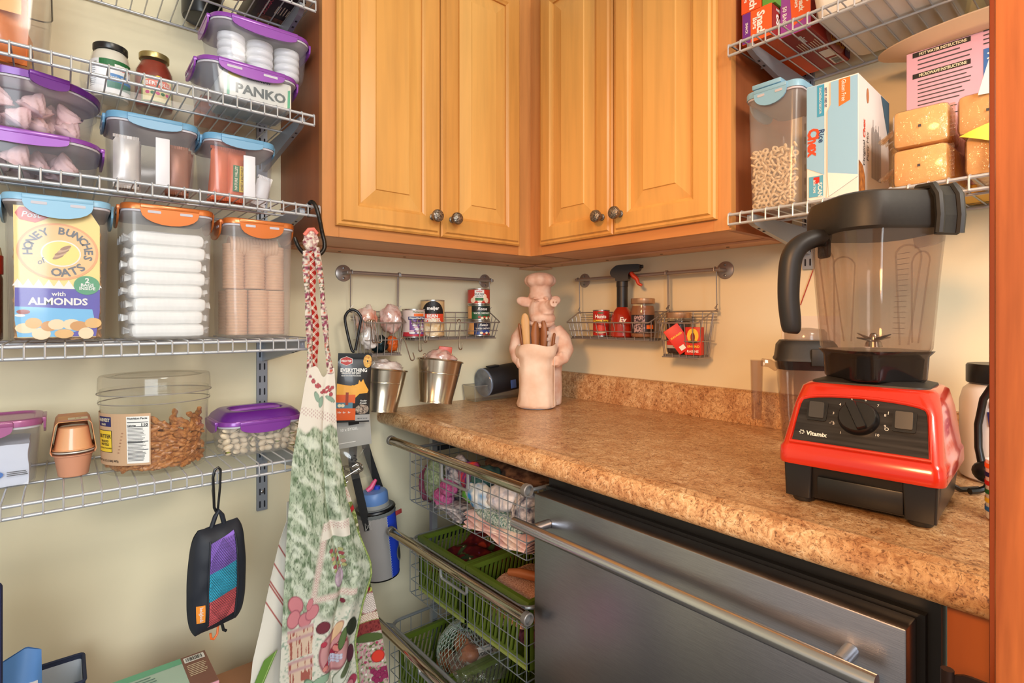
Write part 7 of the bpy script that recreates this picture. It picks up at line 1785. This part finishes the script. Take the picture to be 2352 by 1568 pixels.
single('paper_sheet', MB().surf(lambda u, v: (-.004 * sin(u * 5 + v * 3), -(u - .5) * .060 * (.45 + .5 * v), -.115 * v), 8, 12, .0008), mat('white_sheet', (236, 228, 214), .6), 'white paper hanging in front of the cracker bricks by the door jamb', 'paper', (-.288, -1.345, ZB + .122), (0, .05, -.0))
single('sticky_note', MB().surf(lambda u, v: (-.003 * sin(u * 4), -.045 * u, .034 * v * u - .018 * u), 8, 8, .0006), mat('note_yellow', (240, 226, 80), .6), 'bright yellow note poking out beside the white paper', 'note', (-.292, -1.282, ZB + .062))

# ================================================================== blender
BL = thing('blender', 'red and black countertop blender with clear jar and dial', 'blender', (-.420, -1.203, CT0), radians(-85.3))
M_BRED = mat('glossy_red', (206, 48, 26), .22, coat=.6); M_BBLK = mat('blender_black', (26, 25, 26), .32); M_BRUB = mat('soft_black', (44, 42, 40), .5, var=.15, scale=220)
def yloop(z, hx, y0, y1, r): return [(x * 1.055, (y + (y0 + y1) / 2) * 1.04, z) for x, y in rr(hx, (y1 - y0) / 2, r, 5)]
part('base', MB().loft([yloop(.009, .083, -.090, .088, .012), yloop(.030, .085, -.092, .090, .012), yloop(.060, .088, -.096, .092, .012)]), M_BBLK, BL)
part('front_recess', MB().cbox(-.047, .055, -.1025, -.091, .012, .043, .002), mat('recess_black', (14, 14, 15), .4), BL)
for s in (-1, 1):
    part('front_leg', MB().loft([yloop(.009, .016, -.0990, -.086, .003), yloop(.058, .018, -.0990, -.086, .003)]).xf(Matrix.Translation((s * .072, 0, 0))), M_BBLK, BL)
for x in (-.070, .070):
    for y in (-.082, .080): part('foot', MB().lathe([(.0125, 0), (.014, .002), (.014, .009)], 18, x, y), M_BRUB, BL)
part('housing', MB().loft([yloop(.0565, .0925, -.1030, .095, .014), yloop(.0600, .0935, -.1045, .096, .014), yloop(.0790, .0930, -.1035, .095, .014), yloop(.0840, .0905, -.0985, .093, .014), yloop(.1400, .0850, -.0700, .084, .018), yloop(.1660, .0800, -.0560, .076, .022), yloop(.1715, .0740, -.0500, .070, .024)]), M_BRED, BL, angle=50)
s0 = Vector((0, -.1014, .0860)); s1 = Vector((0, -.0614, .1610)); sd = (s1 - s0); SL_ = sd.length; sd.normalize(); sn = Vector((0, -sd.z, sd.y))
def panel(a, b, d=0.0): return tuple(s0 + sd * b + sn * (.0015 + d) + Vector((a * 1.05, 0, 0)))
P0 = lambda a, b: panel(a, b)
pts = [(-.077, .002), (.077, .002), (.0725, SL_ * .72)] + [(.0705 * cos(t_), SL_ * (.80 + .13 * sin(t_))) for t_ in [pi * i / 12 for i in range(13)]] + [(-.0725, SL_ * .72)]
part('control_panel', MB().loft([[panel(a, b, -.0035) for a, b in pts], [panel(a, b, 0) for a, b in pts]]), mat('brushed_charcoal', (58, 56, 56), .35, .5, c2=(34, 32, 33), scale=60, stretch=(.15, 3, 3)), BL, False)
part('bezel', MB().tube([panel(a * 1.03, b, -.0005) for a, b in pts], .0028, 8, True), M_BRED, BL)
PF = lift(P0, .0006)
def switch(cx, cb):
    q = lambda a, b, d: panel(cx + a, cb + b, d)
    fr_ = part('switch', MB().loft([[q(a, b, 0) for a, b in rr(.0125, .0150, .003, 3)], [q(a, b, .0025) for a, b in rr(.0125, .0150, .003, 3)]]), M_BBLK, BL)
    part('rocker', MB().loft([[q(a, b, .0026) for a, b in rr(.0095, .0115, .0015, 2)], [q(a, b, .0045 + .45 * max(0, b) * 1.0) for a, b in rr(.0092, .0112, .0015, 2)]]), mat('rocker_black', (70, 68, 66), .18), fr_)
switch(-.050, .052); switch(.050, .050)
dl = part('dial', MB().loft([[panel(r_ * cos(t_), .047 + r_ * sin(t_), d) for t_ in [2 * pi * i / 36 for i in range(36)]] for r_, d in ((.0240, .0), (.0240, .003), (.0215, .012), (.0205, .013))]), M_BBLK, BL)
part('dial_grip', MB().loft([[panel(a * cos(.45) - b * sin(.45), .047 + a * sin(.45) + b * cos(.45), d) for a, b in rr(.0060 - (d > .02) * .001, .0205 - (d > .02) * .001, .002, 3)] for d in (.0125, .019, .0215)]), M_BBLK, dl)
for k in range(10):
    a = radians(232 - k * 30.5); text(str(k + 1), .0052, shift(PF, .0305 * cos(a), .047 + .0295 * sin(a)), M_WHITE, BL, .0)
text('Vitamix', .0088, shift(PF, -.047, .017), M_WHITE, BL, .03, width=.026)
for k in range(6): flat([(-.0655 + .0026 * cos(k * pi / 3) + a, .0175 + .0026 * sin(k * pi / 3) + b) for a, b in oval(.0012, .0007, 8)], PF, M_WHITE, BL, 'swirl_mark')
text('I', .0065, shift(PF, .032, .060), M_WHITE, BL, .0); text('O', .0065, shift(PF, .032, .037), M_WHITE, BL, .0)
part('pulse_mark', MB().tube([panel(-.0335 + x, .036 + y, .0008) for x, y in ((0, 0), (.002, 0), (.002, .003), (.005, .003), (.005, 0), (.007, 0))], .0003, 4), M_WHITE, BL)
part('pedestal', MB().loft([yloop(.1700, .070, -.046, .066, .02), yloop(.1740, .069, -.045, .065, .02), yloop(.1790, .052, -.034, .052, .02)]), M_BRUB, BL)
JR = Matrix.Translation((0, .008, 0)) @ Matrix.Rotation(radians(45.3), 4, 'Z')
M_JAR = clear('smoky_jar', (238, 231, 226), .04, .05, .9)
M_JARD = clear('dark_collar', (150, 146, 148), .06, .08, 1.0)
JP = [(.218, .058, .036), (.226, .062, .038), (.260, .0645, .040), (.330, .0690, .042), (.375, .0725, .044), (.392, .0745, .046), (.400, .0750, .046)]
def jarloops(off, rev=False):
    L_ = [[(x, y, z) for x, y in rr(h - off, h - off, r - off, 8)] for z, h, r in (JP[::-1] if rev else JP)]
    for l in L_:
        pass
    return L_
part('collar', MB().rloft([(.178, .052, .052, .026), (.182, .0545, .0545, .028), (.214, .056, .056, .028), (.222, .0615, .0615, .03)], n=6).xf(JR), M_JARD, BL)
part('collar_core', MB().rloft([(.180, .050, .050, .028), (.210, .052, .052, .028), (.216, .048, .048, .028)], n=6).xf(JR), mat('core_black', (34, 33, 36), .3), BL)
jar_ = part('jar', MB().loft(jarloops(0) + jarloops(.0025, True), True, True).xf(JR), M_JAR, BL, angle=60)
for q in range(4):
    A = Matrix.Rotation(q * pi / 2, 4, 'Z')
    arch = []
    def fp(u, z): h = lerp_tab([(.40, .0750), (.375, .0725), (.33, .0690), (.26, .0645), (.226, .062)], z); return JR @ A @ Vector((u, -h - .0006, z))
    for x0_, z0_ in ((-.004, .238),):
        arch = [fp(-.006, .232)] + [fp(-.006 - .012 * (z - .232) / .13, z) for z in (.26, .29, .32, .355)] + [fp(-.018 + .018 * (1 - cos(t_)), .355 + .016 * sin(t_)) for t_ in [pi * i / 8 for i in range(9)]] + [fp(.018 - .012 * (.355 - z) / .13, z) for z in (.32, .29, .26)] + [fp(.006, .232)]
    part('rib', MB().tube(arch, .0013, 6), M_JAR, jar_)
    if q == 1:
        for k in range(16): part('graduation', MB().tube([fp(.024, .245 + k * .0085), fp(.050, .245 + k * .0085)], .0004, 4), mat('grad_grey', (150, 132, 118), .6), jar_)
part('blade_hub', MB().lathe([(.012, .226), (.010, .234), (.006, .236), (.0055, .244), (.003, .247)], 16).xf(JR), M_CHROME, BL)
for k in range(4): part('blade', MB().tube([(.004 * cos(k * pi / 2), .004 * sin(k * pi / 2), .237), (.030 * cos(k * pi / 2 + .2), .030 * sin(k * pi / 2 + .2), .240 + .006 * (k % 2))], [.003, .0008], 6).xf(JR), M_CHROME, BL)
ld_ = part('lid', MB().rloft([(.394, .0755, .0755, .047), (.398, .0785, .0785, .049), (.432, .0780, .0780, .049), (.446, .0740, .0740, .047), (.4495, .068, .068, .045)], n=8).xf(JR), M_BRUB, BL)
tab = [Vector((.036, -.0880, .386)), Vector((.036, -.0905, .410)), Vector((.036, -.088, .438)), Vector((.036, -.080, .452)), Vector((.036, -.055, .4535))]
for sx in (0.020, .052):
    part('lid_tab', MB().tube([Vector((sx, p.y, p.z)) for p in tab], .0055, 8).xf(JR @ Matrix.Rotation(radians(8), 4, 'Z')), M_BRUB, ld_)
part('lid_tab_web', MB().loft([[Vector((x, p.y + .001, p.z)) for p in tab] + [Vector((x, p.y + .006, p.z - .002)) for p in tab[::-1]] for x in (.018, .054)]).xf(JR @ Matrix.Rotation(radians(8), 4, 'Z')), M_BRUB, ld_, False)
part('spout', MB().loft([[Vector((x, y, z)) for y, z in ((-.016 * k, .402), (.016 * k, .402), (.010 * k, .376 + .02 * (1 - k)), (-.010 * k, .376 + .02 * (1 - k)))] for x, k in ((.070, 1), (.088, .8), (.104, .5))]).xf(JR), M_JAR, jar_)
part('handle', MB().tube(sm([(-.070, 0, .390), (-.090, 0, .390), (-.112, 0, .380), (-.124, 0, .362), (-.128, 0, .335), (-.129, 0, .300), (-.126, 0, .266), (-.124, 0, .250), (-.124, 0, .246)]), sm([.012, .014, .015, .0155, .0155, .015, .0145, .012, .006]), 14).xf(JR), mat('handle_black', (38, 37, 38), .45), BL)
part('handle_root', MB().cbox(-.080, -.070, -.012, .012, .360, .398, .004).xf(JR), M_JARD, BL)
part('cord', MB().tube([(.075, .092, .020), (.082, .110, .012), (.090, .125, .004), (.11, .15, .004)], .004, 8), M_BLACKPL, BL)

# ---- small blender cup behind
sc2 = thing('small_blender_jar', 'small clear blender cup with black lid and handle behind the red blender', 'blender jar', (-.105, -.985, CT0), radians(-62))
part('cup', MB().rloft([(0, .040, .040, .02), (.004, .044, .044, .022), (.150, .055, .055, .028), (.176, .058, .058, .03), (.176, .0562, .0562, .03), (.150, .0532, .0532, .027), (.005, .042, .042, .02)], n=6), M_JAR, sc2)
part('collar', MB().rloft([(.160, .0575, .0575, .03), (.178, .0590, .0590, .03)], n=6), M_JARD, sc2)
part('lid', MB().rloft([(.1785, .0625, .0625, .032), (.182, .0625, .0625, .032), (.186, .0600, .0600, .03), (.212, .0570, .0570, .03), (.222, .050, .050, .03)], n=6), M_BRUB, sc2)
part('lid_clip', MB().cbox(.004, .042, -.0650, -.0600, .170, .206, .002), M_BRUB, sc2)
part('lid_cap', MB().lathe([(.040, .2222), (.042, .224), (.042, .238), (.036, .246), (.01, .249)], 28), clear('smoky_cap', (226, 216, 206), .25, .15, 1.0), sc2)
part('handle', MB().rloft([(.045, .010, .013, .005), (.150, .0125, .015, .006), (.176, .013, .015, .006), (.176, .0112, .0132, .005), (.150, .0108, .0132, .005), (.047, .0085, .011, .004)], n=3).xf(Matrix.Translation((-.098, -.012, 0))), M_JAR, sc2)
part('handle_bridge', MB().tube([(-.088, -.012, .172), (-.072, -.010, .170), (-.056, -.006, .160)], .009, 8), M_JAR, sc2)
wp = single('wall_paper_note', MB().box(-.0016, -.0004, -1.02, -.890, 1.0005, 1.190), mat('note_paper', (232, 218, 198), .7), 'white paper sheet on the wall behind the small blender cup', 'paper', smooth=False)
single('red_string', MB().tube([(-.003, -.934, 1.216), (-.003, -.950, 1.262), (-.003, -.966, 1.308)], .0010, 6), mat('string_red', (176, 46, 30), .7), 'thin red string hanging on the wall behind the blender handle', 'string')
# ---- protein tub
pr = thing('protein_tub', 'white protein powder tub with black lid behind the red blender', 'tub', (-.150, -1.318, CT0))
part('tub', MB().lathe([(.055, 0), (.060, .004), (.061, .01), (.061, .130), (.056, .150), (.046, .160)], 36), mat('tub_white', (234, 228, 220), .35), pr)
part('lid', MB().lathe([(.0505, .1605), (.052, .162), (.052, .190), (.050, .193), (.01, .193)], 36), M_BLACKPL, pr)
f = on_cyl(.0615, .09, radians(182))
text('FEIN', .030, shift(f, .014, .016), M_NAVY, pr, .06, slant=-.1); text('WHEY', .020, shift(f, .016, -.012), mat('whey_rust', (190, 100, 60), .5), pr, .02); text('PURE', .013, shift(f, .0, .040), M_NAVY, pr, .04); on_poly([(-.01, .035), (.02, .045), (.0, .028)], f, M_NAVY, pr); on_poly(oval(.014, .012, 16, .016, -.050), f, mat('splash_tan', (206, 160, 120), .5), pr, 'splash')
# ---- cord and plug
cd = thing('power_cord', 'black power cord with plug looping beside the red blender', 'cord', (0, 0, 0))
part('cable', MB().tube([(-.286, -1.345, 1.105), (-.280, -1.322, 1.088), (-.275, -1.308, 1.060), (-.273, -1.3015, 1.02), (-.274, -1.302, .985), (-.276, -1.306, .962)], .0052, 10), M_BLACKPL, cd)
part('plug', MB().ell((-.278, -1.314, .950), .014, .020, .017, 16, 10), M_BLACKPL, cd)
part('cable_tail', MB().tube([(-.278, -1.316, .936), (-.282, -1.312, .926), (-.290, -1.304, .922), (-.300, -1.296, .921)], .0048, 8), M_BLACKPL, cd)
mg_ = thing('printed_mug', 'white mug with coloured stripes half hidden by the door jamb', 'mug', (-.395, -1.3525, CT0))
part('mug', MB().lathe([(.021, 0), (.0235, .002), (.0240, .006), (.0240, .080), (.0222, .080), (.0218, .006)], 28), mat('mug_white', (236, 232, 224), .3), mg_)
for k in range(6):
    f = on_cyl(.0243, .012 + k * .0115, radians(150)); flat((-.03, 0, .03, .006), f, (M_BLUE, M_YELLOW, M_GREEN, M_RED, M_NAVY, M_ORANGE)[k], mg_, 'stripe', 12)
